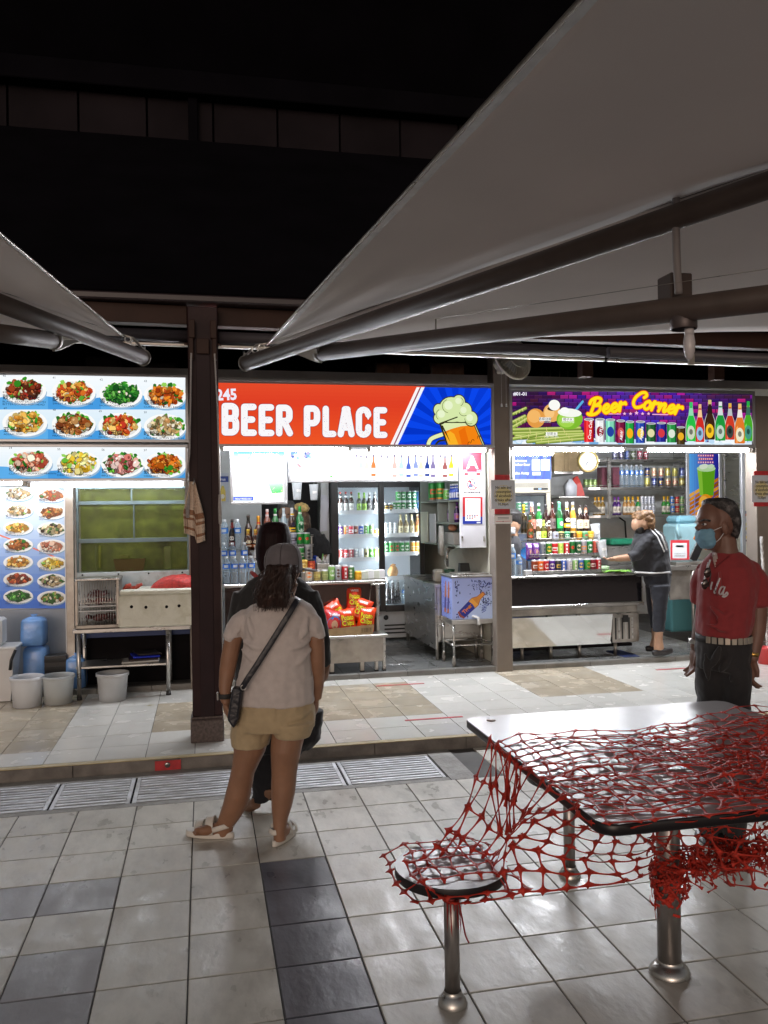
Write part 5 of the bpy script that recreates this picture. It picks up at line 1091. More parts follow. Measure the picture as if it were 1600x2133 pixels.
# left end of the beer counter: water bottles, liquor, rack
for (pys, Yr, pxs, h, rr, wd) in ((1206, 7.68, (470, 487, 504, 522), .25, .034, 'front rank'), (1186, 7.80, (465, 483, 508), .27, .034, 'raised rank')):
    zz = zct if pys == 1206 else zct + .10
    row([W_(px, 'blue labelled water bottle', h=h, r=rr, lab=(50, 120, 225)) for px in pxs], Yr, zz, 'water bottles at the left end of the beer counter', f'in the {wd} beside the maroon column')
q = MB().box(.17, PX(525, 7.8), 7.76, 7.86, zct, zct + .099, .003); tag(q.build('step_box', M_steel_dark, None), 'low steel step under the water bottles beside the maroon column', 'box')
t = thing('wire_rack', 'stepped wire rack of bottles at the left end of the beer counter', 'rack'); zr_ = Zp(490, 1148, 8.0)
for py, Yq in ((1148, 8.0), (1178, 7.9)):
    z = Zp(490, py, Yq); q = MB().box(.17, PX(585, Yq), Yq - .05, Yq + .08, z - .008, z, .002); q.build('tier', M_steel, t)
    q = MB().tube([(.17, Yq - .055, z + .02), (PX(585, Yq), Yq - .055, z + .02)], .004, 6); q.build('guard_wire', M_steel, t)
    for px in (466, 515, 583): q = MB(); x = PX(px, Yq); q.box(x - .006, x + .006, Yq + .06, Yq + .075, zct, z + .02, 0); q.build('upright', M_steel, t)
row([W_(467, 'tall clear water bottle', h=.30, r=.038), B_(483, (20, 8, 10), (120, 30, 26), (40, 16, 16), 'slim dark wine bottle', neck=(110, 24, 20), h=.30, r=.030, style=2, lab2=(230, 220, 210)), W_(494, 'tall clear water bottle', h=.30, r=.036)], 8.0, zr_, 'bottles on the left wire rack', 'on the upper rack tier')
row([B_(517, AMB, (40, 44, 40), (60, 40, 30), 'dark stout bottle', h=.31, r=.037, lab2=(220, 220, 210), neck=(30, 26, 20)), B_(538, (90, 44, 16), (200, 60, 40), (230, 160, 40), 'amber beer bottle', neck=(226, 160, 40), h=.30, r=.037)], 8.06, Zp(517, 1140, 8.06), 'bottles on the left wire rack', 'standing behind the wine bottle')
row([B_(516, (70, 34, 14), (150, 90, 50), (226, 190, 60), 'brown liquor flask', neck=(200, 160, 60), h=.20, r=.036, style=2, lab2=(240, 230, 200)), B_(531, (60, 28, 14), (160, 90, 50), (220, 180, 60), 'small brown flask', neck=(200, 160, 60), h=.20, r=.034, style=2, lab2=(240, 230, 200))], 7.92, Zp(517, 1147, 7.92), 'bottles on the left wire rack', 'in the middle of the rack')
row([B_(515, (50, 24, 16), (90, 50, 40), (60, 40, 40), 'squat brown bottle', h=.17, r=.040, style=2, lab2=(220, 210, 200)), B_(533, (200, 204, 206), (236, 236, 236), (210, 210, 210), 'white ceramic style bottle', h=.17, r=.040, style=0, lab2=(60, 60, 70))], 7.86, Zp(517, 1176, 7.86), 'bottles on the left wire rack', 'on the lower rack tier')
zb2 = Zp(620, 1116, 8.05)
row([B_(556.5, (120, 60, 40), (200, 190, 190), (220, 200, 200), 'pink topped bottle', neck=(220, 150, 140), h=.26, r=.034), B_(573.5, GR, (220, 220, 220), (50, 160, 70), 'green bottle', h=.265, r=.034), B_(591, (150, 170, 180), (210, 220, 226), (200, 210, 216), 'clear spirit bottle', neck=(190, 204, 212), h=.265, r=.034), B_(608, AMB, (236, 190, 40), (214, 214, 216), 'brown tiger beer bottle', neck=(210, 212, 216), h=.27, r=.036, style=2, lab2=(40, 40, 70)), B_(624.5, (30, 130, 70), (206, 226, 210), (40, 170, 70), 'tall green beer bottle', neck=(40, 150, 70), h=.285, r=.038, style=1, lab2=(30, 90, 60))], 8.05, zb2, 'bottles behind the customers on the beer counter', 'behind the customers on the beer rack')
row([C_(611, (150, 156, 176), 'silver purple can', (60, 40, 60), 2), C_(624.5, (36, 140, 60), 'green can with red star', (210, 40, 40), 3), C_(638, (40, 150, 66), 'bright green can with red star', (214, 50, 50), 3)], 7.97, Zp(620, 1136, 7.97), 'cans on the centre beer rack', 'on the centre beer rack')
row([C_(626, (50, 150, 70), 'green tall can', (230, 236, 230), 2, h=.15), C_(641, (150, 154, 158), 'silver tall can', (60, 60, 66), 4, h=.165)], 7.90, Zp(620, 1172, 7.90), 'cans on the centre beer rack', 'on the lower centre beer rack')
t = thing('wire_rack', 'stepped wire rack of cans in the middle of the beer counter', 'rack')
for py, Yq in ((1117, 8.05), (1137, 7.97), (1173, 7.90)):
    z = Zp(620, py, Yq); q = MB().box(PX(548, Yq), PX(651, Yq), Yq - .05, Yq + .05, z - .006, z - .0005, .002); q.build('tier', M_steel, t)
    q = MB().tube([(PX(548, Yq), Yq - .055, z + .012), (PX(651, Yq), Yq - .055, z + .012)], .004, 6); q.build('guard_wire', M_steel, t)
for px in (549, 650): q = MB(); x = PX(px, 8.0); q.box(x - .006, x + .006, 8.06, 8.075, zct, Zp(620, 1117, 8.05), 0); q.build('upright', M_steel, t)
q = MB().ell((0, 0, .07), (.05, .05, .07), 14, 8); q.lathe([(.02, 0), (.022, .02), (.0, .025)], (0, 0, .135), 10); p = P(655, 1066, Y=8.05)
tag(q.build('blue_jug', mat('blue_plastic', (.02, .07, .5), .25), None, (p.x, 8.05, zct + .06)), 'blue plastic pot beside the worker in black', 'pot')
# wall cupboard on the right partition, steel bench, cooler cart
cx0 = P(957, 1050, Y=7.68).x; zc0, zc1 = Zp(985, 1141, 7.68), 2.17
M_cup = mat('grey_green_cupboard', (.30, .34, .31), .4, noise_amt=.08)
cb_ = thing('wall_cupboard', 'open wall cupboard with a white end panel carrying the red posters', 'cupboard')
q = MB().box(cx0, PX(1012, 7.67), 7.672, 7.69, zc0, zc1, .003); q.build('end_panel', mat('white_laminate', (.60, .61, .66), .4, noise_amt=.04), cb_)
q = MB().box(2.64, 2.67, 7.69, 9.15, zc0, zc1, 0); q.build('back_panel', M_cup, cb_); q = MB().box(cx0, 2.64, 9.13, 9.15, zc0, zc1, 0); q.build('end_board', M_cup, cb_)
zs1 = P(957, 1044, X=cx0).z; zs2 = P(957, 1093, X=cx0).z
for z in (zc0, zs1, zs2, zc1 - .02): q = MB().box(cx0, 2.639, 7.691, 9.129, z, z + .018, .002); q.build('shelf_board', M_cup, cb_)
for y in (8.05, 8.45): q = MB().box(cx0 + .003, 2.638, y, y + .014, zs2 + .02, zs1, 0); q.build('divider', M_cup, cb_)
for px in (963, 1008):
    q = MB(); a = P(px, 1122, Y=7.67); q.box(a.x - .008, a.x + .008, 7.660, 7.672, a.z - .025, a.z + .025, .003); q.build('latch', M_steel, cb_)
def on_x(px, py, X): return P(px, py, X=X)
def cup_item(nm, me, px, X, z, lb, cat, s=1.0):
    p = on_x(px, 1066, X); return put(nm, me, X, p.y, z, lb, cat, 'things kept in the wall cupboard', s=s)
cup_item('drink_can', can_mesh((40, 150, 60), (220, 90, 50), 2, .16, .036), 902, cx0 + .09, zs1 + .018, 'left of two big green cans on the upper cupboard shelf', 'can', 1.35)
cup_item('drink_can', can_mesh((50, 150, 60), (230, 150, 60), 2, .16, .036), 918, cx0 + .07, zs1 + .018, 'right of two big green cans on the upper cupboard shelf', 'can', 1.3)
cup_item('drink_can', can_mesh((120, 190, 90), (200, 220, 190), 0, .1, .03), 931, cx0 + .07, zs1 + .018, 'small lime can on the upper cupboard shelf', 'can', 1.2)
for i, w in enumerate(('nearest', 'second nearest', 'third nearest', 'farthest')): cup_item('small_bottle', bottle_mesh((40, 80, 190), (220, 226, 240), (240, 240, 245), h=.16, r=.022), 953 - 4.2 * i, cx0 + .06, zs1 + .018, f'{w} little blue bottle on the upper cupboard shelf', 'bottle')
for i, (px, w) in enumerate(((952, 'nearest'), (944, 'second'), (938, 'farthest'))): cup_item('syrup_bottle', bottle_mesh((60, 30, 90), (170, 110, 190), (120, 60, 170), h=.2, r=.03, lab2=(230, 120, 70)), px, cx0 + .08, zs2 + .018, f'{w} purple syrup bottle in the cupboard', 'bottle')
q = MB().box(-.05, .05, -.16, .16, 0, .12, .004); p = on_x(945, 1066, cx0 + .1); tag(q.build('foam_box', M_white, None, (cx0 + .10, p.y, zc0 + .018)), 'white foam box of napkins at the bottom of the cupboard', 'box')
q = MB().ell((0, 0, .03), (.05, .06, .035), 12, 7)
for i in range(len(q.v)): x, y, z = q.v[i]; k = 1 + .3 * noise.noise((x * 40, y * 40, z * 40)); q.v[i] = (x * k, y * k, z * k)
tag(q.build('crumpled_cloth', mat('peach_cloth', (.62, .30, .18), .8, noise_amt=.3, noise_scale=20), None, (cx0 + .09, p.y, zc0 + .155)), 'crumpled peach cloth lying on the foam box in the cupboard', 'cloth')
for i, (px, c, w) in enumerate(((893, (.50, .53, .42), 'pale green'), (908, (.58, .62, .64), 'translucent white'))):
    p = on_x(px, 1066, cx0 + .03); q = MB().box(-.006, .006, -.15 + .03 * i, .15 - .03 * i, 0, .33 - .02 * i, .004); tag(q.build('chopping_board', mat(f'board_{i}_plastic', c, .35), None, (cx0 - .02 + .014 * i, p.y, zc0 + .02)), f'{w} chopping board standing in the cupboard front', 'chopping board', 'chopping boards in the wall cupboard')
q = MB(); p = on_x(920, 1095, cx0 - .02)
q.loft([[(-.02, -.035, 0), (-.02, .035, 0), (.01, .03, 0), (.01, -.03, 0)], [(-.035, -.06, -.1), (-.03, .05, -.12), (.012, .045, -.12), (.012, -.05, -.1)], [(-.03, -.055, -.30), (-.03, .04, -.28), (.010, .04, -.28), (.010, -.05, -.30)]], smooth=True)
tag(q.build('white_towel', mat('white_cloth', (.62, .64, .62), .85, noise_amt=.06, bump=.3, bump_scale=60), None, p), 'white towel hanging from the cupboard edge beside the fridge', 'towel')
q = MB(); p = on_x(936, 1140, cx0 + .1); q.tube([(0, 0, .0), (0, 0, -.04), (-.03, -.02, -.08), (-.03, -.02, -.22)], .016, 10); q.tube([(-.05, -.02, -.04), (.05, 0, -.03)], .012, 8); tag(q.build('steel_tap', M_steel, None, (p.x, p.y, zc0)), 'steel water tap fixed under the wall cupboard', 'tap')
bx0 = 2.20
bn = thing('steel_bench', 'low steel bench along the right wall behind the cooler cart', 'bench'); zbt = P(866, 1205, X=bx0).z
q = MB().box(bx0 - .01, 2.68, 7.86, 9.18, zbt - .03, zbt, .004); q.build('worktop', M_steel, bn); q = MB().box(bx0, bx0 + .015, 7.88, 9.16, P(868, 1330, X=bx0).z, zbt - .03, .002); q.build('side_panel', M_steel, bn); q = MB().box(bx0 + .02, 2.66, 7.88, 7.895, .30, zbt - .03, .002); q.build('front_panel', M_steel, bn)
for y in (7.9, 9.1):
    for x in (bx0 + .02, 2.62): q = MB().cyl((x, y, ZS), (x, y, .35), .018, 8); q.build('leg', M_steel_dark, bn)
q = MB().box(-.05, .05, -.06, .06, 0, .13, .02); tag(q.build('plastic_canister', M_white_d, None, (bx0 + .10, 8.1, zbt)), 'white plastic canister on the steel bench below the cupboard', 'canister')
q = MB().lathe([(.04, 0), (.055, .11), (.048, .11), (.036, .006)], n=14, cap1=False); o = tag(q.build('green_pot', mat('green_pot_plastic', (.03, .09, .05), .4), None, (bx0 + .20, 8.05, zbt + .02)), 'dark green utensil pot with a spoon on the steel bench', 'pot'); q = MB().tube([(0, 0, .03), (-.05, .0, .2)], .005, 6); q.build('spoon', M_steel, o)
q = MB().loft([[(-.06, -.05, 0), (.06, -.05, 0), (.06, .05, 0), (-.06, .05, 0)], [(-.045, -.02, .16), (.045, -.02, .16), (.045, .05, .16), (-.045, .05, .16)]], smooth=False); tag(q.build('black_dispenser', M_black, None, (bx0 + .34, 8.0, zbt + .03)), 'black tapered dispenser on the bench beside the cooler', 'dispenser')
YC = 7.49; kx0, kx1 = P(943, 1290, Y=YC).x, P(1030, 1290, Y=YC).x; kz0, kz1 = Zp(985, 1290, YC), Zp(985, 1203, YC); kY1 = 7.49 + .36
cart = thing('cooler_cart', 'wheeled steel cart carrying a blue printed beer cooler box', 'cart')
q = MB().box(kx0, kx1, YC, kY1, kz0, kz1, .006); bx = q.build('cooler_box', mat('lilac_print_board', (.42, .48, .80), .3, noise_amt=.05), cart)
q = MB().box(kx0 - .012, kx1 + .012, YC - .012, kY1 + .012, kz1, kz1 + .022, .005); q.build('lid_rim', M_steel, cart); q = MB().box(kx0 + .06, kx1 - .03, YC + .05, kY1 - .06, kz1 + .022, kz1 + .035, .004); q.build('lid', M_steel_dark, cart)
q = MB().box(kx0 - .01, kx1 + .01, YC - .01, kY1 + .01, kz0 - .045, kz0, .004); q.build('tray_frame', M_steel, cart)
for (x, y) in ((kx0 + .012, YC + .012), (kx1 - .012, YC + .012), (kx0 + .012, kY1 - .012), (kx1 - .012, kY1 - .012)):
    q = MB().cyl((x, y, ZS + .10), (x, y, kz0 - .046), .012, 10); q.build('leg', M_steel, cart)
    q = MB().cyl((x, y, ZS + .05), (x, y, ZS + .10), .014, 8); q.box(x - .016, x + .016, y - .006, y + .02, ZS + .03, ZS + .08, .003); f_ = q.build('caster_fork', M_steel_dark, cart)
    q = MB().lathe([(0, -.011), (.022, -.011), (.031, -.008), (.031, .008), (.022, .011), (0, .011)], (0, 0, 0), 16, M=Matrix.Translation((x, y + .012, ZS + .032)) @ Matrix.Rotation(radians(90), 4, 'Y')); q.build('caster_wheel', mat('caster_rubber', (.22, .20, .18), .6), f_)
for (a, b) in (((kx0 + .012, YC + .012), (kx1 - .012, YC + .012)), ((kx0 + .012, kY1 - .012), (kx1 - .012, kY1 - .012)), ((kx0 + .012, YC + .012), (kx0 + .012, kY1 - .012)), ((kx1 - .012, YC + .012), (kx1 - .012, kY1 - .012))):
    q = MB().cyl((*a, ZS + .20), (*b, ZS + .20), .009, 8); q.build('stretcher', M_steel, cart)
q = MB(); p = P(990, 1284, Y=YC - .01); q.tube([(p.x - .02, YC, p.z), (p.x, YC - .03, p.z), (p.x + .02, YC - .05, p.z - .01), (p.x + .02, YC - .055, p.z - .075)], .014, 10); q.build('drain_tap', M_white, cart)
pr = plane_print(YC - .0015, 986, 1246, seed=9); r9 = random.Random(12)
def splash(pr, cx, cy, n, sx, sy, cols):
    for i in range(n):
        a = r9.gauss(0, 1); b = r9.gauss(0, 1); pr.pe(cx + a * sx, cy + b * sy, r9.uniform(.5, 3.2), r9.uniform(.4, 1.6), r9.choice(cols), r9.random(), n=7, rot=r9.uniform(0, 3), jit=.4)
inside = lambda x, y: 944 < x < 1029 and 1205 < y < 1289
def splash2(pr, cx, cy, n, sx, sy, cols, bx=(945, 1028), by=(1206, 1288)):
    for i in range(n):
        x, y = cx + r9.gauss(0, 1) * sx, cy + r9.gauss(0, 1) * sy
        if bx[0] + 3 < x < bx[1] - 3 and by[0] + 2 < y < by[1] - 2: pr.pe(x, y, r9.uniform(.5, 3.2), r9.uniform(.4, 1.6), r9.choice(cols), r9.random(), n=7, rot=r9.uniform(0, 3), jit=.4)
DBL = [(30, 40, 120), (50, 60, 150), (24, 28, 90)]
pr.pp([(944, 1204.5), (1029.5, 1207.5), (1029.5, 1288), (944, 1289.5)], (166, 182, 236)); pr.pp([(985, 1250), (1029, 1225), (1029, 1288), (975, 1289)], (186, 206, 246), .4)
pr.L = 2; splash2(pr, 1005, 1218, 70, 12, 7, DBL); splash2(pr, 1012, 1250, 50, 9, 10, DBL); splash2(pr, 950, 1225, 34, 4, 14, DBL); splash2(pr, 955, 1283, 26, 8, 3, DBL)
ax = Vector((.72, -.70)); ay = Vector((.70, .72)); o2 = Vector((964, 1278))
def bq(a, b): v = o2 + ax * a + ay * b; return (v.x, v.y)
pr.L = 4; pr.pp([bq(-6, -9), bq(36, -10.5), bq(46, -5), bq(62, -4), bq(62, 4), bq(46, 5), bq(36, 10.5), bq(-6, 9), bq(-9, 0)], (150, 76, 60)); pr.pp([bq(36, -9), bq(46, -4), bq(60, -3), bq(60, 3), bq(46, 4), bq(36, 9)], (214, 140, 60), .4); pr.pp([bq(26, -9), bq(36, -9.5), bq(36, 9.5), bq(26, 9)], (236, 170, 70), .5)
pr.pp([bq(-2, -9), bq(26, -10), bq(28, 0), bq(26, 10), bq(-2, 9), bq(-4, 0)], (36, 50, 140), .8); pr.text(*pr.U(*bq(1, 3.6)), 8 * pr.k, 'Tiger', (226, 130, 60), .03, dz=1.2, rot=radians(44)); pr.pe(*bq(20, 0), 4, 3, (236, 160, 70), 1.2, n=8, jit=.3)
for i in range(5): pr.ps([(1004, 1262 + 3.6 * i), (1016 - i, 1257 + 3.6 * i)], 1.3, (60, 80, 170), .6)
pr.build('artwork', M_print, bx)
pr = Print((kx0 - .0012, kY1, kz0), (0, -1, 0), (0, 0, 1)); hh = kz1 - kz0; ww = kY1 - YC
pr.grad(.004, .004, ww - .004, hh - .004, (120, 140, 226), (160, 180, 240), 6, True); pr.L = 2
for i in range(90):
    x, y = r9.uniform(.03, ww - .03), r9.uniform(.03, hh - .03); pr.ell(x, y, r9.uniform(.003, .014), r9.uniform(.002, .008), r9.choice(DBL + [(180, 200, 245)]), r9.random(), 7, r9.uniform(0, 3), .4)
for bxx in (.13, .23):
    pr.L = 4; pr.poly([(bxx - .035, .05), (bxx + .02, .05), (bxx + .045, hh * .62), (bxx + .04, hh * .9), (bxx + .015, hh * .9), (bxx - .01, hh * .62)], (196, 110, 60)); pr.poly([(bxx - .03, .09), (bxx + .02, .09), (bxx + .035, hh * .5), (bxx - .012, hh * .5)], (50, 60, 150), .5)
pr.build('side_artwork', M_print, bx)
# beer corner: mirror counter
YB = 7.56; bz = Zp(1200, 1197, YB); bxa, bxb = 2.80, P(1341, 1197, Y=YB).x
bc = thing('mirror_counter', 'polished steel counter of the corner stall that mirrors the pavement', 'counter')
zz = lambda py: Zp(1200, py, YB)
q = MB().box(bxa, bxb, YB, YB + .72, bz - .022, bz, .006); q.build('worktop', M_steel, bc)
q = MB().box(bxa, bxb - .01, YB + .02, YB + .035, zz(1258), bz - .024, .002); q.build('upper_mirror_panel', mat('darkened_mirror_steel', (.15, .13, .135), .08, metal=1.0, bump=.1, bump_scale=3), bc)  # steel colour darkened in place of a dark reflection
q = MB().box(bxa, bxb + .005, YB + .004, YB + .05, zz(1266), zz(1259), .004); q.build('ledge', M_steel, bc)
q = MB().box(bxa, bxb - .05, YB + .05, YB + .065, zz(1281), zz(1267), .002); q.build('recess_strip', M_steel_dark, bc)
q = MB(); xq = P(1281, 1300, Y=YB).x
q.add([(bxa, YB + .045, zz(1284)), (xq, YB + .045, zz(1284)), (xq, YB + .085, zz(1347)), (bxa, YB + .085, zz(1347)), (bxa, YB + .1, zz(1284)), (xq, YB + .1, zz(1284)), (xq, YB + .1, zz(1347)), (bxa, YB + .1, zz(1347))], [(0, 3, 2, 1), (4, 5, 6, 7), (0, 1, 5, 4), (3, 7, 6, 2), (1, 2, 6, 5), (0, 4, 7, 3)]); q.build('lower_mirror_panel', M_steel_mirror, bc)
q = MB().box(xq + .004, bxb - .03, YB + .05, YB + .07, zz(1345), zz(1283), .003); fl = q.build('louvre_door', M_steel_dark, bc)
for i in range(6): q = MB(); x = xq + .025 + .036 * i; q.box(x, x + .018, YB + .045, YB + .051, zz(1338), zz(1292), .003); q.build('louvre', M_steel if i % 2 else M_black, fl)
q = MB(); x = P(1308, 1300, Y=YB).x; q.box(x - .03, x + .03, YB + .038, YB + .046, zz(1302), zz(1287), .004); q.build('control_box', M_black, bc)
q = MB().box(bxb - .012, bxb, YB + .02, YB + .70, zz(1258), bz - .023, .002); q.build('end_panel', M_steel, bc)
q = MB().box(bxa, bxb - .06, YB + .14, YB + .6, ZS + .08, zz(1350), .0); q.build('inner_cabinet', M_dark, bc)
for px in (1090, 1150, 1210, 1285): q = MB(); x = P(px, 1360, Y=YB + .1).x; q.cyl((x, YB + .13, ZS), (x, YB + .13, zz(1346)), .018, 8); q.build('leg', M_steel_dark, bc)
q = MB().box(P(1290, 1360, Y=7.62).x, P(1322, 1360, Y=7.62).x, 7.52, 7.9, ZS + .001, ZS + .006, .002); tag(q.build('blue_mat', mat('blue_mat_rubber', (.02, .04, .16), .7, noise_amt=.3), None), 'blue mat on the floor by the end of the mirror counter', 'mat')
t = thing('display_rack', 'stepped chrome display rack full of cans on the mirror counter', 'rack')
tiers = [(1189, 7.66, 1106, 1256), (1157, 7.76, 1098, 1250), (1125, 7.86, 1086, 1240), (1109, 7.96, 1080, 1238)]
tz = []
for i, (py, Yq, a, b) in enumerate(tiers):
    z = Zp(1170, py, Yq) if i else bz + .022; tz.append(z); xa, xb = PX(a, Yq), PX(b, Yq)
    q = MB().box(xa, xb, Yq - .05, Yq + .05, z - .008, z - .0005, .002); q.build('tier', M_steel, t)
    if i < 3: q = MB().tube([(xa, Yq - .056, z + .018), (xb, Yq - .056, z + .018)], .005, 6); q.build('guard_rail', M_steel, t)
    for x in (xa + .01, xb - .01): q = MB().box(x - .006, x + .006, Yq + .04, Yq + .05, bz, z - .009); q.build('upright', M_steel, t)
G = 'cans on the chrome display rack'
pal = [((150, 64, 30), 'brown'), ((240, 110, 30), 'orange'), ((196, 30, 44), 'cherry red'), ((84, 36, 140), 'purple'), ((60, 60, 66), 'black and gold'), ((50, 100, 200), 'blue'), ((190, 186, 200), 'grey dotted'), ((150, 190, 120), 'pale green tea'), ((60, 100, 170), 'blue and sand'), ((50, 140, 60), 'green and yellow'), ((120, 24, 40), 'maroon'), ((176, 24, 34), 'red cola')]
row([C_(1112 + 12.1 * i, c, w + ' can', (236, 230, 220) if i not in (4, 8, 9) else (226, 190, 80), (2, 0, 0, 0, 2, 1, 4, 1, 0, 0, 2, 1)[i], h=.125, r=.0305) for i, (c, w) in enumerate(pal)], 7.66, tz[0], G, 'in the bottom row of the chrome rack')
pal = [((130, 136, 140), 'silver grey'), ((60, 120, 50), 'green with gold disc'), ((196, 40, 44), 'red and white cola'), ((170, 210, 90), 'lime'), ((190, 30, 36), 'tall red cola'), ((30, 100, 46), 'dark green star'), ((36, 84, 52), 'bottle green'), ((150, 146, 150), 'grey and amber'), ((34, 120, 64), 'green lager'), ((176, 76, 60), 'copper')]
row([C_(1130 + 12.2 * i, c, w + ' can', [(90, 96, 100), (230, 190, 60), (240, 236, 230), (220, 240, 120), (240, 230, 226), (206, 40, 36), (214, 206, 170), (226, 140, 60), (226, 236, 226), (110, 44, 40)][i], (1, 0, 2, 1, 1, 3, 0, 2, 0, 4)[i], h=.148 if i > 4 else .135, r=.031) for i, (c, w) in enumerate(pal)], 7.76, tz[1], G, 'in the middle row of the chrome rack')
pal = [((176, 180, 196), 'silver'), ((44, 46, 40), 'black'), ((40, 140, 84), 'green'), ((40, 32, 26), 'dark'), ((236, 190, 50), 'yellow'), ((90, 160, 110), 'mint star'), ((240, 176, 40), 'golden')]
row([C_(1156 + 12.4 * i, c, w + ' short can', [(90, 60, 60), (170, 160, 120), (230, 236, 230), (200, 150, 90), (220, 100, 40), (206, 60, 60), (250, 220, 140)][i], (3, 0, 0, 4, 2, 3, 2)[i], h=.085, r=.0315, lid=[(200, 202, 205), (214, 196, 120), (120, 190, 150), (200, 190, 140), (240, 200, 70), (150, 190, 150), (240, 200, 80)][i]) for i, (c, w) in enumerate(pal)], 7.86, tz[2], G, 'on the top step of the chrome rack')
q = chip_bag(.075, .14, 11, (96, 40, 130), 'none');
for i in range(2): p = P(1103 + 14 * i, 1157, Y=7.73); o = link_mesh('juice_pouch', q, None, (p.x, 7.73, tz[1] - .03), (radians(-4), 0, .1 - .15 * i), (1, .45, 1.15)); tag(o, ('left', 'right')[i] + ' purple juice pouch at the left end of the middle rack row', 'pouch', 'purple juice pouches on the chrome rack')
row([B_(1104, (70, 50, 20), (176, 80, 50), (60, 90, 60), 'brown beer bottle with orange ring label', h=.255, r=.036, style=1, lab2=(60, 90, 50), neck=(60, 80, 50)), B_(1120.5, (80, 60, 30), (226, 222, 200), (190, 190, 190), 'bottle with cream label', h=.20, r=.029, neck=(190, 190, 180)), B_(1132, (70, 70, 20), (190, 220, 80), (190, 220, 110), 'bottle with lime label', h=.205, r=.029, neck=(180, 214, 100)), B_(1143.5, (70, 44, 22), (230, 228, 220), (230, 230, 230), 'bottle with white oval label', h=.195, r=.030, style=1)], 7.86, tz[2], 'beer bottles on the chrome rack', 'on the left of the top step')
row([B_(1091, (50, 40, 16), (40, 40, 36), (240, 200, 50), 'dark bottle with yellow neck', neck=(236, 196, 40), h=.29, r=.035), B_(1108, (60, 40, 24), (226, 140, 120), (230, 226, 226), 'bottle with pink neck', neck=(230, 150, 130), h=.30, r=.036), B_(1122.5, (30, 120, 50), (220, 226, 220), (210, 214, 214), 'slim green bottle', h=.30, r=.033), B_(1137, (46, 22, 22), (60, 44, 40), (40, 36, 40), 'dark stout bottle', neck=(50, 46, 50), h=.29, r=.034, lab2=(210, 210, 200)), B_(1151, (60, 26, 20), (110, 96, 96), (50, 24, 20), 'tall brown bottle with silver band', h=.31, r=.035, neck=(70, 30, 22)), B_(1165.5, (24, 84, 44), (50, 170, 90), (120, 206, 160), 'big green lager bottle', h=.315, r=.038, neck=(110, 200, 160), lab2=(220, 236, 222)), B_(1180.5, (40, 24, 20), (236, 180, 40), (212, 214, 218), 'brown bottle with yellow tiger label', h=.31, r=.036, neck=(206, 208, 212), style=2, lab2=(230, 230, 230)), B_(1193.5, (206, 150, 50), (206, 212, 214), (196, 200, 206), 'golden clear bottle', h=.31, r=.035, neck=(196, 170, 110)), B_(1207.5, (40, 26, 22), (230, 222, 190), (50, 40, 40), 'black bottle with cream label', h=.275, r=.034, neck=(226, 220, 200)), B_(1220, (50, 24, 18), (206, 190, 170), (40, 30, 30), 'dark bottle with salmon neck', h=.275, r=.034, neck=(220, 150, 120))], 7.97, tz[3], 'beer bottles on the chrome rack', 'in the back row of the chrome rack')
row([W_(1066, 'taller clear water bottle', h=.305, r=.034, lab=(70, 140, 226)), W_(1080, 'shorter clear water bottle', h=.205, r=.031, lab=(70, 140, 226))], 7.60, bz, 'water bottles beside the taupe pillar', 'beside the taupe pillar')
q = MB().box(-.04, .04, -.03, .03, 0, .05, .006); p = P(1098, 1066, Y=7.68); tag(q.build('paper_stack', M_white, None, (p.x, 7.68, bz)), 'small white pack beside the display rack and water bottles', 'pack')
for i, (px, py, Y_, w) in enumerate(((1258, 1157, 7.70, 'front leaning'), (1243, 1122, 7.92, 'rear upright'))):
    p = P(px, py, Y=Y_); o = put('plastic_cup', cup_me, p.x, Y_, p.z - .02, w + ' clear plastic cup at the right end of the chrome rack', 'cup', 'clear cups by the chrome rack', s=1.05); o.rotation_euler = (0, (-.18, -.1)[i], 0)
q = MB().lathe([(.035, 0), (.05, .07), (.045, .07), (.031, .006)], n=14, cap1=False); p = P(1259, 1185, Y=7.66); tag(q.build('green_bowl', mat('pale_green_plastic', (.35, .5, .3), .4), None, (p.x, 7.66, bz)), 'small pale green tub in front of the woman\'s hand', 'tub')
q = MB(); n = 14; vs = []; fs = []
for j in range(7):
    for i in range(n): vs.append((i / (n - 1) * .30, j / 6 * .16, .012 + .012 * noise.noise((i * .5, j * .7, 2)) + .02 * max(0, sin(i * .35 + j)) * .6))
fs = [(j * n + i, j * n + i + 1, (j + 1) * n + i + 1, (j + 1) * n + i) for j in range(6) for i in range(n - 1)]; q.add(vs, fs, True); p = P(1258, 1190, Y=7.60); o = tag(q.build('green_cloth', mat('green_rag', (.22, .50, .08), .85, noise_amt=.2, noise_scale=30, bump=.4, bump_scale=90), None, (p.x, 7.59, bz)), 'bright green cloth spread on the mirror counter end', 'cloth'); o.modifiers.new('thick', 'SOLIDIFY').thickness = .004
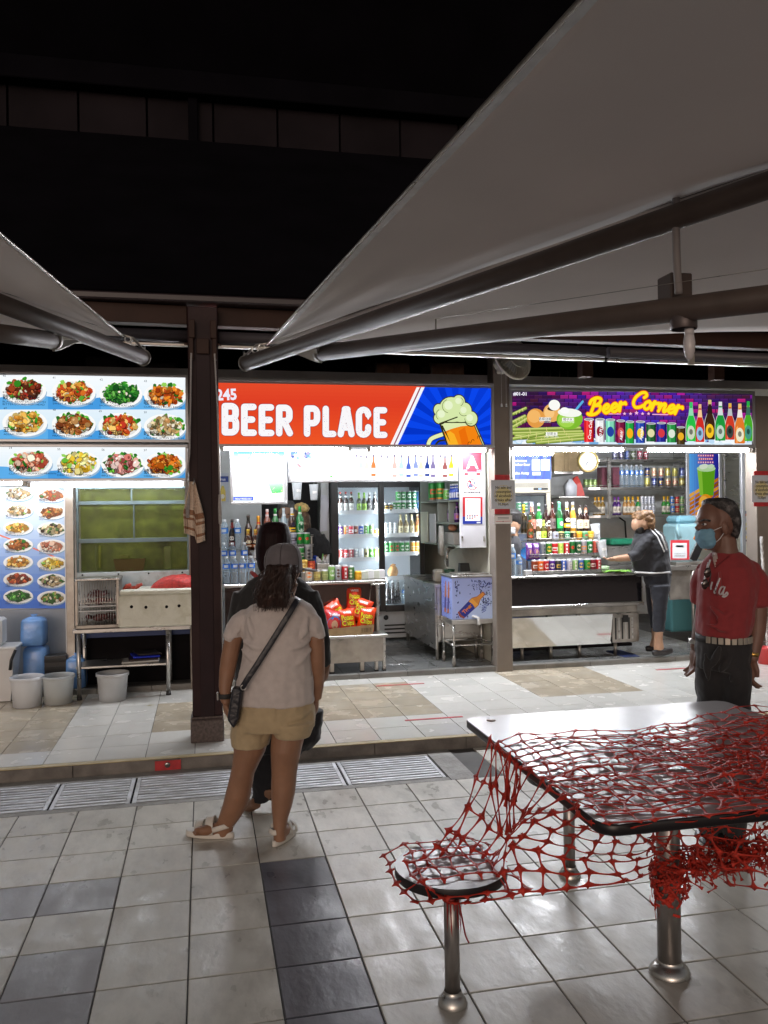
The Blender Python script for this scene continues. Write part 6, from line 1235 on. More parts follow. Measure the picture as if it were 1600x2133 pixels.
# corner stall back: freezer, hood, shelves
Yz = 8.55; X0, X1 = PX(1060, Yz), PX(1148, Yz); zf2 = lambda py: Zp(1110, py, Yz)
f2 = thing('display_freezer', 'beige display freezer with a glass door under the blue price board', 'freezer')
M_beige = mat('beige_enamel', (.50, .47, .38), .35, noise_amt=.05)
q = MB().box(X0, X1, Yz, Yz + .5, zf2(1027), zf2(998), .008); q.build('top_cabinet', M_beige, f2)
for i in range(4): q = MB().box(X0 + .06, X1 - .03, Yz - .002, Yz + .001, zf2(1008 + i * 2.2), zf2(1007 + i * 2.2)); q.build('vent_slot', M_black, f2)
q = MB().box(PX(1112, Yz), PX(1142, Yz), Yz - .004, Yz + .001, zf2(1021), zf2(1016), .002); dsp = q.build('display', M_black, f2); q = MB().box(PX(1122, Yz), PX(1128, Yz), Yz - .006, Yz - .0042, zf2(1019.6), zf2(1017), 0); q.build('lit_digit', glow_mat('blue_led', (.4, .6, 1), 2.0, False), dsp)
for bx in ((X0, X0 + .02, ZS, zf2(1027)), (X1 - .05, X1, ZS, zf2(1027))): q = MB().box(bx[0], bx[1], Yz + .003, Yz + .5, bx[2], bx[3] - .001, .003); q.build('side_panel', M_beige, f2)
q = MB().box(X0 + .02, X1 - .05, Yz + .45, Yz + .5, ZS, zf2(1027)); q.build('liner', mat('blue_grey_liner', (.20, .22, .34), .4), f2)
q = MB().box(X0 + .02, X1 - .05, Yz + .01, Yz + .035, zf2(1033), zf2(1027), .003); q.build('door_rail', M_black, f2); q = MB().box(X1 - .068, X1 - .05, Yz + .01, Yz + .035, ZS, zf2(1033), .003); q.build('door_stile', M_black, f2)
q = MB().box(X0 + .02, X1 - .068, Yz + .02, Yz + .024, ZS, zf2(1033)); q.build('glass', M_pane, f2)
zfs = zf2(1068); q = MB().box(X0 + .02, X1 - .07, Yz + .05, Yz + .44, zfs - .012, zfs - .001); q.build('shelf', M_alu, f2)
row([C_(1081 + 13 * i, c, w + ' can', (220, 226, 222), 0) for i, (c, w) in enumerate((((60, 150, 90), 'green'), ((40, 130, 80), 'emerald'), ((110, 120, 160), 'steel blue')))], Yz + .12, zfs, 'cans inside the display freezer', 'inside the beige freezer')
Yk = 9.3; zsA = Zp(1170, 983, Yk)
q = MB().box(PX(1148, Yk), PX(1206, Yk), Yk - .12, 10.55, zsA - .03, zsA, .003); tag(q.build('high_shelf', M_steel, None), 'steel high shelf holding cartons beside the gold clock', 'shelf')
M_cb = MATS['cardboard']
for i, (a, b, top) in enumerate(((1149, 1169, 944), (1170, 1178, 944), (1179, 1203, 940))): q = MB().box(PX(a, Yk), PX(b, Yk), Yk - .1 + .01 * i, Yk + .3, zsA, Zp(1170, top, Yk), .004); tag(q.build('cardboard_box', M_cb, None), ('left brown carton above the freezer side', 'narrow middle brown carton on the high shelf', 'right brown carton on the high shelf beside the clock')[i], 'carton', 'brown cartons on the high shelf')
t = thing('cooker_hood', 'dark sloping cooker hood with glasses under it behind the beer rack', 'cooker hood'); a, b = PX(1166, 9.2), PX(1222, 9.2)
q = MB(); z0, z1 = Zp(1190, 1068, 9.2), Zp(1190, 1037, 9.2); q.loft([[(a - .1, 9.0, z0), (b + .1, 9.0, z0), (b + .1, 9.6, z0), (a - .1, 9.6, z0)], [(a, 9.2, z1), (b, 9.2, z1), (b, 9.6, z1), (a, 9.6, z1)]], smooth=False); q.build('canopy', M_steel_dark, t)
q = MB().box(a - .02, b + .02, 9.17, 9.6, z1 + .001, z1 + .02, .003); q.build('top_shelf', M_steel, t)
q = MB().loft([[(-.08, -.05, 0), (.1, -.05, 0), (.1, .05, 0), (-.08, .05, 0)], [(-.09, -.05, .12), (.05, -.05, .16), (.05, .05, .16), (-.09, .05, .12)], [(-.02, -.02, .22), (.02, -.02, .24), (.02, .02, .24), (-.02, .02, .22)]], smooth=False); p = P(1193, 1066, Y=9.3); tag(q.build('red_bag', mat('red_plastic_bag', (.42, .04, .03), .4, noise_amt=.2), None, (p.x + .04, 9.3, z1 + .021)), 'red plastic bag on the cooker hood behind the bottles', 'bag')
q = MB().loft([[(-.07, -.04, 0), (.05, -.04, 0), (.05, .04, 0), (-.07, .04, 0)], [(-.08, -.05, .12), (.05, -.05, .12), (.05, .05, .12), (-.08, .05, .12)], [(-.03, -.02, .2), (.0, -.02, .2), (.0, .02, .2), (-.03, .02, .2)]], smooth=True); tag(q.build('white_bag', mat('white_plastic_bag', (.52, .54, .58), .35, bump=.5, bump_scale=20), None, (p.x - .05, 9.22, z1 + .021)), 'knotted white plastic bag in front of the red bag', 'bag')
for i in range(6): q = MB().lathe([(.02, 0), (.03, .09), (.027, .09), (.018, .004)], n=10, cap1=False); pp_ = P(1184 + 8 * i, 1066, Y=9.15); tag(q.build('glass_tumbler', M_clear, None, (pp_.x, 9.15, Zp(1200, 1066, 9.15) - .045)), ORD[i] + ' clear tumbler from the left under the cooker hood', 'tumbler', 'tumblers under the cooker hood')
q = MB().box(PX(1178, 9.15), PX(1232, 9.15), 9.08, 9.24, Zp(1200, 1066, 9.15) - .06, Zp(1200, 1066, 9.15) - .046); tag(q.build('glass_shelf', M_steel, None), 'narrow steel shelf of tumblers under the cooker hood', 'shelf')
t = thing('wall_clock', 'round gold rimmed wall clock above the drink shelves', 'clock', P(1225, 961, Y=8.9)); Rk = 24.5 * 8.95 / CAM_F * 1.02
Mk = Matrix.Rotation(radians(90), 4, 'X')
q = MB().lathe([(Rk * .80, .005), (Rk * .84, .022), (Rk * .93, .03), (Rk, .012), (Rk, -.02), (0, -.02)], n=32, cap0=False, cap1=False, M=Mk); q.build('rim', mat('gold_paint', (.50, .38, .14), .3, metal=.5), t)
q = MB().lathe([(0, .006), (Rk * .82, .006)], n=32, cap0=False, cap1=False, M=Mk); q.build('dial', M_white, t)
pr = Print((0, -.0065, 0), (1, 0, 0), (0, 0, 1), .0008)
for i in range(12): pr.text(Rk * .64 * sin(pi * i / 6), Rk * .64 * cos(pi * i / 6) - .008, .018, str(i or 12), (40, 40, 50), align='c')
pr.build('numerals', M_print, t)
for ln, an, nm, w in ((.35, 219, 'hour_hand', .010), (.55, 215, 'minute_hand', .007)): pr = Print((0, -.008, 0), (1, 0, 0), (0, 0, 1), .0008); pr.stroke([(0, 0), (Rk * ln * sin(radians(an)), Rk * ln * cos(radians(an)))], w, (60, 64, 80)); pr.build(nm, M_print, t)
Ysf = 9.62; sx0, sx1 = PX(1212, Ysf), PX(1436, Ysf); sz = [Zp(1340, py, Ysf) for py in (1072, 1014.5, 957)]
t = thing('drink_shelves', 'grey steel wall shelves packed with drinks, rounded at the left end', 'shelves')
for k, z in enumerate(sz):
    q = MB(); pts = [(sx1, Ysf + .36), (sx1, Ysf)] + [(sx0 + .30 * (1 - cos(a)) - .05, Ysf + .30 * (1 - sin(a))) for a in [pi / 2 * (1 - i / 6) for i in range(7)]][::1] + [(sx0 - .05, Ysf + .36)]
    pts = [(sx1, Ysf + .36), (sx1, Ysf), (sx0 + .25, Ysf), (sx0 + .12, Ysf + .05), (sx0 + .02, Ysf + .14), (sx0 - .03, Ysf + .26), (sx0 - .03, Ysf + .36)]
    n = len(pts); q.add([(x, y, z - .03) for x, y in pts] + [(x, y, z) for x, y in pts], [tuple(range(n))[::-1], tuple(range(n, 2 * n))] + [(i, (i + 1) % n, (i + 1) % n + n, i + n) for i in range(n)]); q.build('shelf_board', M_steel, t)
    q = MB().tube([(sx1, Ysf + .012, z + .025), (sx0 + .25, Ysf + .012, z + .025), (sx0 + .12, Ysf + .06, z + .025), (sx0, Ysf + .2, z + .025)], .004, 6); q.build('guard_wire', M_steel, t)
x = PX(1270, Ysf - .02); q = MB().box(x - .022, x + .022, Ysf - .035, Ysf - .005, sz[0] - .05, sz[2] + .02, .004); q.build('front_post', M_steel, t)
q = MB().box(sx1, sx1 + .02, Ysf, Ysf + .36, sz[0] - .03, sz[2] + .3, .002); q.build('end_panel', M_steel, t)
Gs = 'drinks on the back wall shelves'
row([C_(1222 + 9 * i, (110, 140, 70), 'olive green can', (180, 200, 130), 2, h=.12) for i in range(3)], Ysf + .2, sz[1], Gs, 'at the rounded end of the upper wall shelf')
for i, (a, b) in enumerate(((1252, 1266), (1275, 1289))): q = MB().box(PX(a, Ysf + .1), PX(b, Ysf + .1), Ysf + .06, Ysf + .2, sz[1], sz[1] + .255, .008); tag(q.build('plum_carton', mat('plum_wrap', (.22, .07, .10), .3, noise_amt=.2, noise_scale=20), None), ('left', 'right')[i] + ' plum wrapped drinks pack either side of the shelf post', 'pack', 'plum packs on the wall shelf')
row([W_(1296 + 10.2 * i, 'clear water bottle', h=.29, r=.032, lab=(60, 130, 220)) for i in range(5)], Ysf + .09, sz[1], Gs, 'on the upper wall shelf')
pk = [((206, 200, 120), (236, 220, 90)), ((70, 80, 150), (200, 210, 230)), ((40, 60, 120), (226, 180, 60)), ((226, 206, 170), (190, 70, 50)), ((230, 210, 176), (200, 60, 60)), ((210, 190, 90), (240, 240, 210))]
for lev in (0, 1): row([C_(1349 + 14.5 * i, pk[(i + 2 * lev) % 6][0], ('straw', 'navy', 'dark blue', 'cream', 'pale cream', 'mustard')[(i + 2 * lev) % 6] + ' drink carton', pk[(i + 2 * lev) % 6][1], 2, h=.128, r=.034) for i in range(6)], Ysf + .1, sz[1] + .129 * lev, Gs, ('in the lower layer' if lev == 0 else 'in the upper layer') + ' on the upper wall shelf')
for k, (pxs, c, cap, w) in enumerate((((1240, 1248, 1256), (150, 120, 60), (230, 170, 40), 'amber bottle with orange cap'), ((1281, 1289), (80, 40, 120), (130, 70, 170), 'purple grape bottle'), ((1302, 1310, 1318), (190, 140, 80), (240, 190, 40), 'tan bottle with yellow cap'), ((1329,), (40, 140, 60), (240, 180, 40), 'green bottle'), ((1383, 1391), (60, 150, 60), (244, 190, 40), 'green juice bottle'))):
    row([B_(px, c, (220, 214, 200), cap, w, h=.23, r=.031, neck=cap) for px in pxs], Ysf + .12, sz[0], Gs, 'on the lower wall shelf')
for lev in (0, 1): row([C_(1338 + 7.6 * i, (200, 204, 212), 'silver grey can', (120, 130, 150), 4, h=.118, r=.024) for i in range(4)] + [C_(1401 + 10 * i, ((70, 130, 210), (190, 36, 44), (120, 170, 110), (60, 110, 190))[i], ('sky blue', 'red', 'soft green', 'mid blue')[i] + ' juice can', (236, 220, 170), 2, h=.118, r=.028) for i in range(4)], Ysf + .1, sz[0] + .119 * lev, Gs, ('in the lower layer' if lev == 0 else 'in the upper layer') + ' on the lower wall shelf')
row([C_(1282 + 13 * i, ((130, 130, 170), (120, 110, 150), (90, 110, 170), (110, 120, 90), (190, 90, 110), (180, 60, 80))[i % 6], ('lilac', 'grey violet', 'slate blue', 'olive', 'rose', 'deep rose')[i % 6] + ' can', (220, 220, 226), 0, h=.13, r=.033) for i in range(6)], Ysf + .15, sz[2], Gs, 'on the highest wall shelf')
q = MB().tube([(P(1290, 1075, Y=10.5).x, 10.5, Zp(1290, 1078, 10.5)), (P(1302, 1090, Y=10.5).x, 10.5, Zp(1302, 1086, 10.5)), (P(1304, 1100, Y=10.5).x, 10.5, Zp(1304, 1120, 10.5))], .012, 6); tag(q.build('black_cable', M_rubber, None), 'black cable drooping down the tiled wall under the shelves', 'cable')
q = MB().box(PX(1256, 9.0), PX(1309, 9.0), 8.9, 9.3, bz - .02, Zp(1280, 1136, 9.0), .01); o = tag(q.build('steel_tub', M_steel, None), 'steel tub with a green lid bag behind the woman\'s arm', 'tub'); q = MB().box(PX(1262, 9.0), PX(1310, 9.0), 8.88, 9.32, Zp(1280, 1135, 9.0), Zp(1280, 1122, 9.0), .015); q.build('green_cover', mat('green_sheet', (.01, .17, .09), .4, noise_amt=.3, noise_scale=9), o)
q = MB().box(PX(1190, 9.0), PX(1430, 9.0), 8.85, 9.9, bz - .06, bz - .022, .004); o = tag(q.build('rear_worktop', M_steel, None), 'long steel rear worktop behind the mirror counter', 'worktop')
for px in (1195, 1300, 1425):
    q = MB().box(PX(px, 9.0) - .02, PX(px, 9.0) + .02, 8.9, 8.94, ZS, bz - .061); q.build('leg', M_steel_dark, o)
sk = thing('sink_bench', 'steel sink bench behind the man in red', 'bench'); ka, kb = PX(1393, 7.95), 5.38; kz = Zp(1430, 1178, 7.95)
q = MB().box(ka, kb, 7.95, 8.6, kz - .05, kz, .004); q.build('worktop', M_steel, sk); q = MB().box(ka + .1, kb, 7.98, 8.5, kz + .0, kz + .035, .004); q.build('raised_tray', M_steel_dark, sk); q = MB().box(ka + .02, kb, 7.98, 8.0, kz - .36, kz - .052, .002); q.build('apron', M_steel_dark, sk)
for px in (1440, 1452): q = MB(); x = PX(px, 7.98); q.cyl((x, 7.97, ZS), (x, 7.97, kz - .05), .016, 8); q.build('leg', M_steel_dark, sk)
q = MB().box(PX(1380, 8.3), PX(1436, 8.3), 8.15, 8.5, ZS + .12, ZS + .48, .02); tag(q.build('teal_tub', mat('teal_plastic', (.05, .16, .17), .4), None), 'teal plastic tub under the sink bench', 'tub')
t = thing('water_barrel', 'pale blue water barrel standing beside the green drink poster', 'barrel'); a, b = PX(1398, 8.5), PX(1450, 8.5); z1 = Zp(1420, 1074, 8.5); z0 = kz + .036
M_bar = mat('pale_blue_plastic', (.30, .50, .56), .3, noise_amt=.1); q = MB().box(a, b, 8.4, 8.7, z0, z1 - .09, .03); q.build('body', M_bar, t); q = MB().box(a + .03, b - .03, 8.42, 8.68, z1 - .089, z1, .03); q.build('lid', mat('blue_barrel_lid', (.20, .42, .52), .3), t); q = MB().tube([(a + .01, 8.39, z1 - .1), (a - .01, 8.36, z1 - .15), (a + .02, 8.36, z1 - .25)], .02, 8); q.build('handle', M_bar, t)
def d_pay(p):
    p.pr(1397, 1125, 1436, 1166, (190, 50, 60)); p.L = 2; p.pr(1401, 1131, 1431, 1163, (214, 218, 222)); p.pr(1408, 1136, 1424, 1140, (150, 150, 160)); p.ps([(1405, 1158), (1427, 1158)], 1.6, (190, 70, 80), cap=False); p.ps([(1405, 1153), (1427, 1153)], .8, (110, 110, 120), cap=False)
sheet('payment_stand', 'red framed payment stand on the sink bench', 'payment stand', 7.97, 1397, 1125, 1436, 1166, d_pay, th=.012)
q = MB().box(-.05, .05, -.01, .01, 0, .22, .01, M=Matrix.Rotation(.5, 4, 'Y')); p = P(1448, 1150, Y=8.1); tag(q.build('card_terminal', M_black, None, (p.x, 8.15, kz + .04)), 'black card terminal leaning beside the payment stand', 'terminal')
q = MB().loft([[(-.09, 0, 0), (.05, 0, -.12), (.05, .02, -.12), (-.09, .02, 0)], [(-.02, 0, .12), (.08, 0, -.08), (.08, .02, -.08), (-.02, .02, .12)]], smooth=False); p = P(1462, 1122, Y=8.0); tag(q.build('orange_folder', mat('orange_card', (.60, .19, .04), .5), None, (p.x, 8.0, p.z)), 'orange folder sticking out behind the blue mask', 'folder')
q = MB().box(PX(1508, 9.0), PX(1543, 9.0), 8.97, 9.0, Zp(1520, 1052, 9.0), Zp(1520, 946, 9.0), .004); tag(q.build('brushed_steel_sheet', M_steel, None), 'brushed steel panel on the cream wall right of the drink poster', 'panel')
q = MB().box(PX(1543.5, 7.9), PX(1551, 7.9), 7.88, 7.92, ZS, 2.77, .004); tag(q.build('door_post', M_alu, None), 'aluminium door post behind the man in red', 'post')
q = MB().box(PX(1551.5, 8.3), 6.49, 8.3, 8.33, ZS, 2.77, .0); struct('cream_wall', q, M_wall_cream)
def d_cal(p):
    p.pr(1549, 1064, 1568, 1130, (206, 204, 196)); p.L = 2; p.pr(1549, 1064, 1568, 1075, (50, 50, 110)); p.pp([(1549, 1075), (1560, 1064), (1560, 1070), (1552, 1076)], (200, 90, 50), .4)
    for i in range(5): p.pr(1553, 1080 + 9 * i, 1565, 1086 + 9 * i, [(180, 186, 190), (210, 206, 90), (220, 210, 60), (170, 180, 190), (222, 200, 60)][i])
    p.pr(1550, 1124, 1567, 1128, (60, 60, 60))
sheet('small_poster', 'narrow yellow and grey price poster on the cream wall by the right pillar', 'poster', 7.93, 1553, 1064, 1568.5, 1130, d_cal)
q = MB(); A = P(1586, 1118, Y=7.30); B = Vector((A.x + .06, 7.30, ZP)); q.tube([A + (B - A) * (i / 40) for i in range(41)], [.013 + .004 * (i % 2) for i in range(41)], 8); tag(q.build('twisted_pole', mat('striped_pole', (.5, .49, .48), .5, noise_amt=.5, noise_scale=40, stretch=(1, 1, .6)), None), 'twisted grey pole leaning on the right pillar behind the man', 'pole')
t = thing('red_bucket', 'red plastic bucket behind the man\'s hand at the right frame edge', 'bucket', P(1597, 1382, Z=ZP)); q = MB().lathe([(.075, 0), (.095, .15), (.102, .155), (.09, .155), (.07, .006)], n=18, cap1=False); q.build('body', mat('red_bucket_plastic', (.55, .05, .05), .35), t); q = MB().tube([(.098 * cos(a), .098 * sin(a) * .3 - .02, .15 + .06 * sin(a)) for a in [pi * i / 10 for i in range(11)]], .004, 6); q.build('handle', M_steel, t)
# things on top of the signs
M_fan = mat('cream_fan_plastic', (.80, .76, .66), .4)
t = thing('wall_fan', 'cream oscillating wall fan on top of the taupe pillar', 'fan', P(1068, 742, Y=7.22)); Mf = Matrix.Rotation(radians(58), 4, 'X') @ Matrix.Rotation(radians(-22), 4, 'Y') if False else Matrix.Rotation(radians(24), 4, 'Z') @ Matrix.Rotation(radians(74), 4, 'X')
Rf = .215; q = MB()
for k in range(40):
    a = 2 * pi * k / 40; q.tube([Mf @ Vector((r * cos(a + tw), r * sin(a + tw), z)) for r, z, tw in ((.05, .07, 0), (.12, .065, .06), (.19, .03, .12), (Rf, -.01, .14))], .0024, 4, False)
q.build('front_grille', M_fan, t)
for nm, rr, z, th in (('outer_ring', Rf, -.01, .014), ('inner_ring', .13, .062, .004), ('hub_ring', .055, .07, .006)): q = MB().tube([Mf @ Vector((rr * cos(2 * pi * i / 36), rr * sin(2 * pi * i / 36), z)) for i in range(37)], th, 6, False); q.build(nm, M_fan, t)
q = MB().lathe([(Rf, -.02), (.17, -.07), (.07, -.10), (0, -.10)], n=28, cap0=False, M=Mf); q.build('rear_guard', M_fan, t)
for k in range(3):
    a = 2 * pi * k / 3; q = MB().add([Mf @ Vector(v) for v in ((.03 * cos(a), .03 * sin(a), .0), (.17 * cos(a - .4), .17 * sin(a - .4), .015), (.18 * cos(a + .5), .18 * sin(a + .5), -.015), (.10 * cos(a + .8), .10 * sin(a + .8), -.01))], [(0, 1, 2, 3)], True); q.build('blade', M_white, t)
q = MB().lathe([(.045, .068), (.045, .075), (0, .08)], n=16, cap0=False, M=Mf); q.build('hub_cap', M_white, t)
q = MB().cyl(Mf @ Vector((0, 0, -.09)), Mf @ Vector((0, 0, -.2)), .06, 14); q.box(-.10, -.03, .10, .165, -.14, .02, .01); q.build('motor_housing', M_fan, t)
for dx in (-.075, -.03): q = MB().tube([(dx, .10, -.14), (dx, .10, -.42)], .0015, 4); q.lathe([(.006, 0), (.009, -.012), (.009, -.03), (0, -.03)], (dx, .10, -.42), 8); q.build('pull_cord', M_white, t)
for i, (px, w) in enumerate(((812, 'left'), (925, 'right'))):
    t = thing('roller_drum', f'{w} brown cylindrical drum lying on the red sign', 'drum', (P(px, 780, Y=7.75).x, 7.75, Zp(px, 778, 7.75)), radians(-8)); r = .10
    q = MB().lathe([(0, -.14), (r * .95, -.14), (r, -.13), (r, .17), (r * .95, .18), (0, .18)], n=24, M=Matrix.Rotation(radians(90), 4, 'Y')); q.build('shell', mat('lightened_brown_drum', (.40, .25, .17), .6, noise_amt=.3, noise_scale=12), t)  # brown lightened to make up for light missing above the sign
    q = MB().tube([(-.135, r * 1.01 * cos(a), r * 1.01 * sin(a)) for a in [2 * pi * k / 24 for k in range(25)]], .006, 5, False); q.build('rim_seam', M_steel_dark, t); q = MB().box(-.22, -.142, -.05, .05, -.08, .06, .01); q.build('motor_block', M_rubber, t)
zst = P(800, 803, Y=7.45).z
q = MB().lathe([(.05, 0), (.05, .012), (.034, .02), (.03, .045), (0, .05)], n=16); q.tube([(.0, 0, .045), (.0, 0, .09), (.05, 0, .05), (.1, .02, .01)], .003, 5); p = P(987, 803, Y=7.45); tag(q.build('smoke_sensor', M_white, None, (p.x, 7.45, p.z)), 'white round sensor with a cable on top of the blue end of the red sign', 'sensor')
q = MB().lathe([(.022, 0), (.022, .03), (.012, .045), (0, .048)], n=12); p = P(933, 803, Y=7.45); tag(q.build('signal_dome', M_white_d, None, (p.x, 7.45, p.z)), 'small cream knob on top of the red sign beside the right drum', 'knob')
M_dusk = mat('dark_grey_clutter', (.035, .032, .032), .6, noise_amt=.3)
for i, (a, b, c_, d_) in enumerate(((185, 255, 755, 775), (290, 375, 768, 786))): q = MB().box(PX(a, 7.9), PX(b, 7.9), 7.8, 8.1, 2.861, Zp((a + b) / 2, c_, 7.9) + .04, .02); tag(q.build('stored_box', M_dusk, None), ('left dark bundle stored above the seafood sign', 'right dark bundle stored above the seafood sign near the column')[i], 'bundle', 'dark bundles above the seafood sign')
t = thing('folded_bracket', 'dusty shallow metal tray with thin rods above the purple sign', 'tray'); a = P(1170, 800, Y=7.75); q = MB().loft([[(a.x, 7.7, 2.861), (a.x + .5, 7.7, 2.861), (a.x + .5, 8, 2.861), (a.x, 8, 2.861)], [(a.x - .04, 7.66, a.z + .05), (a.x + .55, 7.66, a.z + .03), (a.x + .55, 8.04, a.z + .03), (a.x - .04, 8.04, a.z + .05)]], smooth=False); q.build('pan', M_dusk, t)
for px, h0, h1 in ((1129, 767, 790), (1146, 760, 798), (1166, 768, 780), (1183, 762, 778)): q = MB().tube([P(px, h1 + 8, Y=7.8), P(px, h0, Y=7.8)], .005, 5); q.build('rod', M_steel_dark, t)
# left stall: tank, table, crate, foam box, tubs
Yt = 7.62; gx0, gx1 = P(160, 1100, Y=Yt).x, -.128
tk = thing('fish_tank', 'murky green glass seafood tank with steel frames behind the foam box', 'fish tank')
ztk0, ztk1 = Zp(270, 1190, Yt), Zp(270, 1012, Yt)
M_murk = mat('murky_tank_water', (.16, .195, .022), .35, noise_amt=.9, noise_scale=6, dirt=(.05, .06, .012), dirt_amt=.8, dirt_scale=7, emit=(.16, .20, .03), emit_s=0.0)
q = MB().box(gx0 + .01, gx1, Yt + .16, Yt + .3, ztk0, ztk1, 0); q.build('murky_back', M_murk, tk)
for (a, b, c, d) in ((163, 273, 1018, 1043), (276, 390, 1018, 1043), (163, 277, 1052, 1120), (281, 389, 1052, 1120), (165, 389, 1131, 1190)):
    q = MB().box(PX(a, Yt), PX(b, Yt), Yt + .02, Yt + .026, Zp(270, d, Yt), Zp(270, c, Yt)); q.build('glass_pane', clear_mat('grimy_tank_glass', (.09, .115, .02), .25, .15), tk)
M_tf = mat('blue_grey_tank_frame', (.10, .14, .15), .4, metal=.4, noise_amt=.2)
for (a, b, c, d) in ((158, 163, 1012, 1190), (389, 394, 1012, 1190)): q = MB().box(PX(a, Yt), PX(b, Yt), Yt, Yt + .03, Zp(270, d, Yt), Zp(270, c, Yt), .003); q.build('frame_upright', M_tf, tk)
for (a, b, c, d) in ((163, 389, 1012, 1018), (163, 389, 1043, 1051), (163, 389, 1121, 1130)): q = MB().box(PX(a, Yt), PX(b, Yt), Yt, Yt + .03, Zp(270, d, Yt), Zp(270, c, Yt), .003); q.build('frame_bar', M_tf, tk)
for (a, c, d) in ((278.5, 1051, 1121), (274, 1018, 1043)): q = MB(); x = PX(a, Yt); q.box(x - .006, x + .006, Yt + .002, Yt + .028, Zp(270, d, Yt), Zp(270, c, Yt), .002); q.build('frame_mullion', M_tf, tk)
for (a, b, c, d, col) in ((204, 209, 1134, 1182, (.5, .5, .06)), (246, 268, 1155, 1163, (.45, .48, .1)), (340, 356, 1140, 1188, (.3, .34, .12)), (196, 202, 1134, 1188, (.24, .28, .1))): q = MB().box(PX(a, Yt + .1), PX(b, Yt + .1), Yt + .1, Yt + .13, Zp(270, d, Yt + .1), Zp(270, c, Yt + .1), .01); q.build('tank_pipe', mat('tank_pipe_%d' % a, col, .4), tk)
q = MB(); xa, xb = PX(236, Yt + .1), PX(302, Yt + .1); z0, z1 = ztk0, Zp(270, 1164, Yt + .1); q.loft([[(xa + .02, Yt + .06, z0), (xb - .02, Yt + .06, z0), (xb - .02, Yt + .15, z0), (xa + .02, Yt + .15, z0)], [(xa, Yt + .04, z1), (xb, Yt + .04, z1), (xb, Yt + .155, z1), (xa, Yt + .155, z1)]], smooth=False); tag(q.build('red_basin', mat('dull_red_plastic', (.19, .025, .02), .5), None), 'dull red basin seen through the green tank glass', 'basin')
q = MB().box(gx0, gx1, Yt - .02, Yt + .3, Zp(270, 1248, Yt), ztk0 - .003, .003); o = q.build('splash_board', mat('painted_splash_board', (.48, .54, .56), .5, noise_amt=.1, dirt=(.15, .13, .1), dirt_amt=.8, dirt_scale=9), tk)
for px in (170, 245, 308, 378): q = MB().lathe([(0, 0), (.008, 0), (.008, .004), (0, .005)], n=8, M=Matrix.Translation((PX(px, Yt - .02), Yt - .0205, Zp(270, 1195, Yt))) @ Matrix.Rotation(radians(90), 4, 'X')); q.build('screw', M_dark, o)
q = MB().box(gx0, gx1, Yt - .01, Yt + .3, ZS, Zp(270, 1320, Yt), 0); q.box(gx0, gx1, Yt + .05, Yt + .3, Zp(270, 1320, Yt), Zp(270, 1249, Yt), 0); q.build('dark_base', M_dark, tk)
q = MB().box(gx0 - .02, gx1, Yt - .03, Yt - .012, Zp(270, 1325, Yt), Zp(270, 1300, Yt), .003); q.build('blue_skirt', mat('navy_sheet', (.02, .04, .13), .5), tk)
q = MB().box(PX(137, 7.6), PX(154, 7.6), 7.56, 7.62, ZS, 2.18, .003); q.build('side_post', M_steel_dark, tk)
st = thing('steel_table', 'steel table with a lower shelf standing on the platform tiles', 'table'); Ya, Yb2 = 7.19, 7.55; sx0_, sx1_ = P(150, 1300, Y=Ya).x, P(352, 1300, Y=Ya).x
zst_ = Zp(250, 1308, Ya); zlw = Zp(250, 1386, Ya)
q = MB().box(sx0_, -.118, Ya, Yb2, zst_ - .035, zst_, .005); q.build('top', M_steel, st); q = MB().box(sx0_ + .02, sx1_ - .01, Ya + .02, Yb2, zlw - .02, zlw, .004); q.build('lower_shelf', M_steel, st)
for (px, y) in ((160, Ya + .015), (346, Ya + .015), (172, Yb2 - .02), (350, Yb2 - .02)):
    x = PX(px, y); q = MB().cyl((x, y, ZP + .03), (x, y, zst_ - .036), .017, 12); q.build('leg', M_steel, st); q = MB().lathe([(.021, 0), (.021, .02), (.018, .032)], (x, y, ZP), 12); q.build('rubber_foot', M_rubber, st)
cg = thing('crab_cage', 'steel barred crab cage on the left of the steel table', 'cage'); ca, cb2 = PX(154, 7.22), PX(246, 7.22); cz1 = Zp(200, 1210, 7.22); cy0, cy1 = 7.21, 7.50
q = MB().box(ca, cb2 + .01, cy0 - .005, cy1, cz1, cz1 + .022, .006); q.build('lid', M_steel, cg); q = MB().box(ca, cb2, cy1 - .012, cy1, zst_, cz1, 0); q.build('back_sheet', mat('pale_cage_back', (.42, .46, .48), .4, noise_amt=.2), cg); q = MB().box(ca, cb2, cy0, cy1, zst_ + .001, zst_ + .03, .003); q.build('base_tray', M_steel_dark, cg)
for x in (ca + .01, cb2 - .012): q = MB().box(x - .012, x + .012, cy0 - .002, cy0 + .02, zst_ + .03, cz1, .003); q.build('corner_post', M_steel_dark, cg)
for i in range(15): q = MB(); x = ca + .032 + (cb2 - ca - .06) * i / 14; q.cyl((x, cy0 + .008, zst_ + .03), (x, cy0 + .008, cz1), .0032, 6); q.build('bar', M_steel, cg)
for z in (.36, .46): q = MB().box(ca + .02, cb2 - .02, cy0 + .004, cy0 + .012, zst_ + (cz1 - zst_) * z, zst_ + (cz1 - zst_) * z + .006); q.build('cross_wire', M_white, cg)
M_crab = mat('dark_red_shell', (.13, .018, .016), .35, noise_amt=.6, noise_scale=25, dirt=(.4, .3, .3), dirt_amt=.4, dirt_scale=16)
